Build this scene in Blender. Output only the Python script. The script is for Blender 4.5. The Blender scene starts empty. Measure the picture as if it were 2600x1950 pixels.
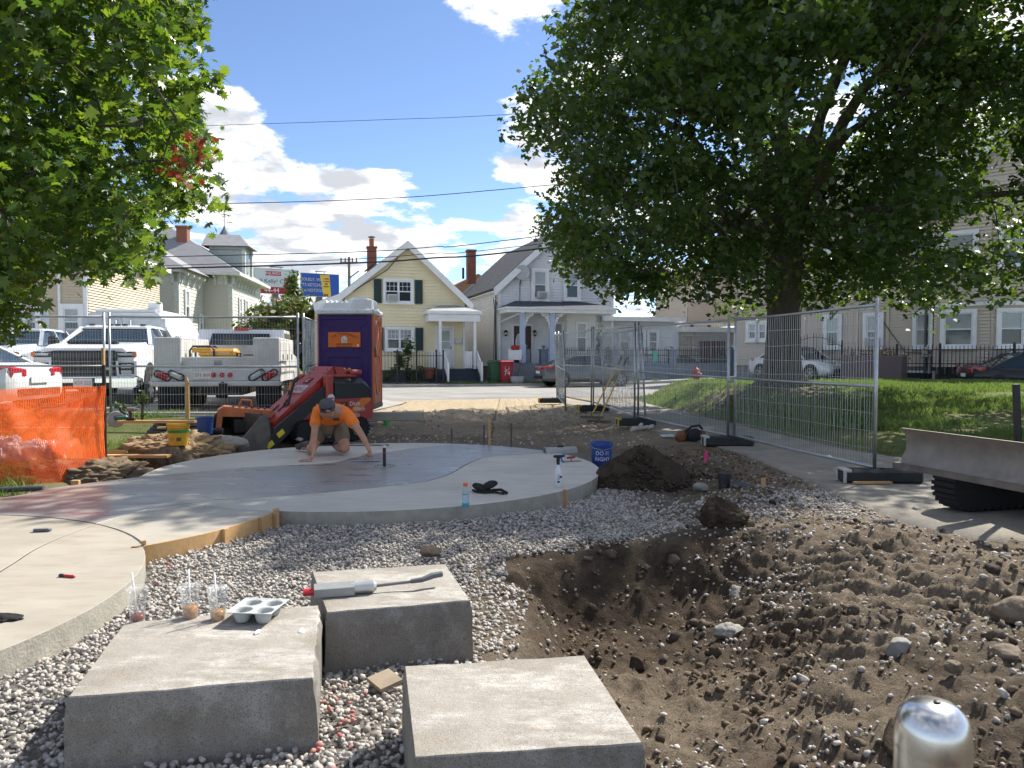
import bpy, math, random
import numpy as np
from mathutils import Matrix, Vector
R = math.radians
random.seed(7); RNG = np.random.default_rng(7)
scn = bpy.context.scene
COL = scn.collection
# ---------------------------------------------------------------- camera
CAMZ, FPX, PITCH = 1.42, 1953.0, R(2.02)
cam = bpy.data.cameras.new('camera'); camo = bpy.data.objects.new('camera', cam); COL.objects.link(camo)
cam.sensor_fit = 'HORIZONTAL'; cam.sensor_width = 36; cam.lens = 36 * FPX / 2600
cam.clip_start = .05; cam.clip_end = 3000
camo.location = (0, 0, CAMZ); camo.rotation_euler = (R(90) - PITCH, 0, 0)
cam.dof.use_dof = True; cam.dof.focus_distance = 9.0; cam.dof.aperture_fstop = 9.0
scn.camera = camo
# ---------------------------------------------------------------- light, sky, exposure
SUN_AZ, SUN_EL = R(46), R(46)          # azimuth from +Y towards +X
sd = Vector((math.sin(SUN_AZ) * math.cos(SUN_EL), math.cos(SUN_AZ) * math.cos(SUN_EL), math.sin(SUN_EL)))
sun = bpy.data.lights.new('sun', 'SUN'); suno = bpy.data.objects.new('sun', sun); COL.objects.link(suno)
sun.energy = 2.0; sun.angle = R(.55); sun.color = (1, .95, .86)
suno.rotation_euler = (-sd).to_track_quat('-Z', 'Y').to_euler()
scn.view_settings.view_transform = 'Standard'; scn.view_settings.look = 'None'
scn.view_settings.gamma = 1; scn.view_settings.use_curve_mapping = False
scn.view_settings.exposure = 2.22
cy = scn.cycles
cy.max_bounces = 8; cy.transparent_max_bounces = 16; cy.diffuse_bounces = 3; cy.glossy_bounces = 3; cy.transmission_bounces = 6
cy.use_adaptive_sampling = True; cy.adaptive_threshold = .02; cy.use_denoising = True; cy.sample_clamp_indirect = 6; cy.caustics_reflective = False; cy.caustics_refractive = False

def px_dir(px, py):
    u = -(py - 975) / FPX
    return Vector(((px - 1300) / FPX, math.cos(PITCH) + u * math.sin(PITCH), -math.sin(PITCH) + u * math.cos(PITCH)))
def U(px, py, d):                      # point seen at a pixel, at distance d in front
    v = px_dir(px, py); k = d / v.y
    return Vector((v.x * k, d, CAMZ + v.z * k))
def G(px, py, z=0.0):                  # point seen at a pixel, lying at height z
    v = px_dir(px, py); k = (z - CAMZ) / v.z
    return Vector((v.x * k, v.y * k, z))

world = bpy.data.worlds.new('World'); scn.world = world; world.use_nodes = True; world.cycles.sampling_method = 'MANUAL'; world.cycles.sample_map_resolution = 512
def sky():
    nt = world.node_tree; N = nt.nodes; L = nt.links; N.clear()
    def nd(t, **k):
        n = N.new(t)
        for a, b in k.items(): setattr(n, a, b)
        return n
    def math_(op, a, b=None, clamp=False):
        n = nd('ShaderNodeMath', operation=op, use_clamp=clamp)
        for i, v in enumerate((a, b)):
            if v is None: continue
            if isinstance(v, (int, float)): n.inputs[i].default_value = v
            else: L.new(v, n.inputs[i])
        return n.outputs[0]
    out = nd('ShaderNodeOutputWorld'); bg = nd('ShaderNodeBackground')
    st = nd('ShaderNodeTexSky', sky_type='NISHITA', sun_disc=False, sun_elevation=SUN_EL, sun_rotation=SUN_AZ)
    st.air_density = .62; st.dust_density = .15; st.ozone_density = 2.5; st.altitude = 300
    tc = nd('ShaderNodeTexCoord'); vn = nd('ShaderNodeVectorMath', operation='NORMALIZE')
    L.new(tc.outputs['Generated'], vn.inputs[0])
    sp = nd('ShaderNodeSeparateXYZ'); L.new(vn.outputs[0], sp.inputs[0])
    zz = math_('ADD', math_('MAXIMUM', sp.outputs[2], 0), .16)
    cb = nd('ShaderNodeCombineXYZ')
    L.new(math_('DIVIDE', sp.outputs[0], zz), cb.inputs[0]); L.new(math_('DIVIDE', sp.outputs[1], zz), cb.inputs[1])
    n1 = nd('ShaderNodeTexNoise'); n1.inputs['Scale'].default_value = 3.1; n1.inputs['Detail'].default_value = 12
    n1.inputs['Roughness'].default_value = .62; n1.inputs['Distortion'].default_value = .1
    L.new(cb.outputs[0], n1.inputs['Vector'])
    # the same noise a little towards the sun: thick cloud is darker on the far side
    of = nd('ShaderNodeVectorMath', operation='ADD'); of.inputs[1].default_value = (.07, .14, 0); L.new(cb.outputs[0], of.inputs[0])
    n2 = nd('ShaderNodeTexNoise'); n2.inputs['Scale'].default_value = 3.1; n2.inputs['Detail'].default_value = 7
    n2.inputs['Roughness'].default_value = .55; n2.inputs['Distortion'].default_value = .1
    L.new(of.outputs[0], n2.inputs['Vector'])
    # fair-weather cumulus banks: directions where clouds gather
    bank = None
    for (px, py, r, a) in CLOUDS:
        d = px_dir(px, py).normalized()
        dt = nd('ShaderNodeVectorMath', operation='DISTANCE'); L.new(vn.outputs[0], dt.inputs[0]); dt.inputs[1].default_value = d
        g = math_('MULTIPLY', math_('POWER', 2.718, math_('MULTIPLY', math_('POWER', math_('DIVIDE', dt.outputs[1], r), 2), -1)), a)
        bank = g if bank is None else math_('ADD', bank, g)
    bank = math_('MINIMUM', bank, .12)
    dens = math_('ADD', n1.outputs[0], bank); dens2 = math_('ADD', n2.outputs[0], bank)
    cov = nd('ShaderNodeMapRange', interpolation_type='SMOOTHSTEP'); cov.inputs[1].default_value = .485; cov.inputs[2].default_value = .585
    L.new(dens, cov.inputs[0])
    shd = nd('ShaderNodeMapRange', interpolation_type='SMOOTHSTEP'); shd.inputs[1].default_value = .535; shd.inputs[2].default_value = .70
    L.new(dens2, shd.inputs[0])
    cc = nd('ShaderNodeMix', data_type='RGBA'); L.new(shd.outputs[0], cc.inputs[0])
    cc.inputs[6].default_value = (6.3, 6.25, 6.15, 1); cc.inputs[7].default_value = (3.0, 3.15, 3.45, 1)
    mx = nd('ShaderNodeMix', data_type='RGBA'); L.new(cov.outputs[0], mx.inputs[0])
    L.new(st.outputs[0], mx.inputs[6]); L.new(cc.outputs[2], mx.inputs[7])
    L.new(mx.outputs[2], bg.inputs[0]); bg.inputs[1].default_value = SKY_STRENGTH
    L.new(bg.outputs[0], out.inputs[0])
SKY_STRENGTH = .05
CLOUDS = [(600, 290, .06, .15), (660, 380, .06, .15), (540, 470, .07, .10), (830, 465, .06, .15), (960, 445, .05, .14), (1040, 455, .04, .12), (640, 560, .07, .10), (820, 590, .09, .13), (1080, 610, .08, .13), (1150, 90, .06, .17), (1240, 10, .06, .15),
          (1320, 330, .045, .13), (1270, 420, .03, .1), (1300, 560, .04, .1), (590, 125, .04, .10), (2560, 280, .08, .13),
          (870, 60, .13, -.24), (930, 270, .14, -.24), (1130, 250, .07, -.2), (720, 120, .07, -.18), (1170, 470, .06, -.16), (770, 350, .05, -.12), (1000, 520, .03, -.08)]
sky()

# ---------------------------------------------------------------- materials
MATS = {}
def M(name, col=(.5, .5, .5), rough=.6, metal=0., var=.12, scale=6., bump=0., bscale=40., coat=0., trans=0., ior=1.45, emit=None, col2=None, stretch=None, alpha=1., spec=.5):
    if name in MATS: return MATS[name]
    m = bpy.data.materials.new(name); m.use_nodes = True; MATS[name] = m
    nt = m.node_tree; N = nt.nodes; L = nt.links; b = N['Principled BSDF']
    b.inputs['Roughness'].default_value = rough; b.inputs['Metallic'].default_value = metal
    b.inputs['Coat Weight'].default_value = coat; b.inputs['Coat Roughness'].default_value = .05
    b.inputs['Transmission Weight'].default_value = trans; b.inputs['IOR'].default_value = ior
    b.inputs['Alpha'].default_value = alpha; b.inputs['Specular IOR Level'].default_value = spec
    tc = N.new('ShaderNodeTexCoord'); src = tc.outputs['Object']
    if stretch:
        mp = N.new('ShaderNodeMapping'); mp.inputs['Scale'].default_value = stretch; L.new(src, mp.inputs[0]); src = mp.outputs[0]
    c2 = col2 or tuple(c * (1 - var * 2) for c in col)
    if var > 0 or col2:
        n = N.new('ShaderNodeTexNoise'); n.inputs['Scale'].default_value = scale; n.inputs['Detail'].default_value = 6; n.inputs['Roughness'].default_value = .65
        L.new(src, n.inputs['Vector'])
        r = N.new('ShaderNodeMapRange'); r.inputs[1].default_value = .35; r.inputs[2].default_value = .68; L.new(n.outputs[0], r.inputs[0])
        mx = N.new('ShaderNodeMix'); mx.data_type = 'RGBA'; L.new(r.outputs[0], mx.inputs[0])
        mx.inputs[6].default_value = (*col, 1); mx.inputs[7].default_value = (*c2, 1)
        L.new(mx.outputs[2], b.inputs['Base Color'])
    else:
        b.inputs['Base Color'].default_value = (*col, 1)
    if bump > 0:
        n = N.new('ShaderNodeTexNoise'); n.inputs['Scale'].default_value = bscale; n.inputs['Detail'].default_value = 5; L.new(src, n.inputs['Vector'])
        bp = N.new('ShaderNodeBump'); bp.inputs['Strength'].default_value = bump; bp.inputs['Distance'].default_value = .01
        L.new(n.outputs[0], bp.inputs['Height']); L.new(bp.outputs[0], b.inputs['Normal'])
    if emit:
        b.inputs['Emission Color'].default_value = (*emit, 1); b.inputs['Emission Strength'].default_value = 1
    return m
def leaf_mat(name, c1, c2, trn, rough=.45, tw=.45):
    m = bpy.data.materials.new(name); m.use_nodes = True; MATS[name] = m
    nt = m.node_tree; N = nt.nodes; L = nt.links; b = N['Principled BSDF']; out = N['Material Output']
    g = N.new('ShaderNodeNewGeometry'); mx = N.new('ShaderNodeMix'); mx.data_type = 'RGBA'
    L.new(g.outputs['Random Per Island'], mx.inputs[0]); mx.inputs[6].default_value = (*c1, 1); mx.inputs[7].default_value = (*c2, 1)
    L.new(mx.outputs[2], b.inputs['Base Color']); b.inputs['Roughness'].default_value = rough
    t = N.new('ShaderNodeBsdfTranslucent'); t.inputs[0].default_value = (*trn, 1)
    ms = N.new('ShaderNodeMixShader'); ms.inputs[0].default_value = tw
    L.new(b.outputs[0], ms.inputs[1]); L.new(t.outputs[0], ms.inputs[2]); L.new(ms.outputs[0], out.inputs[0])
    return m

# ---------------------------------------------------------------- mesh builder
class B:
    def __init__(s, xf=None): s.v = []; s.f = []; s.mi = []; s.m = 0; s.xf = xf
    def add(s, vs, fs):
        o = len(s.v)
        if s.xf is not None: vs = [s.xf @ Vector(p) for p in vs]
        s.v += [tuple(p) for p in vs]; s.f += [tuple(i + o for i in f) for f in fs]; s.mi += [s.m] * len(fs); return s
    def box(s, c, d, rot=None, ch=0.):
        x, y, z = d[0] / 2, d[1] / 2, d[2] / 2
        if ch <= 0:
            vs = [Vector((i * x, j * y, k * z)) for k in (-1, 1) for j in (-1, 1) for i in (-1, 1)]
            fs = [(0, 2, 3, 1), (4, 5, 7, 6), (0, 1, 5, 4), (2, 6, 7, 3), (0, 4, 6, 2), (1, 3, 7, 5)]
        else:
            ch = min(ch, x * .95, y * .95, z * .95); vs = []; idx = {}
            for k in (-1, 1):
                for j in (-1, 1):
                    for i in (-1, 1):
                        for ax in range(3):
                            p = [i * (x - ch), j * (y - ch), k * (z - ch)]; p[ax] += (i, j, k)[ax] * ch
                            idx[i, j, k, ax] = len(vs); vs.append(Vector(p))
            fs = []
            S = (-1, 1)
            for a in S:
                fs.append([idx[a, j, k, 0] for j, k in ((-1, -1), (1, -1), (1, 1), (-1, 1))][::a])
                fs.append([idx[i, a, k, 1] for i, k in ((-1, -1), (-1, 1), (1, 1), (1, -1))][::a])
                fs.append([idx[i, j, a, 2] for i, j in ((-1, -1), (1, -1), (1, 1), (-1, 1))][::a])
            for a in S:
                for b in S:
                    fs.append([idx[-1, a, b, 1], idx[1, a, b, 1], idx[1, a, b, 2], idx[-1, a, b, 2]][::-a * b])
                    fs.append([idx[a, -1, b, 0], idx[a, 1, b, 0], idx[a, 1, b, 2], idx[a, -1, b, 2]][::a * b])
                    fs.append([idx[a, b, -1, 0], idx[a, b, 1, 0], idx[a, b, 1, 1], idx[a, b, -1, 1]][::-a * b])
                    for e in S: fs.append([idx[a, b, e, 0], idx[a, b, e, 1], idx[a, b, e, 2]][::a * b * e])
        if rot is not None:
            if isinstance(rot, (tuple, list)):
                from mathutils import Euler
                rot = Euler(rot).to_matrix()
            vs = [rot @ p for p in vs]
        c = Vector(c); return s.add([p + c for p in vs], fs)
    def bar(s, a, b, w, h=None, up=(0, 0, 1), ch=0.):
        a = Vector(a); b = Vector(b); d = b - a; l = d.length; d.normalize(); upv = Vector(up)
        if abs(d.dot(upv)) > .98: upv = Vector((1, 0, 0))
        sd_ = d.cross(upv).normalized(); u2 = sd_.cross(d)
        return s.box((a + b) / 2, (l, w, h or w), Matrix((d, sd_, u2)).transposed(), ch)
    def tube(s, pts, r, n=8, cap=True, closed=False):
        pts = [Vector(p) for p in pts]; k = len(pts); rs = r if isinstance(r, (list, tuple)) else [r] * k
        vs = []; fs = []; prev = None
        for i, p in enumerate(pts):
            if closed: t = pts[(i + 1) % k] - pts[i - 1]
            else: t = pts[min(i + 1, k - 1)] - pts[max(i - 1, 0)]
            t = t.normalized() if t.length > 1e-9 else Vector((0, 0, 1))
            if prev is None:
                ref = Vector((0, 0, 1)) if abs(t.z) < .9 else Vector((1, 0, 0)); a = t.cross(ref).normalized()
            else:
                a = prev - t * prev.dot(t); a = a.normalized() if a.length > 1e-6 else t.orthogonal().normalized()
            prev = a; b = t.cross(a)
            for j in range(n):
                q = 2 * math.pi * j / n; vs.append(p + (a * math.cos(q) + b * math.sin(q)) * rs[i])
        for i in range(k if closed else k - 1):
            for j in range(n):
                i2 = (i + 1) % k; fs.append((i * n + j, i * n + (j + 1) % n, i2 * n + (j + 1) % n, i2 * n + j))
        if cap and not closed: fs.append(tuple(range(n))[::-1]); fs.append(tuple(range((k - 1) * n, k * n)))
        return s.add(vs, fs)
    def lathe(s, prof, n=24, c=(0, 0, 0), axis='Z', close=True):
        vs = []; fs = []; c = Vector(c)
        for (r, z) in prof:
            for j in range(n):
                q = 2 * math.pi * j / n; p = (r * math.cos(q), r * math.sin(q), z)
                if axis == 'Y': p = (p[0], p[2], p[1])
                elif axis == 'X': p = (p[2], p[0], p[1])
                vs.append(c + Vector(p))
        for i in range(len(prof) - 1):
            for j in range(n): fs.append((i * n + j, i * n + (j + 1) % n, (i + 1) * n + (j + 1) % n, (i + 1) * n + j))
        if close: fs.append(tuple(range(n))[::-1]); fs.append(tuple(range((len(prof) - 1) * n, len(prof) * n)))
        return s.add(vs, fs)
    def prism(s, poly, z0, z1, plane='XY'):
        n = len(poly); f = {'XY': lambda p, z: (p[0], p[1], z), 'XZ': lambda p, z: (p[0], z, p[1]), 'YZ': lambda p, z: (z, p[0], p[1])}[plane]
        vs = [f(p, z0) for p in poly] + [f(p, z1) for p in poly]
        return s.add(vs, [tuple(range(n))[::-1], tuple(range(n, 2 * n))] + [(i, (i + 1) % n, n + (i + 1) % n, n + i) for i in range(n)])
    def loft(s, rings, cap=True, closed=True):
        n = len(rings[0]); vs = [p for r in rings for p in r]; fs = []
        for i in range(len(rings) - 1):
            for j in range(n if closed else n - 1):
                fs.append((i * n + j, i * n + (j + 1) % n, (i + 1) * n + (j + 1) % n, (i + 1) * n + j))
        if cap: fs.append(tuple(range(n))[::-1]); fs.append(tuple(range((len(rings) - 1) * n, len(rings) * n)))
        return s.add(vs, fs)
    def quad(s, *p): return s.add(list(p), [tuple(range(len(p)))])
    def mesh(s, name, smooth=False):
        me = bpy.data.meshes.new(name); me.from_pydata(s.v, [], s.f); me.update()
        if any(s.mi): me.polygons.foreach_set('material_index', s.mi)
        if smooth: me.polygons.foreach_set('use_smooth', [True] * len(me.polygons))
        return me
def recalc(me):
    import bmesh
    bm = bmesh.new(); bm.from_mesh(me); bmesh.ops.recalc_face_normals(bm, faces=bm.faces); bm.to_mesh(me); bm.free()
def put(name, me, mat, parent=None, loc=None, rot=None):
    o = bpy.data.objects.new(name, me); COL.objects.link(o)
    for m in (mat if isinstance(mat, (list, tuple)) else [mat]):
        if len(me.materials) < (len(mat) if isinstance(mat, (list, tuple)) else 1): me.materials.append(m)
    if parent is not None: o.parent = parent
    if loc is not None: o.location = loc
    if rot is not None: o.rotation_euler = rot
    return o
def part(name, b, mat, parent=None, smooth=False, loc=None, rot=None, rc=True, sharp=None):
    me = b.mesh(name, smooth or sharp is not None)
    if rc: recalc(me)
    if sharp is not None:
        try: me.set_sharp_from_angle(angle=R(sharp))
        except Exception: pass
    return put(name, me, mat, parent, loc, rot)
def tag(o, label, cat, group=None, kind=None):
    if label: o['label'] = label
    if cat: o['category'] = cat
    if group: o['group'] = group
    if kind: o['kind'] = kind
    return o
def T(name, label, cat, loc=(0, 0, 0), rz=0., group=None, rot=None):
    o = bpy.data.objects.new(name, None); COL.objects.link(o); o.location = loc
    o.rotation_euler = rot if rot else (0, 0, rz); o.empty_display_size = .1
    return tag(o, label, cat, group)
def copy_tree(o, parent=None):
    c = o.copy(); COL.objects.link(c); c.parent = parent
    for ch in o.children: copy_tree(ch, c)
    return c
def np_mesh(name, V, F, mat, parent=None, smooth=False):
    """V (n,3) F (m,k) arrays, all faces with k corners"""
    me = bpy.data.meshes.new(name); V = np.asarray(V, dtype=np.float32); F = np.asarray(F, dtype=np.int32); k = F.shape[1]
    me.vertices.add(len(V)); me.vertices.foreach_set('co', V.ravel())
    me.loops.add(F.size); me.loops.foreach_set('vertex_index', F.ravel())
    me.polygons.add(len(F)); me.polygons.foreach_set('loop_start', np.arange(0, F.size, k, dtype=np.int32))
    if smooth: me.polygons.foreach_set('use_smooth', np.ones(len(F), dtype=bool))
    me.update(calc_edges=True); return put(name, me, mat, parent)
# lettering meshes are made first, while the scene is still small
WORDS = ['THE', 'THRONE', 'DEPOT', '(800) 404-4030', 'X59 225', 'S71 009', 'Ditch', 'Witch', 'SK800', 'RDG', 'INJURED?', '"Call Kelly! Call', '4', '44-44', 'SERIOUSLY, WHO', 'PUTS KETCHUP', 'ON A HOTDOG?', 'DO IT', 'RIGHT', '74', 'CAT', 'RP5500', 'RRE', 'Corp.', 'TOP COAT', '2500 HD']
TXT = {}
def make_words():
    obs = []
    for w in WORDS:
        c = bpy.data.curves.new('lettering', 'FONT'); c.body = w; c.size = 1; c.align_x = 'CENTER'; c.align_y = 'CENTER'; c.extrude = .01; c.resolution_u = 3
        o = bpy.data.objects.new('lettering', c); COL.objects.link(o); obs.append((w, o, c))
    dg = bpy.context.evaluated_depsgraph_get()
    for w, o, c in obs: TXT[w] = bpy.data.meshes.new_from_object(o.evaluated_get(dg))
    for w, o, c in obs: bpy.data.objects.remove(o); bpy.data.curves.remove(c)
make_words()
def text(w, size, mat, parent, loc, face='-Y', sx=1., bold=0., tilt=0., name='lettering', rot=None):
    me = TXT[w].copy(); 
    o = bpy.data.objects.new(name, me); COL.objects.link(o); me.materials.clear(); me.materials.append(mat)
    o.parent = parent; o.scale = (size * sx, size, size * .3); o.location = loc
    o.rotation_euler = rot if rot else {'-Y': (R(90), 0, tilt), '+X': (R(90), 0, R(90)), '-X': (R(90), 0, R(-90)), '+Z': (0, 0, tilt), '+Y': (R(90), 0, R(180))}[face]
    return o
def sst(a, b, x):
    t = np.clip((np.asarray(x, dtype=float) - a) / (b - a), 0, 1); return t * t * (3 - 2 * t)
_perm = np.random.default_rng(3).random((256, 256))
def vnoise(x, y):
    xi = np.floor(x).astype(int); yi = np.floor(y).astype(int); fx = x - xi; fy = y - yi
    fx = fx * fx * (3 - 2 * fx); fy = fy * fy * (3 - 2 * fy)
    g = lambda i, j: _perm[i & 255, j & 255]
    return (g(xi, yi) * (1 - fx) + g(xi + 1, yi) * fx) * (1 - fy) + (g(xi, yi + 1) * (1 - fx) + g(xi + 1, yi + 1) * fx) * fy
def fbm(x, y, f=1., oc=4, g=.5):
    s = 0; a = 1; t = 0
    for i in range(oc): s = s + a * (vnoise(x * f + 17.3 * i, y * f - 9.1 * i) - .5); t += a; a *= g; f *= 2.03
    return s / t * 2
def fbm3(p, f=1., oc=4, g=.5): return (fbm(p[:, 0], p[:, 1], f, oc, g) + fbm(p[:, 1] + 7.7, p[:, 2] - 3.1, f, oc, g) + fbm(p[:, 2] + 1.9, p[:, 0] + 5.3, f, oc, g)) * .62
def smooth_line(pts, k=6, closed=False):
    P = [np.array(p[:2], dtype=float) for p in pts]; n = len(P); out = []
    rng = range(n if closed else n - 1)
    for i in rng:
        p0 = P[i - 1] if (i > 0 or closed) else P[i]; p1 = P[i]; p2 = P[(i + 1) % n]; p3 = P[(i + 2) % n] if (i + 2 < n or closed) else p2
        for j in range(k):
            t = j / k; out.append(tuple(.5 * ((2 * p1) + (-p0 + p2) * t + (2 * p0 - 5 * p1 + 4 * p2 - p3) * t * t + (-p0 + 3 * p1 - 3 * p2 + p3) * t ** 3)))
    if not closed: out.append(tuple(P[-1]))
    return out
# ================================================================ terrain
EX, EY = .961, .276                       # direction of the street beyond; its normal is (-EY, EX)
def S_(x, y): return -EY * x + EX * y
S_NEAR, S_FAR, S_WALK, S_HOUSE = 24.1, 33.76, 35.9, 37.16
def SP(t, s): return (EX * t - EY * s, EY * t + EX * s)
MC, MR = (-1.7, 9.83), 2.82               # big round slab
LC, LR = (-4.87, 4.38), 2.5               # round slab at the left
def d_main(x, y): return np.hypot(x - MC[0], y - MC[1]) - MR
def d_left(x, y): return np.hypot(x - LC[0], y - LC[1]) - LR
PATH_L = [(5.2, 5.0), (3.9, 5.9), (3.35, 6.9), (3.35, 8.9), (3.3, 11.4), (2.85, 14), (2.4, 17), (2.0, 20), (1.3, 24.3)]
PATH_R = [(9.5, 6.0), (9.2, 7.6), (8.3, 8.9), (6.2, 9.9), (5.4, 10.6), (5.0, 12.2), (4.7, 16.2), (4.2, 20), (4.0, 25.4)]
def path_r(y): return np.interp(y, [p[1] for p in PATH_R], [p[0] for p in PATH_R])
def path_l(y): return np.interp(y, [p[1] for p in PATH_L], [p[0] for p in PATH_L])
def road_z(x): return .06 + .25 * sst(-9, -16, x) + .32 * sst(4, 16, x)
def terrain(x, y, fine=True):
    x = np.asarray(x, float); y = np.asarray(y, float); s = S_(x, y)
    z = -.13 + .13 * sst(12.6, 20, y) + 0 * x
    # right: path level, lawn rising to a low crest
    rgt = sst(1.7, 2.9, x) * sst(5.6, 7.2, y + .6 * np.clip(x - 3.4, 0, 2)); z = z * (1 - rgt) + 0.0 * rgt
    lw = sst(0, 9, (x - path_r(y)) * .6 + (y - 10) * .55) * sst(0, 1.6, x - path_r(y)) * .62
    z = z + lw * sst(8, 11, y)
    z = z + .16 * np.exp(-(((x - 7.05) / 1.6) ** 2 + ((y - 20) / 1.5) ** 2))     # root mound
    z = z + .10 * np.exp(-(((x - 4.9) / .8) ** 2 + ((y - 19.5) / 1.0) ** 2))
    # left: verge and parking lot lie higher
    lf = sst(-3.2, -4.8, x) * sst(11.6, 13.6, y); z = z * (1 - lf) + .30 * lf
    lv = sst(-4.6, -5.6, x) * sst(7.6, 10.5, y) * (1 - lf); z = z * (1 - lv) + .10 * lv
    # street and beyond
    rd = sst(S_NEAR - 1.6, S_NEAR + .4, s) * (1 - lf * sst(29, 24, s)); z = z * (1 - rd) + road_z(x) * rd
    far = sst(S_WALK + 2, S_WALK + 40, s); z = z + .25 * far
    # trench behind the slab at the left
    tr = np.exp(-(((x + 4.9) / .75) ** 2 + ((y - 10.7) / 1.3) ** 2)); z = z - .30 * tr
    z = z - .16 * np.exp(-(((x + 3.9) / .9) ** 2 + ((y - 12.5) / .5) ** 2))
    # dug pit in front at the right
    nx = fbm(x, y, .9, 3) * .24 + fbm(x + 9, y - 4, 2.6, 3) * .13
    w = sst(-.12, .32, x + nx) * sst(5.95, 5.25, y + nx * .8 - .12 * x) * (1 - sst(.95, 2.2, x + nx * .9 - .15 * (y - 4.5))) * sst(.6, 1.6, y)
    z = z - .38 * w
    w2 = sst(.2, 1.0, x) * sst(3.9, 2.6, y); z = z - .16 * w2 * (1 - w)
    z = z + .17 * np.exp(-(((x - 1.95) / .9) ** 2 + ((y - 6.15 - nx) / .45) ** 2)) + .16 * np.exp(-(((x - 2.9) / .6) ** 2 + ((y - 5.7) / .5) ** 2))
    grv = sst(1.2, 1.8, x) * sst(3.2, 2.6, x) * sst(3.6, 4.3, y) * sst(6.0, 5.4, y); z = z + grv * .022 * np.sin((x * .75 + y * .66) * 46 + nx * 12)
    z = z + .30 * np.exp(-(((x - 3.25) / .75) ** 2 + ((y - 4.5) / .9) ** 2)) + .22 * np.exp(-(((x - 2.6) / .5) ** 2 + ((y - 3.2) / .5) ** 2))
    if fine:
        dm = d_main(x, y); dl = d_left(x, y)
        soil = sst(-.25, .15, x + nx) * sst(6.6, 5.4, y) + sst(1.2, 1.6, x) * sst(12.5, 11.5, y) * sst(2.95, 2.6, x - (y - 9) * -.05) * sst(6, 6.6, y)
        soil = np.clip(soil + sst(12.4, 12.9, y) * sst(24.5, 22.5, s) * sst(-3.6, -2.8, x) * sst(2.3, 1.9, x) * .7 + 1.3 * np.clip(tr, 0, 1), 0, 1.3)
        z = z + soil * (fbm(x, y, 2.3, 5, .66) * .070 + np.abs(fbm(x + 5, y, 7., 3, .6)) * .045 + np.maximum(fbm(x - 3, y + 8, 4.5, 3), 0) ** 1.3 * .07 + (np.abs(fbm(x + 2, y + 3, 13., 3, .65)) - .25) * .045 + fbm(x - 7, y + 1, 26., 2) * .012)
        z = z + (1 - np.clip(soil, 0, 1)) * fbm(x, y, 1.1, 3) * .018 * (1 - rd)
    under = np.minimum(d_main(x, y), d_left(x, y)); uu = sst(.10, -.02, under); z = z * (1 - uu) + (-.15) * uu
    return z
def tz(x, y): return float(terrain(np.array([x]), np.array([y]))[0])
def axis_(a, b, step, lo, hi, grow=1.16):
    mid = list(np.arange(a, b, step)); s = step; v = a; left = []
    while v > lo: s = min(s * grow, 40); v -= s; left.append(v)
    s = step; v = mid[-1]; right = []
    while v < hi: s = min(s * grow, 40); v += s; right.append(v)
    return np.array(left[::-1] + mid + right)
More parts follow.
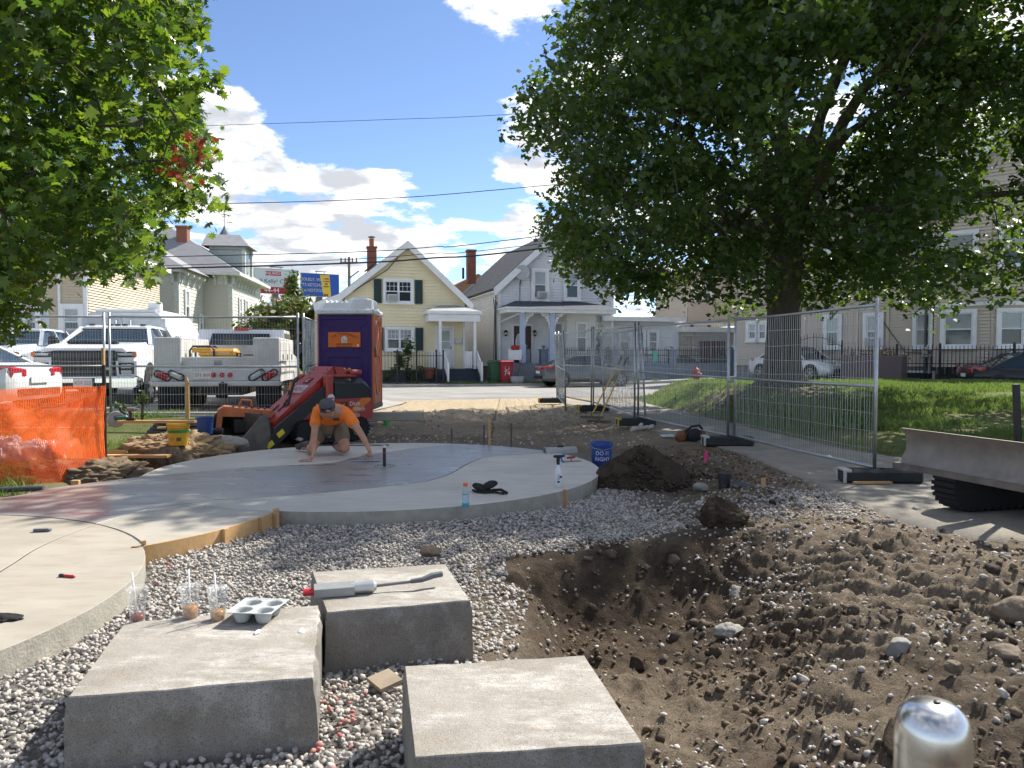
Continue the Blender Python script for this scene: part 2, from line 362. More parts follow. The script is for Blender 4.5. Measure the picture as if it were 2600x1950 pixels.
def build_ground():
    xs = np.concatenate([axis_(-5.4, -.4, .10, -900, -.45, 1.14), axis_(-.4, 4.3, .024, -.4, 900, 1.12)]); ys = axis_(1.6, 7.2, .027, -6, 1500, 1.055)
    X, Y = np.meshgrid(xs, ys); Z = terrain(X, Y)
    n, m = X.shape; V = np.stack([X, Y, Z], -1).reshape(-1, 3)
    i = np.arange(n * m).reshape(n, m); F = np.stack([i[:-1, :-1], i[:-1, 1:], i[1:, 1:], i[1:, :-1]], -1).reshape(-1, 4)
    # material zones: red = turf, green = grey stone dust, blue = dark moist topsoil
    x = V[:, 0]; y = V[:, 1]; s = S_(x, y); nn = fbm(x, y, 1.3, 4)
    turf = sst(0, .25, x - path_r(y) + nn * .3) * sst(9, 10, y) * (s < S_NEAR + .3)
    turf = turf * (1 - .85 * np.exp(-(((x - 7.0) / 1.7) ** 2 + ((y - 19.5) / 1.6) ** 2))) * (1 - .8 * np.exp(-(((x - 5.1) / 1.0) ** 2 + ((y - 19.6) / 1.0) ** 2)))
    turf = np.maximum(turf, sst(-5.0, -5.8, x + nn * .6) * sst(7.2, 8.4, y) * (s < 24))
    turf = np.maximum(turf, (np.abs(x) > 26) * 1. + (s > 48)); turf = np.clip(turf, 0, 1)
    grey = np.clip(sst(1.3, .2, np.minimum(d_main(x, y), d_left(x, y))) * sst(.5, -.2, x - np.clip(y - 5, 0, 3)) + sst(-.25, -.7, x) * (y < 6.5) * 1., 0, 1)
    dark = np.clip(sst(-.3, .2, x) * sst(6.5, 5.6, y) * (.30 + .9 * sst(-.15, .3, nn)) + 1.2 * np.exp(-(((x - .7) / 1.1) ** 2 + ((y - 5.35) / .75) ** 2)) + .7 * np.exp(-(((x - 2.0) / .9) ** 2 + ((y - 5.9) / .6) ** 2)) + np.exp(-(((x - 1.5) / 1.2) ** 2 + ((y - 10.) / 1.8) ** 2)) + sst(12.4, 13, y) * sst(17.5, 15.5, y) * sst(-4, -2.5, x) * sst(2.6, 1.4, x) * (.12 + .8 * nn), 0, 1)
    dark = dark * (1 - .6 * sst(1.5, 2.4, x) * (y < 6.5)) * (1 - .65 * np.exp(-(((x - .55) / .9) ** 2 + ((y - 3.6) / .9) ** 2)))
    pale = (.35 * sst(12.6, 13.4, y) + .65 * sst(16., 18.5, y + nn * 2)) * (s < S_NEAR + 1) * sst(-4.5, -3, x) * sst(3.2, 2.4, x)
    col = np.stack([turf, grey, dark, pale], -1).astype(np.float32)
    m_ = bpy.data.materials.new('ground_soil'); m_.use_nodes = True; nt = m_.node_tree; N = nt.nodes; L = nt.links; b = N['Principled BSDF']
    at = N.new('ShaderNodeVertexColor'); at.layer_name = 'zone'; sp = N.new('ShaderNodeSeparateColor'); L.new(at.outputs[0], sp.inputs[0])
    tc = N.new('ShaderNodeTexCoord')
    def noise(sc, det=8, ro=.65):
        q = N.new('ShaderNodeTexNoise'); q.inputs['Scale'].default_value = sc; q.inputs['Detail'].default_value = det; q.inputs['Roughness'].default_value = ro; L.new(tc.outputs['Object'], q.inputs[0]); return q.outputs[0]
    def mix(fac, a, c):
        q = N.new('ShaderNodeMix'); q.data_type = 'RGBA'
        for k, vv in ((0, fac), (6, a), (7, c)):
            if isinstance(vv, tuple): q.inputs[k].default_value = (*vv, 1)
            elif isinstance(vv, float): q.inputs[k].default_value = vv
            else: L.new(vv, q.inputs[k])
        return q.outputs[2]
    def ramp(v, a, c):
        q = N.new('ShaderNodeMapRange'); q.inputs[1].default_value = a; q.inputs[2].default_value = c; L.new(v, q.inputs[0]); return q.outputs[0]
    tan = mix(ramp(noise(3.2), .35, .65), (.245, .195, .138), (.14, .108, .076)); tan = mix(ramp(noise(30), .48, .68), tan, (.29, .235, .175)); tan = mix(ramp(noise(75), .55, .72), tan, (.07, .054, .04)); pal = mix(ramp(noise(9), .4, .65), (.46, .375, .26), (.34, .27, .18)); tan = mix(at.outputs[1], tan, pal)
    drk = mix(ramp(noise(7), .38, .62), (.040, .029, .020), (.085, .060, .039)); drk = mix(ramp(noise(60), .58, .76), drk, (.17, .135, .095))
    gry = mix(ramp(noise(30), .4, .65), (.17, .155, .135), (.30, .28, .255))
    trf = mix(ramp(noise(2.6), .36, .66), (.09, .125, .032), (.17, .165, .065)); trf = mix(ramp(noise(45), .55, .75), trf, (.17, .14, .08))
    c = mix(sp.outputs[2], tan, drk); c = mix(sp.outputs[1], c, gry); c = mix(sp.outputs[0], c, trf)
    L.new(c, b.inputs['Base Color']); b.inputs['Roughness'].default_value = .95; b.inputs['Specular IOR Level'].default_value = .2
    bp = N.new('ShaderNodeBump'); bp.inputs['Strength'].default_value = 1.; bp.inputs['Distance'].default_value = .035; L.new(noise(38, 9, .75), bp.inputs['Height']); L.new(bp.outputs[0], b.inputs['Normal'])
    o = np_mesh('ground', V, F, m_, smooth=True); ca = o.data.color_attributes.new('zone', 'FLOAT_COLOR', 'POINT'); ca.data.foreach_set('color', col.ravel())
    tag(o, 'bare brown building-site soil with a dug pit, turf beyond the path', None, kind='structure')
build_ground()
def strip(name, left, right, dz, mat, label, sub=24, nx=12):
    """a sheet between two edge lines, lying dz above the terrain"""
    l = np.array(smooth_line(left, sub)); r = np.array(smooth_line(right, sub)); V = []; n = len(l)
    for a, b in zip(l, r):
        for k in range(nx + 1): V.append(a + (b - a) * (0, .012, *[(q) / (nx - 2) for q in range(1, nx - 2)], .988, 1)[k])
    V = np.array(V); e = fbm(V[:, 0], V[:, 1], 1.7, 3) * .08
    k = np.arange(len(V)) % (nx + 1); edge = ((k == 0) | (k == nx)); V[(k == 1) | (k == nx - 1), 0] += e[(k == 1) | (k == nx - 1)]
    Z = terrain(V[:, 0], V[:, 1], False) + dz; Z[edge] -= dz + .06; V = np.column_stack([V, Z])
    F = [(i * (nx + 1) + j, i * (nx + 1) + j + 1, (i + 1) * (nx + 1) + j + 1, (i + 1) * (nx + 1) + j) for i in range(n - 1) for j in range(nx)]
    o = np_mesh(name, V, F, mat, smooth=True); return tag(o, label, None, kind='structure')
asph = M('asphalt_path', (.21, .195, .17), .9, col2=(.32, .285, .225), scale=2.2, bump=.7, bscale=160)
strip('path', PATH_L, PATH_R, .022, asph, 'worn grey asphalt path along the fence and the lawn')
road_m = M('asphalt_road', (.21, .205, .195), .85, col2=(.29, .28, .265), scale=.7, bump=.4, bscale=90)
strip('road', [SP(t, S_NEAR) for t in (-60, -30, -16, -5, 5, 15, 30, 60)], [SP(t, S_FAR) for t in (-60, -30, -16, -5, 5, 15, 30, 60)], .02, road_m, 'pale grey asphalt street in front of the houses', 10, 12)
def sidewalk():
    b = B(); ts = list(range(-60, 61, 2))
    for i in range(len(ts) - 1):
        for (s0, s1, zt, m) in ((S_FAR, S_FAR + .16, .135, 1), (S_FAR + .16, S_WALK + 1.3, .125, 0)):
            b.m = m; c = [SP(ts[i], s0), SP(ts[i + 1], s0), SP(ts[i + 1], s1), SP(ts[i], s1)]
            top = [(x, y, float(road_z(np.array(x))) + zt) for x, y in c]; bot = [(x, y, z - .25) for x, y, z in top]
            b.add(top + bot, [(0, 1, 2, 3), (4, 5, 1, 0)])
    o = part('sidewalk', b, [M('walk_concrete', (.23, .225, .21), .9, col2=(.32, .31, .29), scale=1.2, bump=.3, bscale=80), M('granite_kerb', (.38, .37, .35), .8, var=.15, scale=3)], rc=False)
    tag(o, 'grey concrete sidewalk with granite kerb in front of the houses', None, kind='structure')
sidewalk()
strip('parking_lot', [(-30, 14.9), (-16, 14.9), (-9, 14.9), (-3.9, 14.9)], [(-34, 26), (-18, 25.4), (-10, 23), (-3.2, 23.4)], .03, M('asphalt_lot', (.22, .215, .205), .9, col2=(.31, .30, .285), scale=.9, bump=.4, bscale=90), 'asphalt lot where the white trucks are parked', 10, 12)

# ================================================================ concrete slabs
def conc(name, c1, c2, rough, stain=(.2, .17, .13), wet=False, spec=.4):
    m = bpy.data.materials.new(name); m.use_nodes = True; nt = m.node_tree; N = nt.nodes; L = nt.links; b = N['Principled BSDF']
    tc = N.new('ShaderNodeTexCoord')
    def noise(sc, det=8, st=None, ro=.6):
        q = N.new('ShaderNodeTexNoise'); q.inputs['Scale'].default_value = sc; q.inputs['Detail'].default_value = det; q.inputs['Roughness'].default_value = ro
        if st:
            mp = N.new('ShaderNodeMapping'); mp.inputs['Scale'].default_value = st; mp.inputs['Rotation'].default_value = (0, 0, .25); L.new(tc.outputs['Object'], mp.inputs[0]); L.new(mp.outputs[0], q.inputs[0])
        else: L.new(tc.outputs['Object'], q.inputs[0])
        return q.outputs[0]
    def ramp(v, a, c, lo=0., hi=1.):
        q = N.new('ShaderNodeMapRange'); q.inputs[1].default_value = a; q.inputs[2].default_value = c; q.inputs[3].default_value = lo; q.inputs[4].default_value = hi; L.new(v, q.inputs[0]); return q.outputs[0]
    def mix(f, a, c):
        q = N.new('ShaderNodeMix'); q.data_type = 'RGBA'
        for k, vv in ((0, f), (6, a), (7, c)):
            if isinstance(vv, tuple): q.inputs[k].default_value = (*vv, 1)
            else: L.new(vv, q.inputs[k])
        return q.outputs[2]
    c = mix(ramp(noise(1.3, 8, (1, 2.4, 1)), .33, .68), c1, c2)
    c = mix(ramp(noise(2.3, 10, (1, 3.5, 1), .75), .50, .78, 0, .75), c, stain); c = mix(ramp(noise(.8, 4), .45, .7, 0, .35), c, tuple(v * .72 for v in c1)); c = mix(ramp(noise(7, 9, (1, 5, 1), .8), .62, .74, 0, .4), c, tuple(v * .5 for v in c1))
    c = mix(ramp(noise(90, 3), .6, .8, 0, .35), c, tuple(v * .55 for v in c1))
    L.new(c, b.inputs['Base Color']); b.inputs['Specular IOR Level'].default_value = spec
    r = ramp(noise(1.1, 6, (1, 3, 1)), .35, .65, rough - .13, rough + .1); L.new(r, b.inputs['Roughness'])
    bp = N.new('ShaderNodeBump'); bp.inputs['Strength'].default_value = .12 if wet else .3; bp.inputs['Distance'].default_value = .01; L.new(noise(14 if wet else 70, 8, (1, 4, 1)), bp.inputs['Height']); L.new(bp.outputs[0], b.inputs['Normal'])
    return m
def offset_poly(P, d):
    P = np.array(P); n = len(P); a = 0
    for i in range(n): a += P[i][0] * P[(i + 1) % n][1] - P[(i + 1) % n][0] * P[i][1]
    sg = 1 if a > 0 else -1; out = []
    for i in range(n):
        e1 = P[i] - P[i - 1]; e2 = P[(i + 1) % n] - P[i]; e1 = e1 / (np.linalg.norm(e1) + 1e-9); e2 = e2 / (np.linalg.norm(e2) + 1e-9)
        nrm = np.array([-(e1 + e2)[1], (e1 + e2)[0]]) * sg; l = np.linalg.norm(nrm); nrm = nrm / l if l > 1e-6 else np.array([0, 0])
        out.append(P[i] + nrm * d)
    return [tuple(p) for p in out]
def slab(name, poly, mat, side, label, top=0., bot=-.17, gap=.008, ch=.003):
    P = offset_poly(poly, gap); Q = offset_poly(P, ch); n = len(P); b = B()
    import mathutils.geometry as mg
    tri = mg.tessellate_polygon([[Vector((x, y, 0)) for x, y in Q]])
    vs = [(x, y, top) for x, y in Q] + [(x, y, top - ch) for x, y in P] + [(x, y, bot) for x, y in P]
    b.add(vs, [tuple(t) for t in tri]); b.m = 1
    fs = []
    for i in range(n):
        j = (i + 1) % n; fs += [(i, j, n + j, n + i)]
    o = len(b.v) - len(vs); b.f += [tuple(k + o for k in f) for f in fs]; b.mi += [0] * n
    b.f += [(n + i, n + (i + 1) % n, 2 * n + (i + 1) % n, 2 * n + i) for i in range(n)]; b.mi += [1] * n
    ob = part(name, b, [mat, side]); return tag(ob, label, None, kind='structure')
g2 = lambda px, py: tuple(G(px, py)[:2])
def arc(c, r, a0, a1, n=40): return [(c[0] + r * math.cos(a0 + (a1 - a0) * i / n), c[1] + r * math.sin(a0 + (a1 - a0) * i / n)) for i in range(n + 1)]
def ang(c, p): return math.atan2(p[1] - c[1], p[0] - c[0])
def on_circle(c, r, p): a = ang(c, p); return (c[0] + r * math.cos(a), c[1] + r * math.sin(a))
up = smooth_line([g2(*p) for p in ((361, 1211), (513, 1196), (676, 1184), (838, 1175), (911, 1159), (1000, 1145), (1088, 1134), (1150, 1128))], 5)
lo = smooth_line([g2(*p) for p in ((524, 1270), (640, 1264), (747, 1256), (897, 1244), (1058, 1226), (1100, 1217), (1147, 1201), (1195, 1174), (1242, 1160), (1302, 1155), (1372, 1150))], 5)
up[0] = on_circle(MC, MR, up[0]); up[-1] = on_circle(MC, MR, up[-1]); lo[0] = on_circle(MC, MR, lo[0]); lo[-1] = on_circle(MC, MR, lo[-1])
lo2 = smooth_line([g2(*p) for p in ((233, 1333), (362, 1297), (450, 1282))] + [lo[0]], 6); lo2[0] = on_circle(LC, LR, lo2[0])
c_dry = conc('concrete_cured', (.52, .485, .425), (.60, .565, .50), .75, (.33, .29, .235)); c_wet = conc('concrete_fresh', (.25, .235, .212), (.31, .295, .265), .36, (.22, .19, .15), True, .6)
c_left = conc('concrete_left', (.31, .28, .23), (.38, .345, .29), .8, (.23, .175, .115)); c_form = conc('concrete_formed', (.36, .33, .275), (.43, .395, .335), .5)
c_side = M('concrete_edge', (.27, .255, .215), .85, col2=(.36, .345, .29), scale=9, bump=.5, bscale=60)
def unwrap(a, b, ccw=True):
    while ccw and b <= a: b += 2 * math.pi
    while not ccw and b >= a: b -= 2 * math.pi
    return b
a_ul, a_ur, a_ll, a_lr = (ang(MC, up[0]), ang(MC, up[-1]), ang(MC, lo[0]), ang(MC, lo[-1]))
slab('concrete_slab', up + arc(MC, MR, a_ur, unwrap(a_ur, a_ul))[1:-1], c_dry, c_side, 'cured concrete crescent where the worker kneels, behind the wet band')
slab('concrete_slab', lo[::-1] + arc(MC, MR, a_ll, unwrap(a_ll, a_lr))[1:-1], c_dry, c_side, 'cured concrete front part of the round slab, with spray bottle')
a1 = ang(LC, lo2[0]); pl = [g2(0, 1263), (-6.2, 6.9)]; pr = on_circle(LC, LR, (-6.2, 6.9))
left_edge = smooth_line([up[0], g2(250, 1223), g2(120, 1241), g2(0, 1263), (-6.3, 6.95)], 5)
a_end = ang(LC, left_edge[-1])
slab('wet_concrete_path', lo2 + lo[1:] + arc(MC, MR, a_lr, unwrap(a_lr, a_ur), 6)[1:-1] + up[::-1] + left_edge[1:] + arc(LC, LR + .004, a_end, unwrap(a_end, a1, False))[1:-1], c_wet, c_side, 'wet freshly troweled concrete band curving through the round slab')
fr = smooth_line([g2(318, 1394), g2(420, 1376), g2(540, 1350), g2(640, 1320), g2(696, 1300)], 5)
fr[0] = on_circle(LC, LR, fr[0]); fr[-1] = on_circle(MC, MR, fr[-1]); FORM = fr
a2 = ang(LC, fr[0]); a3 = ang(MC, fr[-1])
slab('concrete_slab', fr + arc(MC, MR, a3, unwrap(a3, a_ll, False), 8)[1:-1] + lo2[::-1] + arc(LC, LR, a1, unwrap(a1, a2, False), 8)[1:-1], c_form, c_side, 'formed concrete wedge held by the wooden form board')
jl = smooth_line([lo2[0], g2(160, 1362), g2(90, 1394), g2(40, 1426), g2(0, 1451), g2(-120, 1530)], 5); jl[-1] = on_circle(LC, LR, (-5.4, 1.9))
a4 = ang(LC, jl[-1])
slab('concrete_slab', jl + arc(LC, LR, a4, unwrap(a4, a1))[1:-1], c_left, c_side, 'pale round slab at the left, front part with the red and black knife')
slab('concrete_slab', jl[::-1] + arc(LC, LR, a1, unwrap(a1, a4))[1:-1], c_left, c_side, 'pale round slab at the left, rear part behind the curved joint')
def joint(lines, parent):
    b = B()
    for L_ in lines:
        for i in range(len(L_) - 1):
            a = Vector(L_[i]); c = Vector(L_[i + 1]); d = (c - a).normalized() if (c - a).length > 1e-6 else Vector((1, 0)); n = Vector((-d.y, d.x)) * .014
            b.add([(a.x - n.x, a.y - n.y, -.005), (c.x - n.x, c.y - n.y, -.005), (c.x + n.x, c.y + n.y, -.005), (a.x + n.x, a.y + n.y, -.005)], [(0, 1, 2, 3)])
    part('joint_filler', b, M('joint_fibre', (.07, .065, .06), .9, var=.2, scale=30), parent)
joint([jl, lo, lo2, up, arc(LC, LR + .002, a_end, unwrap(a_end, a2, False))], bpy.data.objects['wet_concrete_path'])
def on_slab(x, y): return (d_main(x, y) < .02) | (d_left(x, y) < .02)
from_poly = np.array(FORM)
def in_form(x, y):
    X0 = from_poly[:, 0]; fy = np.interp(x, X0, from_poly[:, 1]); return (x > X0[0] - .1) & (x < X0[-1] + .05) & (y > fy - .045) & (y < 7.6)
# curling cementitious splash under the left slab's rim
# ================================================================ gravel
def ico(sub=0):
    t = (1 + 5 ** .5) / 2
    v = [(-1, t, 0), (1, t, 0), (-1, -t, 0), (1, -t, 0), (0, -1, t), (0, 1, t), (0, -1, -t), (0, 1, -t), (t, 0, -1), (t, 0, 1), (-t, 0, -1), (-t, 0, 1)]
    f = [(0, 11, 5), (0, 5, 1), (0, 1, 7), (0, 7, 10), (0, 10, 11), (1, 5, 9), (5, 11, 4), (11, 10, 2), (10, 7, 6), (7, 1, 8), (3, 9, 4), (3, 4, 2), (3, 2, 6), (3, 6, 8), (3, 8, 9), (4, 9, 5), (2, 4, 11), (6, 2, 10), (8, 6, 7), (9, 8, 1)]
    v = [Vector(p).normalized() for p in v]
    for _ in range(sub):
        nf = []; mid = {}
        def mp(a, b):
            k = (min(a, b), max(a, b))
            if k not in mid: mid[k] = len(v); v.append(((v[a] + v[b]) / 2).normalized())
            return mid[k]
        for a, b, c in f:
            x, y, z = mp(a, b), mp(b, c), mp(c, a); nf += [(a, x, z), (b, y, x), (c, z, y), (x, y, z)]
        f = nf
    return np.array([p[:] for p in v]), np.array(f)
def stones(name, P, rad, mat, sub=0, smooth=False, flat=.68, jit=.20, label=None, cat=None, kind='stuff', parent=None):
    base, F = ico(sub); n = len(P); k = len(base); rng = RNG
    q = rng.normal(size=(n, 4)); q /= np.linalg.norm(q, axis=1)[:, None]; w, x, y, z = q.T
    Rm = np.stack([1 - 2 * (y * y + z * z), 2 * (x * y - z * w), 2 * (x * z + y * w), 2 * (x * y + z * w), 1 - 2 * (x * x + z * z), 2 * (y * z - x * w), 2 * (x * z - y * w), 2 * (y * z + x * w), 1 - 2 * (x * x + y * y)], -1).reshape(n, 3, 3)
    sc = np.stack([rng.uniform(.8, 1.35, n), rng.uniform(.7, 1.05, n), rng.uniform(.5, .85, n)], -1) * rad[:, None]
    # angular stone: clamp vertices against a few random planes
    vv = base[None] * (1 + rng.uniform(-jit, jit * .6, (n, k, 1)))
    for _ in range(3):
        d = rng.normal(size=(n, 3)); d /= np.linalg.norm(d, axis=1)[:, None]; dot = np.einsum('nkj,nj->nk', vv, d); ex = np.maximum(dot - rng.uniform(.55, .8, (n, 1)), 0); vv = vv - ex[..., None] * d[:, None]
    vv = vv * sc[:, None]; V = np.einsum('nij,nkj->nki', Rm, vv); V[..., 2] *= flat / .68 * .85
    V = V + P[:, None]; FF = F[None] + (np.arange(n) * k)[:, None, None]
    o = np_mesh(name, V.reshape(-1, 3), FF.reshape(-1, 3), mat, parent, smooth)
    if kind: o['kind'] = kind
    if label: o['label'] = label
    return o
def stone_mat(name, cols, rough=.85):
    m = bpy.data.materials.new(name); m.use_nodes = True; nt = m.node_tree; N = nt.nodes; L = nt.links; b = N['Principled BSDF']; MATS[name] = m
    g = N.new('ShaderNodeNewGeometry'); r = N.new('ShaderNodeValToRGB'); L.new(g.outputs['Random Per Island'], r.inputs[0]); cr = r.color_ramp; cr.interpolation = 'LINEAR'
    for i, c in enumerate(cols):
        p = i / (len(cols) - 1); e = cr.elements[i] if i < 2 else cr.elements.new(p)
        e.position = p
    for i, c in enumerate(cols): cr.elements[i].color = (*c, 1)
    tc = N.new('ShaderNodeTexCoord'); n = N.new('ShaderNodeTexNoise'); n.inputs['Scale'].default_value = 60; n.inputs['Detail'].default_value = 5; L.new(tc.outputs['Object'], n.inputs[0])
    q = N.new('ShaderNodeMapRange'); q.inputs[1].default_value = .3; q.inputs[2].default_value = .7; q.inputs[3].default_value = .65; q.inputs[4].default_value = 1.12; L.new(n.outputs[0], q.inputs[0])
    mx = N.new('ShaderNodeVectorMath'); mx.operation = 'SCALE'; L.new(r.outputs[0], mx.inputs[0]); L.new(q.outputs[0], mx.inputs['Scale']); L.new(mx.outputs[0], b.inputs['Base Color'])
    b.inputs['Roughness'].default_value = rough; b.inputs['Specular IOR Level'].default_value = .25
    bp = N.new('ShaderNodeBump'); bp.inputs['Strength'].default_value = .5; bp.inputs['Distance'].default_value = .004; L.new(n.outputs[0], bp.inputs['Height']); L.new(bp.outputs[0], b.inputs['Normal'])
    return m
st_mat = stone_mat('gravel_stone', [(.44, .41, .37), (.36, .335, .30), (.50, .47, .43), (.40, .355, .31), (.32, .30, .275), (.55, .52, .48), (.42, .37, .325)])
dirt_st = stone_mat('soil_clod', [(.10, .075, .05), (.17, .125, .08), (.07, .05, .035), (.21, .16, .11), (.13, .095, .065)], .95); dark_st = stone_mat('topsoil_clod', [(.035, .026, .019), (.06, .045, .032), (.028, .021, .016), (.085, .065, .046)], .95)
def BLOCKS():
    return [((165, 1772), (800, 1720), (814, 1534), (312, 1580)), ((827, 1556), (1195, 1524), (1134, 1431), (790, 1452)), ((1048, 1924), (1638, 1886), (1487, 1662), (1023, 1689))]
BLK = [[tuple(G(px, py, .17)[:2]) for px, py in q] for q in BLOCKS()]
def in_poly(x, y, P):
    c = np.zeros(x.shape, bool); n = len(P)
    for i in range(n):
        x0, y0 = P[i]; x1, y1 = P[(i + 1) % n]; cond = ((y0 > y) != (y1 > y)) & (x < (x1 - x0) * (y - y0) / (y1 - y0 + 1e-12) + x0); c ^= cond
    return c
def build_gravel():
    rng = RNG; A = []
    def scatter(x0, x1, y0, y1, dens):
        n = int((x1 - x0) * (y1 - y0) * dens); return rng.uniform(x0, x1, n), rng.uniform(y0, y1, n)
    x, y = scatter(-4.2, 3.8, 1.7, 11.5, 1050)
    nn = fbm(x, y, 1.2, 4); dm = d_main(x, y)
    pit = sst(-.22, .12, x + fbm(x, y, .9, 3) * .22) * sst(6.3, 5.6, y - .1 * x)
    p = np.where(pit > .5, .05 + .45 * sst(.08, .5, nn), 1.)
    far_r = sst(.3, 1.5, x) ; band = np.exp(-((y - 7.1 - .18 * (x - 1)) / .75) ** 2)
    p = np.where((x > .6) & (pit < .5), np.clip(band * 1.1 + .22 * (nn > .0) + sst(.9, .3, dm) * .9, .10, 1) * np.where(y > 8.2, .6, 1), p)
    p = np.where((x > 1.2) & (y < 6.6), np.maximum(p * .6, .14 + .6 * sst(.05, .45, nn)), p)
    p = np.where((x > path_l(y)) & (y > 6.6), .03, p)
    p = np.where((y > 6.8) & (x < -4.0), 0, p); p = np.where(y > 9.2, p * .35, p)
    keep = (rng.random(len(x)) < p) & ~on_slab(x, y) & ~in_form(x, y) & (np.abs(x) < .72 * y + .6)
    for Q in BLK: keep &= ~in_poly(x, y, Q)
    # the slab wedge and wet band
    keep &= ~((y > 6.0) & (x < -2.1) & (d_main(x, y) > 0) & (y > np.interp(x, from_poly[:, 0], from_poly[:, 1]) - .04))
    x, y = x[keep], y[keep]; r = rng.uniform(.009, .021, len(x)) * np.where(rng.random(len(x)) < .07, 1.5, 1)
    r = np.where((x > .2) & (pit[keep] > .5), r * rng.uniform(.4, 1.15, len(r)), r); z = terrain(x, y) + r * .22
    P = np.stack([x, y, z], -1); near = y < 2.9
    stones('gravel', P[near], r[near], st_mat, 1, False, label='pale crushed stone gravel around the granite blocks')
    stones('gravel', P[~near], r[~near], st_mat, 0, False, label='pale crushed stone gravel along the round slab')
    # a second, upper layer where the gravel lies thick
    x, y = scatter(-3.9, 1.2, 1.7, 7.6, 620); nn = fbm(x, y, 2, 3)
    keep = (x + .12 * nn < -.25 + np.clip(y - 5.7, 0, 2) * 2) & ~on_slab(x, y) & ~in_form(x, y) & (np.abs(x) < .72 * y + .6) & ~((y > 6.0) & (x < -2.1) & (y > np.interp(x, from_poly[:, 0], from_poly[:, 1]) - .04))
    for Q in BLK: keep &= ~in_poly(x, y, Q)
    x, y = x[keep], y[keep]; r = rng.uniform(.009, .020, len(x)); z = terrain(x, y) + r * .4 + .016
    near = y < 2.9; P = np.stack([x, y, z], -1)
    stones('gravel', P[near], r[near], st_mat, 1, False, label='loose top layer of crushed stone around the front granite blocks')
    stones('gravel', P[~near], r[~near], st_mat, 0, False, label='loose top layer of crushed stone between form board and pit')
    # soil crumbs over the dug earth
    x, y = scatter(-.4, 4.2, 1.6, 12.3, 1150); soil = sst(-.25, .1, x) * np.where(y > 6.4, sst(1.0, 1.6, x) * .7, 1); nn = fbm(x, y, 1.6, 3)
    keep = (rng.random(len(x)) < soil * (.10 + .95 * sst(-.1, .5, nn))) & ~on_slab(x, y) & (np.abs(x) < .72 * y + .5) & (x < np.where(y > 6.8, path_l(y) - .05, 9))
    for Q in BLK: keep &= ~in_poly(x, y, Q)
    x, y = x[keep], y[keep]; r = .004 + .030 * rng.random(len(x)) ** 4
    stones('soil_crumbs', np.stack([x, y, terrain(x, y) + r * .25], -1), r, dirt_st, 0, False, jit=.4, label='crumbled dark soil scattered over the dug pit')
    # broken clods thrown up by the bucket
    cx = rng.uniform(.3, 3.3, 18); cy_ = rng.uniform(2.2, 6.2, 18); x = np.repeat(cx, 11) + rng.normal(0, .13, 198); y = np.repeat(cy_, 11) + rng.normal(0, .13, 198); keep = (x > .15) & (np.abs(x) < .7 * y + .3)
    for Q in BLK: keep &= ~in_poly(x, y, Q)
    x, y = x[keep], y[keep]; r = .014 + .045 * rng.random(len(x)) ** 3
    stones('soil_clods', np.stack([x, y, terrain(x, y) + r * .15], -1), r, stone_mat('pit_clod', [(.075, .058, .042), (.12, .092, .066), (.05, .038, .028), (.16, .125, .09)], .95), 1, False, jit=.45, label='broken dark soil clods in the dug pit')
    # behind the slab: rough dirt track
    x, y = scatter(-3.2, 2.4, 12.7, 20, 60); keep = rng.random(len(x)) < .25 + .5 * (fbm(x, y, .8, 3) > .12); x, y = x[keep], y[keep]; r = rng.uniform(.012, .04, len(x))
    stones('gravel', np.stack([x, y, terrain(x, y) + r * .3], -1), r, st_mat, 0, False, label='stones strewn over the dirt track behind the slab')
    # stones sprayed with marking paint
    x = np.concatenate([rng.uniform(-.86, -.62, 26), rng.uniform(-2.75, -2.3, 10)]); y = np.concatenate([rng.uniform(2.75, 3.5, 26), rng.uniform(3.2, 6.0, 10)]); keep = ~on_slab(x, y)
    for Q in BLK: keep &= ~in_poly(x, y, Q)
    x, y = x[keep], y[keep]; r = rng.uniform(.008, .017, len(x))
    stones('painted_gravel', np.stack([x, y, terrain(x, y) + r * .5 + .03], -1), r, stone_mat('gravel_painted', [(.50, .14, .12), (.45, .22, .20), (.55, .20, .14)]), 1, False, label='gravel stones sprayed with red marking paint')
build_gravel()
# ================================================================ grass
def grass(name, X, Y, h, w, mat, label):
    n = len(X); rng = RNG; Z = terrain(X, Y) - .005; a = rng.uniform(0, 6.28, n); L_ = rng.uniform(.15, .9, n) * h; b = rng.uniform(0, 6.28, n)
    dx, dy = np.cos(a) * w, np.sin(a) * w
    p = np.stack([X, Y, Z], -1); q = np.stack([dx, dy, 0 * dx], -1); tip = np.stack([np.cos(b) * L_, np.sin(b) * L_, h], -1)
    V = np.stack([p - q, p + q, p + tip * .55 + q * .7, p + tip * .55 - q * .7, p + tip * np.array([1.15, 1.15, 1])], 1).reshape(-1, 3)
    i = np.arange(n) * 5; F = np.concatenate([np.stack([i, i + 1, i + 2], -1), np.stack([i, i + 2, i + 3], -1), np.stack([i + 3, i + 2, i + 4], -1)])
    o = np_mesh(name, V, F, mat); return tag(o, label, None, kind='stuff')
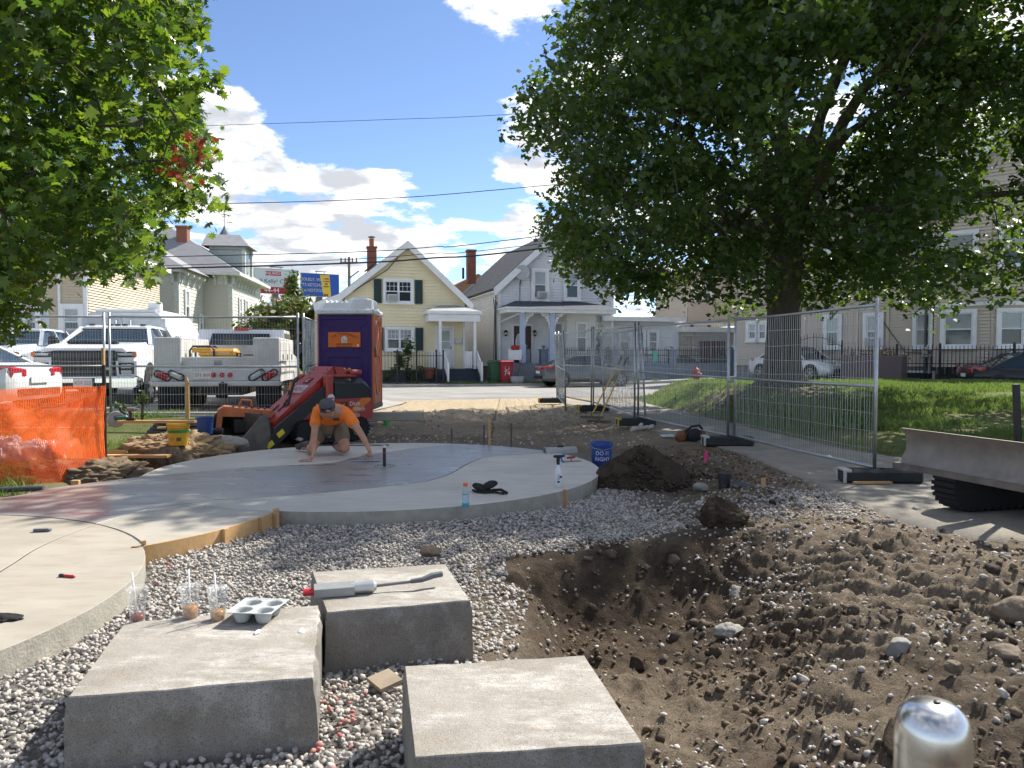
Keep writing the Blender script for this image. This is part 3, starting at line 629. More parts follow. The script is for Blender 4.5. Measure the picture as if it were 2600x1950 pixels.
def build_grass():
    rng = RNG; gm = leaf_mat('grass_blade', (.075, .14, .032), (.14, .185, .05), (.20, .30, .055), .6, .40)
    n = 112000; y = 9.5 + 16.5 * rng.random(n) ** 1.25; x = path_r(y) + rng.random(n) ** 1.1 * (np.minimum(.72 * y + 1, 16) - path_r(y)); s = S_(x, y)
    nn = fbm(x, y, .7, 4); p = sst(-.30, .25, nn + .16) * sst(0, .3, x - path_r(y)) * (s < S_NEAR - .1)
    p = p * (1 - .93 * np.exp(-(((x - 7.0) / 1.6) ** 2 + ((y - 19.3) / 1.6) ** 2))) * (1 - .9 * np.exp(-(((x - 5.1) / 1.0) ** 2 + ((y - 19.6) / 1.0) ** 2)))
    keep = rng.random(n) < p; x, y = x[keep], y[keep]; h = rng.uniform(.035, .09, len(x)) * (1 + .5 * (fbm(x, y, 2.5, 2) > .2))
    grass('grass', x, y, h, .0045 + .00035 * y, gm, 'short green lawn grass around the big maple')
    n = 26000; x = rng.uniform(-9.5, -4.7, n); y = rng.uniform(8, 14.9, n); nn = fbm(x, y, .9, 3)
    keep = (rng.random(n) < sst(-.2, .25, nn + .1)) & (d_main(x, y) > .35) & ((x < -5.2) | (y > 11.9)); x, y = x[keep], y[keep]
    grass('grass', x, y, rng.uniform(.04, .16, len(x)), .007, gm, 'rough verge grass by the left wire fence')
    t = rng.uniform(-14, 20, 5200); s = S_FAR + .2 + np.abs(rng.normal(0, .25, 5200)); x = EX * t - EY * s; y = EY * t + EX * s; keep = fbm(x, y, .5, 3) > -.05; x, y = x[keep], y[keep]
    o = grass('grass', x, y, rng.uniform(.08, .2, len(x)) + .13, .014, gm, 'weeds growing along the far kerb')
build_grass()
# ================================================================ houses
white_trim = M('white_trim', (.80, .81, .82), .5, var=.06, scale=3)
glass_dark = M('window_glass', (.035, .045, .05), .06, var=0, coat=0, spec=.8)
glass_blind = M('window_blind', (.34, .37, .37), .12, var=.1, scale=2, spec=.8)
shingle = M('roof_shingle', (.13, .135, .14), .9, col2=(.20, .205, .21), scale=3, stretch=(1, 1, 6), bump=.7, bscale=14)
shingle_dark = M('roof_shingle_dark', (.05, .053, .057), .9, col2=(.09, .093, .098), scale=3, stretch=(1, 1, 6), bump=.7, bscale=14)
brick_m = M('brick', (.30, .11, .07), .85, col2=(.20, .08, .055), scale=9, bump=.4, bscale=30)
iron = M('black_iron', (.02, .02, .023), .45, var=.1)
stone_dk = M('foundation_stone', (.16, .16, .155), .9, col2=(.25, .245, .235), scale=3, bump=.6, bscale=12)
metal_gray = M('ac_casing', (.55, .56, .56), .5, var=.08)
class Fac:                                # a wall plane: origin, heading; turns pixels into wall coordinates
    def __init__(s, o, rz, z0=0.): s.o = Vector((o[0], o[1], z0)); s.rz = rz; s.e = Vector((math.cos(rz), math.sin(rz), 0)); s.M = Matrix.Translation(s.o) @ Matrix.Rotation(rz, 4, 'Z'); s.I = s.M.inverted()
    def t(s, px): k = (px - 1300) / FPX; return (k * s.o.y - s.o.x) / (s.e.x - k * s.e.y)
    def tz(s, px, py): t = s.t(px); p = s.o + s.e * t; return (t, U(px, py, p.y).z - s.o.z)
    def loc(s, px, py, d): return s.I @ U(px, py, d)
FRONT = Matrix.Identity(4)
def left_M(depth, x=0., y0=0.): return Matrix(((0, 1, 0, x), (-1, 0, 0, y0 + depth), (0, 0, 1, 0), (0, 0, 0, 1)))
def right_M(x, y0=0.): return Matrix(((0, -1, 0, x), (1, 0, 0, y0), (0, 0, 1, 0), (0, 0, 0, 1)))
def siding(b, poly, Mx=FRONT, course=.15, lip=.045):
    zs = [p[1] for p in poly]; z0, z1 = min(zs), max(zs); n = len(poly)
    def span(z):
        xs = []
        for i in range(n):
            (xa, za), (xb, zb) = poly[i], poly[(i + 1) % n]
            if abs(za - zb) < 1e-6:
                if abs(za - z) < 1e-4: xs += [xa, xb]
            elif min(za, zb) - 1e-6 <= z <= max(za, zb) + 1e-6: xs.append(xa + (xb - xa) * (z - za) / (zb - za))
        return (min(xs), max(xs)) if xs else None
    old = b.xf; b.xf = (old @ Mx) if old is not None else Mx; z = z0
    while z < z1 - .004:
        zt = min(z + course, z1); a = span(z + 1e-5); c = span(zt - 1e-5)
        if a and c:
            b.add([(a[0], -lip, z), (a[1], -lip, z), (c[1], 0, zt), (c[0], 0, zt), (a[0], 0, z), (a[1], 0, z)], [(0, 1, 2, 3), (4, 5, 1, 0)])
        z = zt
    b.xf = old
def XF(b, Mx): b.xf = Mx; return b
def window(parent, x, z, w, h, Mx=FRONT, cols=1, grid=None, casing=.11, upper=None, lower=None, mat=None, sill=True, name='window'):
    """x, z: lower left of the glazed opening"""
    Mx = Mx @ Matrix.Translation((0, -.05, 0)); mat = mat or white_trim; b = B(Mx); c = casing
    for (xx, zz, ww, hh) in ((x - c, z, c, h), (x + w, z, c, h), (x - c, z + h, w + 2 * c, c), (x - c, z - c * .8, w + 2 * c, c * .8)):
        b.box((xx + ww / 2, -.035, zz + hh / 2), (ww, .09, hh))
    if sill: b.box((x + w / 2, -.06, z - c * .8 - .02), (w + 2 * c + .08, .15, .045))
    cw = w / cols
    for i in range(cols):
        x0 = x + i * cw
        if i: b.box((x0, -.03, z + h / 2), (.09, .07, h))
        b.box((x0 + cw / 2, -.028, z + h / 2), (cw, .05, .05))
        for sx in (x0 + .025, x0 + cw - .025): b.box((sx, -.022, z + h / 2), (.05, .045, h))
        for szz in (z + .025, z + h - .025): b.box((x0 + cw / 2, -.021, szz), (cw, .043, .05))
        if grid:
            for k in range(1, grid[0]): b.box((x0 + cw * k / grid[0], -.02, z + h * .75), (.016, .035, h * .5))
            for k in range(1, grid[1]): b.box((x0 + cw / 2, -.019, z + h * .5 + h * .5 * k / grid[1]), (cw, .033, .016))
    o = part(name, b, mat, parent)
    for i in range(cols):
        x0 = x + i * cw
        for (zz, hh, mm) in ((z + h * .5, h * .5, upper or glass_blind), (z, h * .5, lower or glass_dark)):
            p = B(Mx); p.box((x0 + cw / 2, -.004, zz + hh / 2), (cw - .06, .012, hh - .05)); part('pane', p, mm, o)
    return o
def ac_unit(parent, x, z, w=.5, h=.36, Mx=FRONT):
    b = B(Mx); b.box((x, -.17, z + h / 2), (w, .34, h), ch=.02); o = part('air_conditioner', b, metal_gray, parent)
    b = B(Mx)
    for k in range(5): b.box((x + .02, -.342, z + .06 + k * (h - .1) / 5), (w * .8, .012, .022))
    part('grille', b, M('ac_grille', (.18, .18, .18), .6), o); return o
def trim(parent, segs, mat=None, name='trim', Mx=FRONT):
    for (x, y, z, sx, sy, sz) in segs:
        b = B(Mx); b.box((x, y, z), (sx, sy, sz)); o = part(name, b, mat or white_trim, parent)
    return o
def roof_profile(parent, prof, y0, y1, th=.14, mat=None, fascia=True, tw=.24, fmat=None):
    """roof slab following a profile line (x,z) seen from the front, from y0 (front) to y1 (back)"""
    n = len(prof); P = [Vector((x, z)) for x, z in prof]; nor = []
    for i in range(n):
        d = (P[min(i + 1, n - 1)] - P[max(i - 1, 0)]).normalized(); nor.append(Vector((-d.y, d.x)))
    up_ = [P[i] + nor[i] * th for i in range(n)]
    b = B(); b.prism([tuple(p) for p in P] + [tuple(p) for p in up_[::-1]], y0, y1, 'XZ'); o = part('roof', b, mat or shingle, parent)
    if fascia:
        lo_ = [p - Vector((0, tw)) for p in P]
        b = B()
        for i in range(n - 1):
            poly = [tuple(lo_[i]), tuple(lo_[i + 1]), tuple(up_[i + 1] - nor[i + 1] * .02), tuple(up_[i] - nor[i] * .02)]
            b.prism(poly, y0 - .05, y0 - .002, 'XZ')
        part('rake_board', b, fmat or white_trim, o)
    return o
def picket_fence(name, label, cat, pts, h, z0, spacing=.11, group=None, rails=(.12, .62, .92), posts=True, arch=None, top=.08):
    """iron fence along points (x, y)"""
    t = T(name, label, cat, (pts[0][0], pts[0][1], z0), 0, group); o = Vector((pts[0][0], pts[0][1])); pk = B(); rl = B(); L_ = [0]
    for i in range(len(pts) - 1):
        a = Vector(pts[i]) - o; b_ = Vector(pts[i + 1]) - o; l = (b_ - a).length; k = max(1, int(l / spacing))
        hh = lambda f: h + (arch(f) if arch else 0)
        for j in range(k + 1):
            p = a + (b_ - a) * j / k; pk.box((p.x, p.y, hh(j / k) / 2 + .04), (.018, .018, hh(j / k)))
            pk.lathe([(.016, 0), (.001, .06)], 4, (p.x, p.y, hh(j / k) + .04), close=False)
        for r_ in rails:
            if arch and r_ > .8:
                for j in range(8):
                    p = a + (b_ - a) * j / 8; q = a + (b_ - a) * (j + 1) / 8; rl.bar((p.x, p.y, hh(j / 8) * r_), (q.x, q.y, hh((j + 1) / 8) * r_), .028, .03)
            else: rl.bar((a.x, a.y, h * r_), (b_.x, b_.y, h * r_), .028, .03)
    k = part('pickets', pk, iron, t); k['kind'] = 'stuff'; part('rail', rl, iron, t)
    if posts:
        for p in pts:
            q = Vector(p) - o; b = B(); b.box((q.x, q.y, h * .54), (.07, .07, h * 1.08)); b.lathe([(.045, 0), (.045, .03), (.03, .07), (.001, .09)], 8, (q.x, q.y, h * 1.08)); part('post', b, iron, t)
    return t

# ---------------------------------------------------------------- yellow cottage
RZ = math.atan2(EY, EX)
def yellow():
    o = SP(0, S_HOUSE); k = (808 - 1300) / FPX
    f0 = Fac(o, RZ, .17); t0 = f0.t(808); org = f0.o + f0.e * t0; f = Fac((org.x, org.y), RZ, .17)
    h = T('yellow_cottage', 'small pale yellow clapboard cottage with grey gable roof and dark green shutters', 'house', f.o, RZ)
    ysid = M('yellow_siding', (.83, .74, .51), .6, var=.05, scale=1.5)
    W = f.t(1180); pk = f.tz(1035, 620); el = f.tz(805, 776); kk = f.tz(866, 752); er = f.tz(1192, 774); dp = 9.0
    base = .62
    b = B(); siding(b, [(0, base), (W, base), (W, er[1] + .12), (pk[0], pk[1] - .08), (kk[0], kk[1] - .05), (0, el[1])]); siding(b, [(0, base), (dp, base), (dp, el[1]), (0, el[1])], left_M(dp)); siding(b, [(0, base), (dp, base), (dp, er[1]), (0, er[1])], right_M(W)); part('wall', b, ysid, h, rc=False)
    b = B(); b.box((W / 2, dp / 2, base / 2 - .2), (W - .06, dp - .06, base + .4)); part('foundation', b, M('painted_foundation', (.055, .075, .10), .8), h)
    r = roof_profile(h, [(el[0] - .12, el[1] - .02), kk, pk, (er[0] + .06, er[1] - .06)], -.3, dp + .3, .13, shingle, True, .22)
    trim(h, [(.05, -.03, (base + el[1]) / 2, .1, .09, el[1] - base), (W - .05, -.03, (base + er[1]) / 2, .1, .09, er[1] - base + .1)], name='corner_board')
    sh = M('green_shutter', (.018, .045, .045), .5, var=.1)
    for (x0, x1, y0, y1, gl) in ((979, 1045, 715, 766, glass_dark), (983, 1046, 836, 886, glass_blind)):
        a = f.tz(x0, y1); c = f.tz(x1, y0); w = window(h, a[0], a[1], c[0] - a[0], c[1] - a[1], cols=2, grid=(3, 2), upper=gl, lower=glass_dark)
        cw = (c[0] - a[0])
        for sx in (a[0] - .36, c[0] + .36):
            b = B(); b.box((sx, -.07, (a[1] + c[1]) / 2), (.36, .06, c[1] - a[1] + .14))
            for zz in np.arange(a[1] + .02, c[1], .09): b.box((sx, -.103, zz), (.28, .012, .05), (R(-18), 0, 0))
            part('shutter', b, sh, h)
    a = f.tz(995, 766); ac_unit(h, a[0], a[1] + .0, .46, .34)
    # entry porch
    pl = f.tz(1072, 800); pr = f.tz(1207, 803); pt = f.tz(1112, 787); dpn = 1.35
    b = B(); b.loft([[(pl[0], -dpn - .1, pl[1]), (pr[0], -dpn - .1, pl[1]), (pr[0], .0, pl[1]), (pl[0], .0, pl[1])], [(pl[0], -dpn - .1, pl[1] + .14), (pr[0], -dpn - .1, pl[1] + .14), (pr[0], .0, pl[1] + .14), (pl[0], .0, pl[1] + .14)]])
    part('porch_fascia', b, white_trim, h)
    b = B(); zt = pl[1] + .143; b.add([(pl[0] + .02, -dpn - .08, zt), (pr[0] - .02, -dpn - .08, zt), (pr[0] - .02, 0, zt), (pl[0] + .02, 0, zt), (pl[0] + .9, -.02, zt + .34), (pr[0] - .9, -.02, zt + .34)], [(0, 1, 5, 4), (1, 2, 5), (3, 0, 4), (2, 3, 4, 5), (0, 3, 2, 1)]); part('porch_roof', b, M('porch_roof_grey', (.36, .37, .37), .8), h)
    fl = f.tz(1132, 935)[1]; zl = pl[1] - .36
    b = B(); b.box(((pl[0] + pr[0]) / 2, -dpn + .02, pl[1] - .18), (pr[0] - pl[0] - .16, .1, .34)); b.box((pl[0] + .2, -dpn / 2, pl[1] - .18), (.1, dpn - .1, .34)); b.box((pr[0] - .2, -dpn / 2, pl[1] - .18), (.1, dpn - .1, .34)); part('porch_beam', b, white_trim, h)
    b = B(); dl = f.tz(1087, 820)[0]; dr = f.tz(1200, 820)[0]
    for xx in (f.t(1105) - .0, f.t(1190)):
        b = B(); b.box((xx, -dpn + .02, (fl + zl) / 2), (.12, .12, zl - fl + .04)); part('porch_post', b, white_trim, h)
    navy = M('navy_paint', (.03, .045, .07), .7)
    xa, xb = f.t(1105) - .12, f.t(1190) + .12
    b = B(); b.box(((xa + xb) / 2, -dpn / 2 + .0, fl / 2 - .02), (xb - xa, dpn, fl)); part('porch_floor', b, navy, h)
    for k in range(3):
        b = B(); b.box(((xa + xb) / 2 + .1, -dpn - .15 - .28 * k, fl - .19 * (k + 1) - .1), (xb - xa - .3, .3, .19)); part('step', b, navy, h)
    for (xx, s_) in ((xa + .3, 1), (xb - .02, 1)):
        b = B(); b.bar((xx, -dpn, fl + .82), (xx, -dpn - .95, fl + .2), .05, .06); b.bar((xx, -dpn, fl + .18), (xx, -dpn - .95, fl - .45), .04, .05)
        for j in range(1, 7): q = j / 7; b.bar((xx, -dpn - .95 * q, fl + .18 - .63 * q), (xx, -dpn - .95 * q, fl + .82 - .62 * q), .03)
        b.box((xx, -dpn - .97, fl - .13), (.09, .09, .9)); part('stair_railing', b, white_trim, h)
    for (x0, x1) in ((f.t(1087), f.t(1104)), (f.t(1168), f.t(1186))):
        b = B()
        for xx in np.arange(x0, x1, .09): b.box((xx, -dpn + .02 if x0 > f.t(1150) else -.6, fl + .42), (.075, .03, .8))
        part('porch_skirt_panel', b, white_trim, h)
    a = f.tz(1111, 933); c = f.tz(1147, 833); b = B(); b.box(((a[0] + c[0]) / 2, -.03, (a[1] + c[1]) / 2), (c[0] - a[0], .064, c[1] - a[1])); d = part('door', b, M('white_door', (.70, .72, .74), .45, var=.04), h)
    b = B(); ww = c[0] - a[0]; hh = c[1] - a[1]; xm = (a[0] + c[0]) / 2
    b.box((xm, -.066, a[1] + hh * .70), (ww * .68, .012, hh * .46)); part('pane', b, glass_blind, d)
    b = B(); b.box((xm, -.075, a[1] + hh * .66), (ww * .7, .02, .03)); b.bar((a[0] + .12, -.065, a[1] + .15), (c[0] - .12, -.065, a[1] + hh * .42), .02, .035); b.bar((a[0] + .12, -.065, a[1] + hh * .42), (c[0] - .12, -.065, a[1] + .15), .02, .035); part('door_cross', b, white_trim, d)
    b = B(); b.box((c[0] - .06, -.09, a[1] + hh * .5), (.03, .06, .12)); part('handle', b, iron, d)
    trim(h, [(a[0] - .06, -.03, (a[1] + c[1]) / 2, .1, .08, hh + .02), (c[0] + .06, -.03, (a[1] + c[1]) / 2, .1, .08, hh + .02), (xm, -.03, c[1] + .06, ww + .22, .081, .1)], name='door_frame')
    a = f.tz(1163, 866); b = B(); b.box((a[0], -.09, a[1]), (.34, .14, .26), ch=.02); part('mailbox', b, M('mailbox_grey', (.6, .62, .64), .5), h)
    a = f.tz(1127, 818); b = B(); b.lathe([(.05, .05), (.09, 0), (.05, -.08), (.001, -.1)], 12, (a[0], -dpn / 2, zl + .15)); part('porch_light', b, white_trim, h)
    # chimney
    p = f.loc(944, 672, 40.5); tp = f.loc(944, 630, 40.5).z; b = B(); b.box((p.x, p.y, (tp + p.z - .9) / 2), (.46, .46, tp - p.z + .9)); b.box((p.x, p.y, tp + .03), (.54, .54, .08)); c = part('chimney', b, brick_m, h)
    b = B(); b.lathe([(.13, 0), (.13, .42)], 12, (p.x, p.y, tp + .07)); part('flue', b, M('clay_flue', (.42, .13, .06), .8), c)
    b = B(); b.lathe([(.19, .48), (.19, .52), (.001, .58)], 12, (p.x, p.y, tp + .07)); b.box((p.x, p.y, tp + .52), (.03, .03, .1)); part('flue_cap', b, M('flue_cap', (.2, .19, .18), .5, .6), c)
    for (px, py) in ((937, 681), (900, 697)):
        q = f.loc(px, py, 39.5); b = B(); b.box((q.x, q.y, q.z), (.5, .7, .06), (0, R(-38), 0)); part('skylight', b, glass_dark, h)
    # dark power cable drooping down the wall
    b = B(); b.tube([Vector((*([f.tz(x, y)[0]] + [-.05]), f.tz(x, y)[1])) for x, y in ((1012, 654), (985, 685), (900, 738), (880, 748), (872, 768), (868, 775))], .018, 5); part('service_cable', b, iron, h)
    # yard plants
    return f
yf = yellow()
def yard_fence():
    pts = []
    for px in (962, 1009, 1058, 1108): k = (px - 1300) / FPX; t = (k * (EX * 34.9) + EY * 34.9) / (EX - k * EY); pts.append(SP(t, 34.9))
    pts.append(tuple(Vector(pts[-1]) + Vector((EX, EY)) * .32))
    picket_fence('iron_fence', 'black iron picket fence in front of the yellow cottage', 'fence', pts, 1.38, .185, .12, rails=(.08, .45, .93))
yard_fence()

# ---------------------------------------------------------------- white house with porch
def white():
    o = SP(0, S_HOUSE + .15); f0 = Fac(o, RZ, .2); t0 = f0.t(1264); org = f0.o + f0.e * t0; f = Fac((org.x, org.y), RZ, .2)
    h = T('white_house', 'white clapboard house with dark gable roof, bracketed porch and bay window', 'house', f.o, RZ)
    ws = M('white_siding', (.72, .73, .75), .6, var=.05, scale=1.2); base = .75; dp = 9.5
    el = f.tz(1256, 732); pk = f.tz(1411, 590); W = f.t(1556); wz = el[1]
    b = B(); siding(b, [(0, base), (W, base), (W, wz + .1), (pk[0], pk[1] - .06), (0, wz + .1)], course=.14); siding(b, [(0, base), (dp, base), (dp, wz), (0, wz)], left_M(dp), .14); siding(b, [(0, base), (dp, base), (dp, wz), (0, wz)], right_M(W), .14); part('wall', b, ws, h, rc=False)
    b = B(); b.box((W / 2, dp / 2, base / 2 - .1), (W - .06, dp - .06, base + .2)); part('foundation', b, stone_dk, h)
    roof_profile(h, [(-.22, wz - .12), pk, (W + .22, wz - .12)], -.3, dp + .3, .14, shingle_dark, True, .26)
    trim(h, [(.07, -.03, (base + wz) / 2, .14, .09, wz - base), (W - .07, -.03, (base + wz) / 2, .14, .09, wz - base)], name='corner_board')
    b = B(left_M(dp)); b.box((dp / 2, -.1, wz - .05), (dp + .5, .24, .22)); part('eave_board', b, white_trim, h)
    p = f.loc(1196, 677, 46.5); tp = f.loc(1196, 637, 46.5).z; b = B(); b.box((p.x, p.y, (tp + p.z - 1.) / 2), (.5, .5, tp - p.z + 1.)); b.box((p.x, p.y, tp), (.58, .58, .1)); part('chimney', b, brick_m, h)
    p = f.loc(1176, 695, 46); b = B(); b.tube([(p.x, p.y, p.z - .3), (p.x, p.y, p.z + .35)], .07, 8); part('vent_pipe', b, iron, h)
    for (x0, x1, y0, y1) in ((1355, 1385, 690, 757), (1436, 1466, 693, 757)):
        a = f.tz(x0, y1); c = f.tz(x1, y0); window(h, a[0], a[1], c[0] - a[0], c[1] - a[1], casing=.16)
    a = f.tz(1372, 758); ac_unit(h, a[0], a[1], .48, .34)
    # dish
    a = f.tz(1322, 693); b = B(); b.lathe([(.001, 0), (.2, .03), (.36, .11), (.37, .11), (.2, .015)], 20, (0, 0, 0), 'Y', False); d = part('satellite_dish', b, M('dish_grey', (.45, .46, .47), .5), h, True, (a[0], -.35, a[1]), (R(-10), 0, R(155)))
    b = B(); b.tube([(a[0], -.3, a[1]), (a[0] - .05, -.12, a[1] - .5), (a[0] - .05, 0, a[1] - .6)], .03, 6); b.tube([(a[0] - .05, -.05, a[1] - .6), (a[0] - .06, -.04, a[1] - 1.5), (a[0] - .3, -.04, a[1] - 1.9)], .015, 5); part('dish_arm', b, iron, h)
    # porch
    x0 = f.t(1264); z_e = f.tz(1300, 792)[1]; x1 = f.t(1527); dpn = 1.7; fl = f.tz(1330, 922)[1]
    b = B(); b.box(((x0 + x1) / 2, -dpn / 2, z_e - .02), (x1 - x0, dpn + .3, .2)); b.box(((x0 + x1) / 2, -dpn / 2 - .08, z_e + .1), (x1 - x0 + .2, dpn + .34, .07)); part('porch_cornice', b, white_trim, h)
    zt = z_e + .14; b = B(); b.add([(x0 - .1, -dpn - .22, zt), (x1 + .1, -dpn - .22, zt), (x1 + .1, 0, zt), (x0 - .1, 0, zt), (x0 + .9, -.02, zt + .42), (x1 - .9, -.02, zt + .42)], [(0, 1, 5, 4), (1, 2, 5), (3, 0, 4), (2, 3, 4, 5), (0, 3, 2, 1)]); part('porch_roof', b, M('slate_blue_roof', (.045, .055, .075), .8), h)
    bl = M('pale_blue_paint', (.42, .49, .65), .5, var=.06)
    for px in (1303, 1376):
        xx = f.t(px); b = B(); b.box((xx, -dpn + .1, (fl + z_e - .1) / 2), (.26, .16, z_e - .1 - fl), ch=.02); b.box((xx, -dpn + .1, fl + .5), (.3, .2, .9), ch=.02); pst = part('porch_post', b, bl, h)
        for sx in ((1,) if px < 1350 else (-1, 1)):
            b = B(); zc = z_e - .12
            for (cx, cz, r_) in ((.3, -.16, .11), (.17, -.42, .09), (.46, -.07, .08)):
                b.tube([(xx + sx * (cx + r_ * math.cos(q)), -dpn + .1, zc + cz + r_ * math.sin(q)) for q in np.linspace(0, 5.2, 12)], .035, 5)
            b.tube([(xx + sx * .13, -dpn + .1, zc - .75), (xx + sx * .16, -dpn + .1, zc - .45), (xx + sx * .28, -dpn + .1, zc - .2), (xx + sx * .58, -dpn + .1, zc - .03)], .04, 5)
            part('bracket', b, white_trim, pst)
    b = B(); b.box(((x0 + f.t(1395)) / 2, -dpn / 2, fl / 2 - .05), (f.t(1395) - x0, dpn, fl + .0)); part('porch_floor', b, M('porch_grey', (.2, .23, .27), .7), h)
    # red-brown door with oval light
    a = f.tz(1309, 921); c = f.tz(1337, 828); hh = c[1] - a[1]; xm = (a[0] + c[0]) / 2 + .05
    b = B(); b.box((xm, -.05, a[1] + hh / 2), (.9, .10, hh)); d = part('door', b, M('maroon_door', (.06, .016, .014), .35), h)
    b = B(); b.lathe([(.001, 0), (.15, 0)], 24, (0, 0, 0), 'Y', False); q = part('oval_pane', b, glass_blind, d, loc=(xm - .18, -.112, a[1] + hh * .55)); q.scale = (1, 1, 2.6)
    b = B(); b.tube([(.17 * math.cos(t_), 0, .42 * math.sin(t_)) for t_ in np.linspace(0, 6.28, 25)[:-1]], .025, 5, closed=True); part('oval_frame', b, white_trim, d, loc=(xm - .18, -.11, a[1] + hh * .55))
    trim(h, [(xm - .51, -.03, a[1] + hh / 2, .12, .08, hh), (xm + .51, -.03, a[1] + hh / 2, .12, .08, hh), (xm, -.03, a[1] + hh + .06, 1.14, .081, .12)], name='door_frame')
    for px in (1283, 1356):
        a = f.tz(px, 846); b = B(); b.lathe([(.03, -.16), (.07, -.1), (.09, .04), (.12, .06), (.03, .16)], 8, (a[0], -.12, a[1])); l = part('wall_lantern', b, M('bronze', (.06, .035, .02), .4, .5), h)
        b = B(); b.lathe([(.04, -.08), (.075, -.07), (.085, .03)], 8, (a[0], -.125, a[1])); part('lantern_glass', b, M('lantern_glass', (.5, .42, .3), .2, var=0), l)
    # bay window
    bx0, bx1 = f.t(1399), f.t(1521); b = B(); pr_ = .85; q0 = bx0 + .55; q1 = bx1 - .55; poly = [(bx0, 0), (q0, -pr_), (q1, -pr_), (bx1, 0)]; zb, ztp = .5, z_e - .12
    b.prism(poly, zb, ztp); bay = part('bay_window', b, M('bay_white', (.66, .66, .63), .5, var=.04), h)
    wx = (bx1 - bx0); z0 = f.tz(1458, 892)[1]; z1 = f.tz(1458, 824)[1]
    for (pa, pb) in ((poly[0], poly[1]), (poly[1], poly[2]), (poly[2], poly[3])):
        A = Vector((*pa, 0)); C = Vector((*pb, 0)); dd = (C - A).normalized(); inn = Vector((-dd.y, dd.x, 0)); Mx = Matrix(((dd.x, inn.x, 0, A.x), (dd.y, inn.y, 0, A.y), (0, 0, 1, 0), (0, 0, 0, 1))); l = (C - A).length
        bb = B(Mx); w_ = .42; xm = l / 2
        for (xx, zz, ww, hh2) in ((xm - w_ / 2 - .05, (z0 + z1) / 2, .1, z1 - z0), (xm + w_ / 2 + .05, (z0 + z1) / 2, .1, z1 - z0), (xm, z1 + .05, w_ + .2, .1), (xm, z0 - .05, w_ + .2, .1), (xm, (z0 + z1) / 2, w_, .06)): bb.box((xx, -.03, zz), (ww, .06, hh2))
        wn = part('window_frame', bb, white_trim, bay)
        for (zz, hh2, mm) in (((z0 * .5 + z1 * .5), (z1 - z0) / 2, glass_blind), (z0, (z1 - z0) / 2, glass_dark)):
            p_ = B(Mx); p_.box((xm, -.006, zz + hh2 / 2), (w_, .012, hh2)); part('pane', p_, mm, bay)
    # downspout, meter cables
    b = B(); b.tube([(f.t(1302), -dpn - .05, z_e - .1), (f.t(1275), -.3, z_e - .45), (f.t(1268), -.12, z_e - .55), (f.t(1268), -.12, .1)], .05, 8); part('downspout', b, white_trim, h)
    b = B(); a = f.tz(1252, 757)
    for k in range(3): b.tube([(a[0] + .08 * k, -.06 - .04 * k, a[1] - .1 * k), (a[0] + .06 + .03 * k, -.08, a[1] - .6), (a[0] + .08 * k, -.07, 1.0)], .022, 5)
    b.tube([(a[0] + .12, -.1, a[1] + .3), (a[0] + .12, -.1, .6)], .035, 6); part('service_cables', b, M('cable_grey', (.09, .09, .095), .6), h)
    # one-storey wing to the right
    wx0, wx1 = f.t(1556), f.t(1728); zw = f.tz(1640, 812)[1]
    b = B(); siding(b, [(wx0, .5), (wx1, .5), (wx1, zw), (wx0, zw)], Matrix.Translation((0, .25, 0)), .16); part('wing_wall', b, ws, h, rc=False)
    b = B(); b.box(((wx0 + wx1) / 2, 2.6, zw / 2), (wx1 - wx0 - .06, 4.6, zw)); part('wing_body', b, ws, h)
    b = B(); b.box(((wx0 + wx1) / 2 - .25, 2.2, zw + .02), (wx1 - wx0 + .9, 4.9, .22)); part('wing_roof', b, white_trim, h)
    for (x0_, x1_, ac) in ((1577, 1600, 1), (1622, 1638, 0), (1650, 1672, 0)):
        a = f.tz(x0_, 893); c = f.tz(x1_, 842); window(h, a[0], a[1], c[0] - a[0], c[1] - a[1], Matrix.Translation((0, .24, 0)), upper=glass_blind if ac else glass_dark)
        if ac: ac_unit(h, (a[0] + c[0]) / 2 + .2, a[1] - .25, .5, .38, Matrix.Translation((0, .2, 0)))
    a = f.tz(1282, 893); b = B(); b.box((a[0], -dpn - .1, a[1] - .15), (.65, .12, .5)); part('porch_bench_box', b, white_trim, h)
    b = B(); b.box((a[0], -dpn - .16, a[1] + .18), (.42, .1, .22), ch=.03); part('red_mailbox', b, M('red_box', (.35, .02, .02), .5), h)
    return f
wf = white()
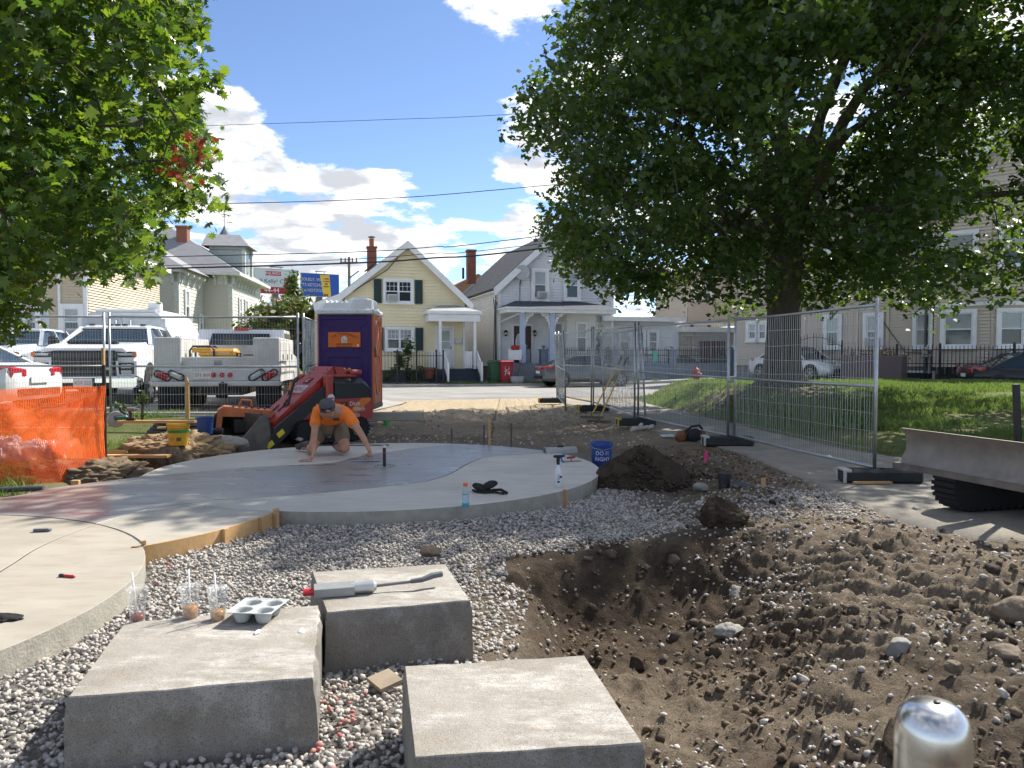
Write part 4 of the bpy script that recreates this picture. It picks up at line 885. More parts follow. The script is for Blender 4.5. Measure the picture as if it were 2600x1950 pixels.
# ---------------------------------------------------------------- garden wall with iron fence, bins
blue_wall = M('blue_grey_wall', (.13, .17, .23), .85, col2=(.19, .23, .29), scale=2, bump=.3, bscale=30)
def s_pt(px, s): k = (px - 1300) / FPX; t = (k * (EX * s) + EY * s) / (EX - k * EY); return SP(t, s)
def garden_wall():
    s = 36.0; t = T('garden_wall', 'low blue grey masonry wall topped by black iron railing before the white house', 'wall', (*s_pt(1335, s), .2), RZ)
    Fw = Fac(s_pt(1335, s), RZ, .2); xs = [Fw.t(px) for px in (1335, 1380, 1560, 1706, 1858, 1930)]
    b = B(); b.box(((xs[1] + xs[-1]) / 2, 0, .42), (xs[-1] - xs[1], .2, .84)); b.box(((xs[1] + xs[-1]) / 2, 0, .86), (xs[-1] - xs[1], .26, .06)); part('masonry', b, blue_wall, t)
    for x in xs:
        b = B(); b.box((x, 0, .78), (.36, .36, 1.56), ch=.02); b.box((x, 0, 1.58), (.42, .42, .06)); b.lathe([(.05, 0), (.05, .06), (.11, .1), (.09, .18), (.001, .2)], 8, (x, 0, 1.6)); part('pillar', b, blue_wall, t)
    pk = B(); rl = B()
    for i in range(1, len(xs) - 1):
        a, c = xs[i] + .18, xs[i + 1] - .18; k = int((c - a) / .115)
        for j in range(k + 1): x = a + (c - a) * j / k; pk.box((x, 0, 1.26), (.02, .02, .78)); pk.lathe([(.018, 0), (.001, .07)], 4, (x, 0, 1.65), close=False)
        for z in (.95, 1.3, 1.55): rl.box(((a + c) / 2, 0, z), (c - a, .03, .03))
    p = part('pickets', pk, iron, t); p['kind'] = 'stuff'; part('rail', rl, iron, t)
    b = B(); b.box((xs[2] + 2.2, -.12, 1.25), (.26, .02, .55)); part('teal_notice', b, M('teal_sign', (.05, .45, .38), .5), t)
garden_wall()
def wheelie(name, label, px, s, col, num=None, group='wheeled bins', rz=.0, z=.19):
    p = s_pt(px, s); t = T(name, label, 'bin', (p[0], p[1], z), RZ + rz, group); m = M('bin_' + name + str(round(col[0], 2)), col, .5, var=.15, scale=4)
    b = B(); r0 = [(-.24, -.26, .06), (.24, -.26, .06), (.24, .24, .06), (-.24, .24, .06)]; r1 = [(-.3, -.34, .95), (.3, -.34, .95), (.3, .34, .95), (-.3, .34, .95)]
    b.loft([r0, r1]); part('body', b, m, t)
    b = B(); b.box((0, .0, .98), (.66, .76, .06), ch=.02); b.loft([[(-.31, -.38, 1.01), (.31, -.38, 1.01), (.31, .36, 1.01), (-.31, .36, 1.01)], [(-.26, -.3, 1.06), (.26, -.3, 1.06), (.26, .3, 1.08), (-.26, .3, 1.08)]]); part('lid', b, m, t)
    b = B(); b.tube([(-.26, .42, .96), (.26, .42, .96)], .02, 6); part('handle', b, m, t)
    for x in (-.25, .25): b = B(); b.lathe([(.12, -.03), (.12, .03)], 14, (x, .26, .12), 'X'); part('wheel', b, M('bin_wheel', (.02, .02, .02), .7), t)
    if num:
        b = B(); b.tube([(.1 * math.cos(q), -.315, .72 + .1 * math.sin(q)) for q in np.linspace(0, 6.28, 17)[:-1]], .014, 4, closed=True); part('painted_ring', b, M('white_paint_mark', (.7, .7, .7), .7), t)
        text(num, .3, M('white_paint_mark'), t, (0, -.315, .47), rot=(R(86), 0, 0))
    return t
wheelie('wheeled_bin', 'dark green wheeled bin beside the yellow cottage steps', 1258, 34.7, (.02, .09, .05))
wheelie('wheeled_bin', 'red wheeled bin painted with the number 74', 1283, 34.45, (.33, .015, .03), '74')
wheelie('wheeled_bin', 'teal green wheeled bin behind the garden wall near the maple', 1872, 36.9, (.02, .16, .12), group='bins behind the garden wall', z=.45)
wheelie('wheeled_bin', 'red wheeled bin behind the garden wall near the maple', 1900, 36.9, (.33, .02, .04), group='bins behind the garden wall', z=.45)
wheelie('wheeled_bin', 'dark green wheeled bin behind the garden wall left of the teal one', 1826, 36.9, (.02, .07, .04), group='bins behind the garden wall', z=.45)
def tote():
    p = s_pt(1311, 34.2); t = T('storage_tote', 'clear grey plastic storage tote on the sidewalk by the red bin', 'tote', (p[0], p[1], .19), RZ); m = M('tote_plastic', (.42, .46, .5), .4)
    b = B(); b.loft([[(-.26, -.18, 0), (.26, -.18, 0), (.26, .18, 0), (-.26, .18, 0)], [(-.3, -.21, .3), (.3, -.21, .3), (.3, .21, .3), (-.3, .21, .3)], [(-.28, -.19, .3), (.28, -.19, .3), (.28, .19, .3), (-.28, .19, .3)], [(-.24, -.16, .03), (.24, -.16, .03), (.24, .16, .03), (-.24, .16, .03)]]); part('body', b, m, t)
    b = B(); b.box((0, 0, .31), (.64, .46, .025)); part('rim', b, m, t)
    p = s_pt(1316, 34.6); t = T('broom', 'broom leaning on the gate pillar behind the plastic tote', 'broom', (p[0], p[1], .19), RZ); b = B(); b.tube([(-.1, 0, .1), (.25, .1, 1.3)], .016, 6); part('handle', b, M('broom_stick', (.25, .05, .04), .5), t); b = B(); b.box((-.12, 0, .09), (.3, .08, .18)); part('bristles', b, M('broom_bristle', (.05, .05, .05), .9), t)
tote()
def shrub(name, label, loc, r, h, n, mat, cat='shrub', leaf=.09, stems=5, group=None, up=.2):
    t = T(name, label, cat, loc, 0, group); b = B(); rng = RNG
    for k in range(stems):
        q = rng.uniform(0, 6.28); e = r * rng.uniform(.3, .8); b.tube([(0, 0, 0), (math.cos(q) * e * .4, math.sin(q) * e * .4, h * .5), (math.cos(q) * e, math.sin(q) * e, h * .85)], [.02, .014, .006], 5)
    part('stem', b, M('twig_bark', (.10, .075, .05), .9), t)
    c = max(6, n // 45); cc = rng.normal(size=(c, 3)); cc /= np.linalg.norm(cc, axis=1)[:, None]; cc *= rng.uniform(.35, .95, (c, 1)); cc = cc * np.array([r, r, h * .5]) + np.array([0, 0, h * .55])
    P = cc[rng.integers(0, c, n)] + rng.normal(0, 1, (n, 3)) * np.array([r, r, h * .5]) * .19
    leaves_mesh('foliage', P, leaf, mat, t, simple=True); return t
MAPLE5 = [(0, -.34), (.36, -.34), (.20, -.10), (.54, .02), (.22, .12), (.34, .44), (.10, .26), (0, .62), (-.10, .26), (-.34, .44), (-.22, .12), (-.54, .02), (-.20, -.10), (-.36, -.34)]
OVAL = [(0, -.5), (.26, -.12), (.22, .2), (0, .5), (-.22, .2), (-.26, -.12)]
STAR = [(0, -.32), (.50, -.18), (.22, .08), (.40, .44), (0, .62), (-.40, .44), (-.22, .08), (-.50, -.18)]
def leaves_mesh(name, P, size, mat, parent, simple=False, shape=None, droop=.35, normal_up=.55, sizevar=.45):
    rng = RNG; n = len(P); shape = np.array(shape if shape is not None else OVAL); k = len(shape)
    nz = rng.normal(size=(n, 3)); nz[:, 2] = np.abs(nz[:, 2]) + normal_up * 2; nz /= np.linalg.norm(nz, axis=1)[:, None]
    a = rng.normal(size=(n, 3)); a -= (a * nz).sum(1)[:, None] * nz; a /= np.linalg.norm(a, axis=1)[:, None]; b = np.cross(nz, a)
    s = size * rng.uniform(1 - sizevar, 1 + sizevar, n)
    X = shape[:, 0][None, :, None]; Y = shape[:, 1][None, :, None]; curl = -(np.abs(shape[:, 0]) ** 2 * .5 + np.maximum(shape[:, 1], 0) ** 2 * droop)[None, :, None]
    V = P[:, None] + (a[:, None] * X + b[:, None] * Y + nz[:, None] * curl) * s[:, None, None]
    F = np.arange(n * k).reshape(n, k)
    return np_mesh(name, V.reshape(-1, 3), F, mat, parent)
leaf_shrub = leaf_mat('shrub_leaf', (.035, .085, .02), (.09, .14, .03), (.14, .22, .03), .5, .35)
p = s_pt(1030, 35.7); shrub('leafy_shrub', 'tall leafy weed shrub inside the iron fence of the yellow cottage', (p[0], p[1], .2), .45, 1.9, 420, leaf_shrub, leaf=.2)
p = s_pt(990, 36.3); shrub('low_bush', 'low green bush at the yellow cottage foundation, left one', (p[0], p[1], .2), .55, .75, 260, leaf_shrub, leaf=.16, group='bushes by the yellow cottage')
p = s_pt(1063, 36.3); shrub('low_bush', 'low green bush at the yellow cottage foundation, next to the clay pot', (p[0], p[1], .2), .5, .8, 260, leaf_shrub, leaf=.16, group='bushes by the yellow cottage')
def pot():
    p = s_pt(1090, 36.2); b = B(); b.lathe([(.18, 0), (.27, .42), (.31, .42), (.31, .52), (.27, .52), (.25, .45), (.001, .45)], 18); o = part('plant_pot', b, M('terracotta', (.38, .13, .07), .85, var=.15), None, loc=(p[0], p[1], .4)); tag(o, 'terracotta plant pot beside the yellow cottage porch', 'pot')
pot()
p = s_pt(1521, 36.6); shrub('climbing_vine', 'pale green vine climbing beside the white house bay', (p[0], p[1], .9), .22, 2.2, 220, leaf_shrub, 'vine', .15, 3)
p = s_pt(1546, 36.4); shrub('climbing_vine', 'low bushy vine on the garden wall by the white house', (p[0], p[1], .9), .3, 1.0, 160, leaf_shrub, 'vine', .15, 3)

# ---------------------------------------------------------------- big tan house at the right
tan_m = M('tan_siding', (.58, .50, .415), .6, var=.05, scale=1.2)
def tan_house():
    w = Vector((.747, -.665)); A = Vector((14.45, 34.9)); rz = math.atan2(w.y, w.x); f0 = Fac(A, rz, .42); t0 = f0.t(1868); org = f0.o + f0.e * t0; f = Fac((org.x, org.y), rz, .42)
    h = T('tan_house', 'large tan clapboard house with white windows and bay, behind the maple', 'house', f.o, rz)
    W = f.t(2760); dp = 9.; base = f.tz(2300, 930)[1]; H = 7.9
    b = B(); siding(b, [(0, base), (W, base), (W, H), (0, H)], course=.13); siding(b, [(0, base), (dp, base), (dp, H), (0, H)], left_M(dp), .13); part('wall', b, tan_m, h, rc=False)
    b = B(); b.box((W / 2, dp / 2, base / 2 - .3), (W - .06, dp - .06, base + .6)); part('foundation', b, stone_dk, h)
    b = B(); rv = [(-.35, -.4, H), (W + .3, -.4, H), (W + .3, dp + .4, H), (-.35, dp + .4, H)]; b.add(rv + [(-.35, dp / 2, H + 3.2), (W + .3, dp / 2, H + 3.2)], [(0, 1, 5, 4), (2, 3, 4, 5), (0, 4, 3), (1, 2, 5), (3, 2, 1, 0)]); part('roof', b, shingle, h)
    b = B(); b.box((W / 2, -.42, H - .02), (W + .7, .08, .26)); part('eave_board', b, white_trim, h)
    gx = f.t(2590); b = B(); siding(b, [(gx - 2.2, H - .2), (gx + 2.2, H - .2), (gx, H + 2.3)], Matrix.Translation((0, -.45, 0)), .13); part('gable_wall', b, tan_m, h, rc=False)
    b = B(); b.prism([(gx - 2.6, H - .35), (gx, H + 2.5), (gx + 2.6, H - .35), (gx + 2.6, H - .12), (gx, H + 2.75), (gx - 2.6, H - .12)], -.75, 4, 'XZ'); part('gable_roof', b, shingle, h)
    b = B(); b.prism([(gx - 2.55, H - .55), (gx, H + 2.28), (gx + 2.55, H - .55), (gx + 2.6, H - .2), (gx, H + 2.6), (gx - 2.6, H - .2)], -.80, -.752, 'XZ'); part('rake_board', b, white_trim, h)
    p = f.loc(2325, 470, 36); b = B(); b.box((p.x, dp / 2, H + 3.0), (.6, .6, 2.6)); b.box((p.x, dp / 2, H + 4.3), (.7, .7, .12)); part('chimney', b, brick_m, h)
    Wn = [(2098, 2129, 806, 880), (2200, 2234, 802, 880), (2326, 2360, 796, 878), (1902, 1922, 822, 861), (1926, 1945, 822, 861)]
    for (x0, x1, y0, y1) in Wn:
        a = f.tz(x0, y1); c = f.tz(x1, y0); window(h, a[0], a[1], c[0] - a[0], c[1] - a[1], casing=.15)
    for (x0, x1) in ((2098, 2129), (2198, 2236), (2326, 2360)):      # upper floor
        a = f.tz(x0, 726); c = f.tz(x1, 640); window(h, a[0], a[1], c[0] - a[0], c[1] - a[1], casing=.15, upper=glass_dark)
    a = f.tz(2216, 880); ac_unit(h, a[0], a[1], .55, .4)
    for px in (2042, 2175, 2253): x = f.t(px); trim(h, [(x, -.03, (base + H) / 2, .12, .09, H - base)], tan_m, 'corner_board')
    # two-storey bay
    x0, x1 = f.t(2368), f.t(2640); pr_ = 1.0; q0 = x0 + .95 * 0 + .25; q1 = x1 - 1.5; poly = [(x0, 0), (q0, -pr_), (q1, -pr_), (x1, 0)]
    zt = f.tz(2440, 780)[1]; bay_b = B(); frames = []
    for (pa, pb) in ((poly[0], poly[1]), (poly[1], poly[2]), (poly[2], poly[3])):
        Av = Vector((*pa, 0)); C = Vector((*pb, 0)); dd = (C - Av).normalized(); inn = Vector((-dd.y, dd.x, 0)); Mx = Matrix(((dd.x, inn.x, 0, Av.x), (dd.y, inn.y, 0, Av.y), (0, 0, 1, 0), (0, 0, 0, 1))); l = (C - Av).length
        siding(bay_b, [(0, base), (l, base), (l, H - .6), (0, H - .6)], Mx, .13); frames.append((Mx, l))
    part('bay_wall', bay_b, tan_m, h, rc=False)
    b = B(); b.prism(offset_poly(poly, -.12), zt - .02, zt + .12); b.prism(offset_poly(poly, -.12), H - .7, H - .5); part('bay_cornice', b, white_trim, h)
    z0 = f.tz(2440, 878)[1]; z1 = f.tz(2440, 798)[1]
    for i, (Mx, l) in enumerate(frames):
        if l < .9: continue
        w_ = min(1.15, l * .5) if i == 1 else .8
        for zz in (0, 3.1): window(h, l * (.45 if i == 1 else .4) - w_ / 2, z0 + zz, w_, z1 - z0, Mx, casing=.15)
    x = f.t(2350); b = B(); b.tube([(x, -.1, .3), (x, -.1, H)], .06, 8); part('downspout', b, M('dark_downspout', (.16, .16, .17), .4, .3), h)
    a = f.tz(2395, 894); b = B(); b.box((a[0], -.14, a[1]), (1.5, .2, .42), ch=.03); mt = part('meter_box', b, metal_gray, h)
    for k in range(5): b = B(); b.lathe([(.11, 0), (.11, .08), (.08, .12), (.001, .13)], 14, (0, 0, 0), 'Y'); part('meter', b, M('meter_glass', (.5, .5, .48), .15), mt, loc=(a[0] - .56 + .28 * k, -.24, a[1] + .02), rot=(0, 0, R(180)))
    for k in range(4): b = B(); b.tube([(a[0] - .5 + .3 * k, -.14, a[1] - .2), (a[0] - .5 + .3 * k, -.14, a[1] - .9)], .05, 6); part('conduit', b, metal_gray, mt)
    a = f.tz(2385, 862); b = B(); b.box((a[0], -.1, a[1]), (.4, .16, .5), ch=.02); part('junction_box', b, metal_gray, h)
    b = B(); b.tube([(f.t(2205), -.08, f.tz(2205, 745)[1]), (f.t(2230), -.1, f.tz(2230, 800)[1]), (f.t(2270), -.1, f.tz(2270, 855)[1]), (f.t(2300), -.1, f.tz(2300, 895)[1]), (f.t(2360), -.1, f.tz(2360, 898)[1])], .018, 5); part('service_cable', b, iron, h)
    a = f.tz(2335, 950); b = B(); b.box((a[0], -.02, a[1] - .1), (1.2, .1, .5)); q = part('basement_window', b, white_trim, h); b = B(); b.box((a[0], -.075, a[1] - .1), (.95, .012, .32)); part('pane', b, glass_dark, q)
    # garden fence in front and granite planter
    fo = [f.M @ Vector((f.t(px), -2.2, 0)) for px in (2050, 2180, 2315, 2420, 2600, 2700)]
    picket_fence('iron_fence', 'black iron picket fence with arched gates before the tan house', 'fence', [(p.x, p.y) for p in fo], 1.35, .42, .13, rails=(.1, .55, .95), arch=lambda q: .0)
    g0 = fo[0]; g1 = fo[1]
    picket_fence('arched_gate', 'tall arched black iron gate leaf beside the granite planter', 'gate', [(g0.x - .05, g0.y - .15), (g1.x - .05, g1.y - .15)], 1.5, .42, .13, rails=(.1, .6, .95), arch=lambda q: .45 * math.sin(math.pi * q))
    p = f.M @ Vector((f.t(2268), -2.7, 0)); t = T('granite_planter', 'dark polished granite planter box with flowers before the tan house', 'planter', (p.x, p.y, .38), rz); b = B(); b.box((0, 0, .55), (2.3, .8, 1.1), ch=.02); part('box', b, M('speckled_granite', (.075, .05, .055), .4, col2=(.18, .14, .14), scale=30), t)
    fl = leaf_mat('flower', (.5, .12, .2), (.55, .45, .1), (.4, .2, .1), .6, .3); P = RNG.normal(0, 1, (60, 3)) * np.array([.8, .2, .12]) + np.array([0, 0, 1.25]); leaves_mesh('flowers', P, .16, fl, t)['kind'] = 'stuff'; P = RNG.normal(0, 1, (160, 3)) * np.array([.8, .22, .12]) + np.array([0, 0, 1.12]); leaves_mesh('greenery', P, .14, leaf_shrub, t)['kind'] = 'stuff'
    return f
tf = tan_house()
# ---------------------------------------------------------------- rear tan house, garage, lattice
def rear():
    f = Fac(U(1722, 900, 47)[:2], RZ * .5, .4); h = T('rear_house', 'tan two-storey house end with open porch, seen behind the garage', 'house', f.o, RZ * .5)
    a = f.tz(1745, 820); c = f.tz(1890, 690); b = B(); siding(b, [(a[0], a[1]), (c[0], a[1]), (c[0], c[1]), (a[0], c[1])], course=.13); siding(b, [(0, a[1]), (6, a[1]), (6, c[1]), (0, c[1])], left_M(6, a[0]), .13); part('wall', b, M('tan_siding_light', (.58, .50, .41), .6, var=.05), h, rc=False)
    b = B(); b.box(((a[0] + c[0]) / 2, 3, c[1] + .1), (c[0] - a[0] + .7, 7, .25)); b.box(((a[0] + c[0]) / 2, 3, a[1] - .05), (c[0] - a[0], 6, .1)); part('roof', b, white_trim, h)
    q0 = f.tz(1762, 760); q1 = f.tz(1802, 727); window(h, q0[0], q0[1], q1[0] - q0[0], q1[1] - q0[1], cols=2)
    b = B(); b.box((c[0] / 2 + a[0] / 2, 5.5, a[1] / 2), (c[0] - a[0], .2, a[1])); part('porch_back_wall', b, M('grey_shingle_wall', (.33, .33, .34), .8), h)
    for px in (1758, 1802): b = B(); b.box((f.t(px), .15, a[1] / 2), (.16, .16, a[1])); part('porch_post', b, M('dark_post', (.05, .02, .02), .6), h)
    f = Fac(U(1728, 900, 41.5)[:2], RZ, .35); h = T('garage', 'low flat-roofed garage with tan stone front and maroon door', 'garage', f.o, RZ)
    W = f.t(1868); zt = f.tz(1790, 843)[1]; sx = f.t(1772)
    b = B(); b.box((W / 2, 3.2, zt / 2), (W, 6, zt)); part('body', b, M('pale_block', (.5, .5, .49), .8), h)
    b = B(); b.box((W / 2, 2.9, zt + .12), (W + .3, 6.6, .26)); part('roof_edge', b, white_trim, h)
    sm = M('stone_veneer', (.48, .42, .31), .85, col2=(.36, .31, .23), scale=2, bump=.5, bscale=12)
    z = 0.; k = 0
    while z < zt - .1:
        x = -.02 - (k % 2) * .2; hh = .24
        while x < sx:
            w_ = RNG.uniform(.35, .6); x2 = min(x + w_, sx); 
            if x2 - max(x, 0) > .08: b = B(); b.box(((max(x, 0) + x2) / 2, .17, z + hh / 2), (x2 - max(x, 0) - .02, .1 + RNG.uniform(0, .03), hh - .02), ch=.015); part('stone', b, sm, h)
            x += w_
        z += hh; k += 1
    a = f.tz(1778, 960); c = f.tz(1846, 866)
    for i in range(8):
        b = B(); b.box((a[0] + (c[0] - a[0]) * (i + .5) / 8, .17, c[1] / 2), ((c[0] - a[0]) / 8 - .03, .06, c[1])); part('door_plank', b, M('maroon_plank', (.10, .035, .04), .6), h)
    f = Fac(s_pt(1712, 38.2), RZ, .4); h = T('lattice_screen', 'white wooden lattice screen behind the garden wall', 'screen', f.o, RZ); W = f.t(1796); zt = 1.95
    b = B()
    for k in range(-12, 26):
        for d in (1, -1):
            x0 = k * .16; pts = [(x0, 0), (x0 + d * zt, zt)]; xa, za, xb, zb = x0, 0, x0 + d * zt, zt
            lo_, hi = 0., 1.
            if d == 1: lo_, hi = max(0, -x0 / zt), min(1, (W - x0) / zt)
            else: lo_, hi = max(0, (x0 - W) / zt), min(1, x0 / zt)
            if hi - lo_ > .03: b.bar((x0 + d * zt * lo_, 0.02 * d, zt * lo_), (x0 + d * zt * hi, .02 * d, zt * hi), .012, .045, (0, 1, 0))
    q = part('lattice', b, white_trim, h); q['kind'] = 'stuff'
    b = B(); b.box((W / 2, 0, zt), (W, .07, .08)); b.box((0, 0, zt / 2), (.08, .07, zt)); b.box((W, 0, zt / 2), (.08, .07, zt)); b.box((W / 2, 0, zt / 2), (.08, .07, zt)); part('frame', b, white_trim, h)
    # covered things in the yard
    for (px, s, sx, sy, sz, col, lab) in ((1738, 37.5, 2.1, 1.4, 1.15, (.02, .02, .022), 'black grill cover bundle behind the garden wall'), (1815, 38, 2.3, 1.2, 1.55, (.35, .02, .03), 'red tarp heap behind the garden wall'), (1862, 38.2, 1.2, 1., 1.5, (.02, .04, .2), 'blue tarp heap behind the garden wall'), (1893, 37.6, 1.3, 1, 1.55, (.6, .45, .03), 'yellow tarp heap behind the garden wall')):
        p = s_pt(px, s); v, fc = ico(2); v = v * np.array([sx / 2, sy / 2, sz]) * (1 + .12 * np.array([fbm(np.array([q[0] * 3]), np.array([q[1] * 3 + q[2] * 2]), 1.)[0] for q in v])[:, None]); v[:, 2] = np.maximum(v[:, 2], 0)
        o = np_mesh('tarp_bundle', v, fc, M('tarp%.2f%.2f' % (col[0], col[2]), col, .5, var=.15, bump=.5, bscale=6), None, True); o.location = (p[0], p[1], .35); tag(o, lab, 'tarp')
rear()
# ---------------------------------------------------------------- left: beige house and pale green house
RG = R(7)
def beige():
    f = Fac((-18.7, 34), RG, .3); h = T('beige_house', 'beige clapboard house at the far left with white-framed windows', 'house', f.o, RG)
    sid = M('beige_siding', (.60, .51, .37), .6, var=.05); W = 9; dp = 9.5; H = 6.1
    b = B(); siding(b, [(-W, .5), (0, .5), (0, H), (-W, H)], course=.12); siding(b, [(0, .5), (dp, .5), (dp, H - .4), (0, H - .4)], right_M(0), .12); part('wall', b, sid, h, rc=False)
    b = B(); b.box((-W / 2, dp / 2, .2), (W - .06, dp - .06, .8)); part('foundation', b, stone_dk, h)
    b = B(); rv = [(-W - .4, -.4, H), (.45, -.4, H), (.45, dp + .3, H), (-W - .4, dp + .3, H)]; b.add(rv + [(-W / 2, -.4, H + 2.6), (-W / 2, dp + .3, H + 2.6)], [(0, 1, 4), (2, 3, 5), (1, 2, 5, 4), (3, 0, 4, 5), (3, 2, 1, 0)]); part('roof', b, shingle, h)
    b = B(); b.box((.4, dp / 2, H - .12), (.3, dp + .8, .26)); b.box((-W / 2, -.4, H - .1), (W + .9, .1, .24)); part('eave_board', b, white_trim, h)
    trim(h, [(-.08, -.03, (H + .5) / 2, .17, .07, H - .5), (-1.15, -.05, (H + .5) / 2, .1, .08, H - .5)], name='corner_board')
    for (x0, x1) in ((70, 97), (167, 205)):
        a = f.tz(x0, 852); c = f.tz(x1, 783); window(h, a[0], a[1], c[0] - a[0], c[1] - a[1], casing=.2)
    a = f.tz(187, 855); ac_unit(h, a[0] + .1, a[1], .5, .34)
    for px in (52, 116): a = f.tz(px, 852); c = f.tz(px, 778); b = B(); b.box((a[0], -.03, (a[1] + c[1]) / 2), (.42, .05, c[1] - a[1])); part('shutter', b, M('pale_shutter', (.62, .65, .7), .5), h)
    # side bay with awnings
    b = B(right_M(0)); b.box((5.2, -.45, 3.05), (3.4, 1.2, .14)); b.box((5.2, -.5, 3.2), (3.0, 1.0, .16)); part('awning', b, white_trim, h)
    b = B(right_M(0)); b.box((5.2, -.3, 1.6), (2.8, .6, 2.7)); q = part('side_bay', b, sid, h)
    for xx in (4.4, 6.0): window(h, xx - .35, 1.5, .7, 1.15, Matrix(((0, -1, 0, .6), (1, 0, 0, 0), (0, 0, 1, 0), (0, 0, 0, 1))))
    a = f.tz(170, 800); b = B(); b.box((-1.9, -.2, 1.5), (.5, .3, .55)); part('utility_box', b, iron, h)
beige()
def green():
    f = Fac((-19.97, 55), RG, .3); h = T('pale_green_house', 'pale green Victorian house with bracketed eaves and a spired dormer', 'house', f.o, RG)
    sid = M('pale_green_siding', (.58, .57, .50), .65, var=.05); H1, H2 = 6.9, 6.5; bx = -1.95; by = -5.8
    b = B(); siding(b, [(-11, .4), (0, .4), (0, H1), (-11, H1)], course=.24, lip=.03); siding(b, [(0, .4), (10, .4), (10, H1), (0, H1)], right_M(0), .24, .03)
    siding(b, [(-11, .4), (bx, .4), (bx, H2), (-11, H2)], Matrix.Translation((0, by, 0)), .24, .03); siding(b, [(0, .4), (-by, .4), (-by, H2), (0, H2)], right_M(bx, by), .24, .03); part('wall', b, sid, h, rc=False)
    for (x, y, z, sx, sy) in ((-.12, 0, H1, .26, .1), (0, .12, H1, .1, .26), (bx - .12, by, H2, .26, .1), (bx, by + .12, H2, .1, .26)): trim(h, [(x, y - .0, z / 2, sx, sy, z)], M('green_trim', (.66, .68, .62), .6), 'corner_board')
    gt = M('green_trim')
    b = B(); b.box((-5.4, .0, H1 - .3), (11.2, .1, .62)); b.box((0, 5, H1 - .3), (.1, 10, .62)); b.box((-6.3, by, H2 - .3), (9, .1, .62)); b.box((bx, by / 2, H2 - .3), (.1, -by, .62)); part('frieze', b, gt, h)
    b = B(); b.box((-5.2, 4.9, H1 + .08), (11.9, 11.4, .2)); b.box(((-11 + bx) / 2 + .15, by / 2, H2 + .08), (-bx * 0 + 9.4, -by + 1.1, .2)); part('cornice', b, gt, h)
    for i in range(12):
        x, y, z, rz = ((0 + .0, .5 + i * 1.0, H1, 0) if i < 8 else (bx, by + .4 + (i - 8) * 1.3, H2, 0)); b = B(); b.prism([(0, 0), (.52, 0), (.5, -.14), (.3, -.22), (.16, -.42), (.1, -.7), (0, -.72)], -.07, .07, 'XZ'); part('bracket', b, gt, h, loc=(x + .03, y, z - .02))
    for i in range(3):
        b = B(); b.prism([(0, 0), (-.5, 0), (-.48, -.14), (-.3, -.22), (-.16, -.42), (-.1, -.7), (0, -.72)], -.07, .07, 'YZ'); part('bracket', b, gt, h, loc=(-.35 - .75 * i, -.03, H1 - .02))
        b = B(); b.prism([(0, 0), (-.5, 0), (-.48, -.14), (-.3, -.22), (-.16, -.42), (-.1, -.7), (0, -.72)], -.07, .07, 'YZ'); part('bracket', b, gt, h, loc=(bx - .3 - 2 * i, by - .03, H2 - .02))
    slate = M('slate_roof', (.20, .205, .215), .8, col2=(.27, .275, .285), scale=2, stretch=(1, 1, 7), bump=.6, bscale=12)
    b = B(); e = .7; b.add([(-11 - e, -e, H1 + .18), (e, -e, H1 + .18), (e, 10 + e, H1 + .18), (-11 - e, 10 + e, H1 + .18), (-5.5, 3.9, H1 + 4.1), (-5.5, 6.1, H1 + 4.1)], [(0, 1, 4), (1, 2, 5, 4), (2, 3, 5), (3, 0, 4, 5), (3, 2, 1, 0)]); part('roof', b, slate, h)
    b = B(); b.add([(-11 - e, by - e, H2 + .18), (bx + e, by - e, H2 + .18), (bx + e, 2, H2 + .18), (-11 - e, 2, H2 + .18), ((-11 + bx) / 2, by + 3.4, H2 + 3.2), ((-11 + bx) / 2, 4, H2 + 3.2)], [(0, 1, 4), (1, 2, 5, 4), (2, 3, 5), (3, 0, 4, 5), (3, 2, 1, 0)]); part('wing_roof', b, slate, h)
    # dormer with spire on the right-hand slope
    p = f.loc(592, 655, 58.5); b = B(); dx, dz = p.x, p.z
    b.box((dx - .2, p.y, dz - .6), (2.4, 2.6, 2.6)); d = part('dormer', b, M('dormer_green', (.40, .45, .42), .7), h)
    b = B(); b.add([(dx - 1.9, p.y - 1.6, dz + .7), (dx + 1.5, p.y - 1.6, dz + .7), (dx + 1.5, p.y + 1.6, dz + .7), (dx - 1.9, p.y + 1.6, dz + .7), (dx - 1.9, p.y, dz + 1.75), (dx + .5, p.y, dz + 1.75)], [(0, 1, 5, 4), (1, 2, 5), (2, 3, 4, 5), (3, 0, 4), (3, 2, 1, 0)]); part('dormer_roof', b, slate, d)
    for yy in (-1.35, 1.35): b = B(); b.box((dx + 1.05, p.y + yy * .9, dz - .6), (.26, .26, 2.5)); b.box((dx - .1, p.y - 1.34, dz + .55), (2.6, .1, .22)); part('pilaster', b, gt, d)
    b = B(); b.box((dx + 1.03, p.y, dz - .4), (.06, .8, 1.5)); part('pane', b, glass_dark, d)
    s0 = f.loc(570, 622, 59.5); b = B(); b.lathe([(.95, -.6), (.88, 0), (.1, 1.25), (.03, 1.5)], 8, s0); b.tube([s0 + Vector((0, 0, 1.3)), s0 + Vector((0, 0, 2.6))], .035, 5); b.box(s0 + Vector((0, 0, 2.15)), (.35, .04, .04)); b.box(s0 + Vector((0, 0, 1.85)), (.04, .3, .04)); part('spire', b, M('spire_slate', (.13, .125, .13), .8), h)
    c = f.loc(465, 600, 57); b = B(); b.box((c.x, c.y, c.z - .6), (.75, .75, 2.6)); b.box((c.x, c.y, c.z + .65), (.9, .9, .15)); part('chimney', b, brick_m, h)
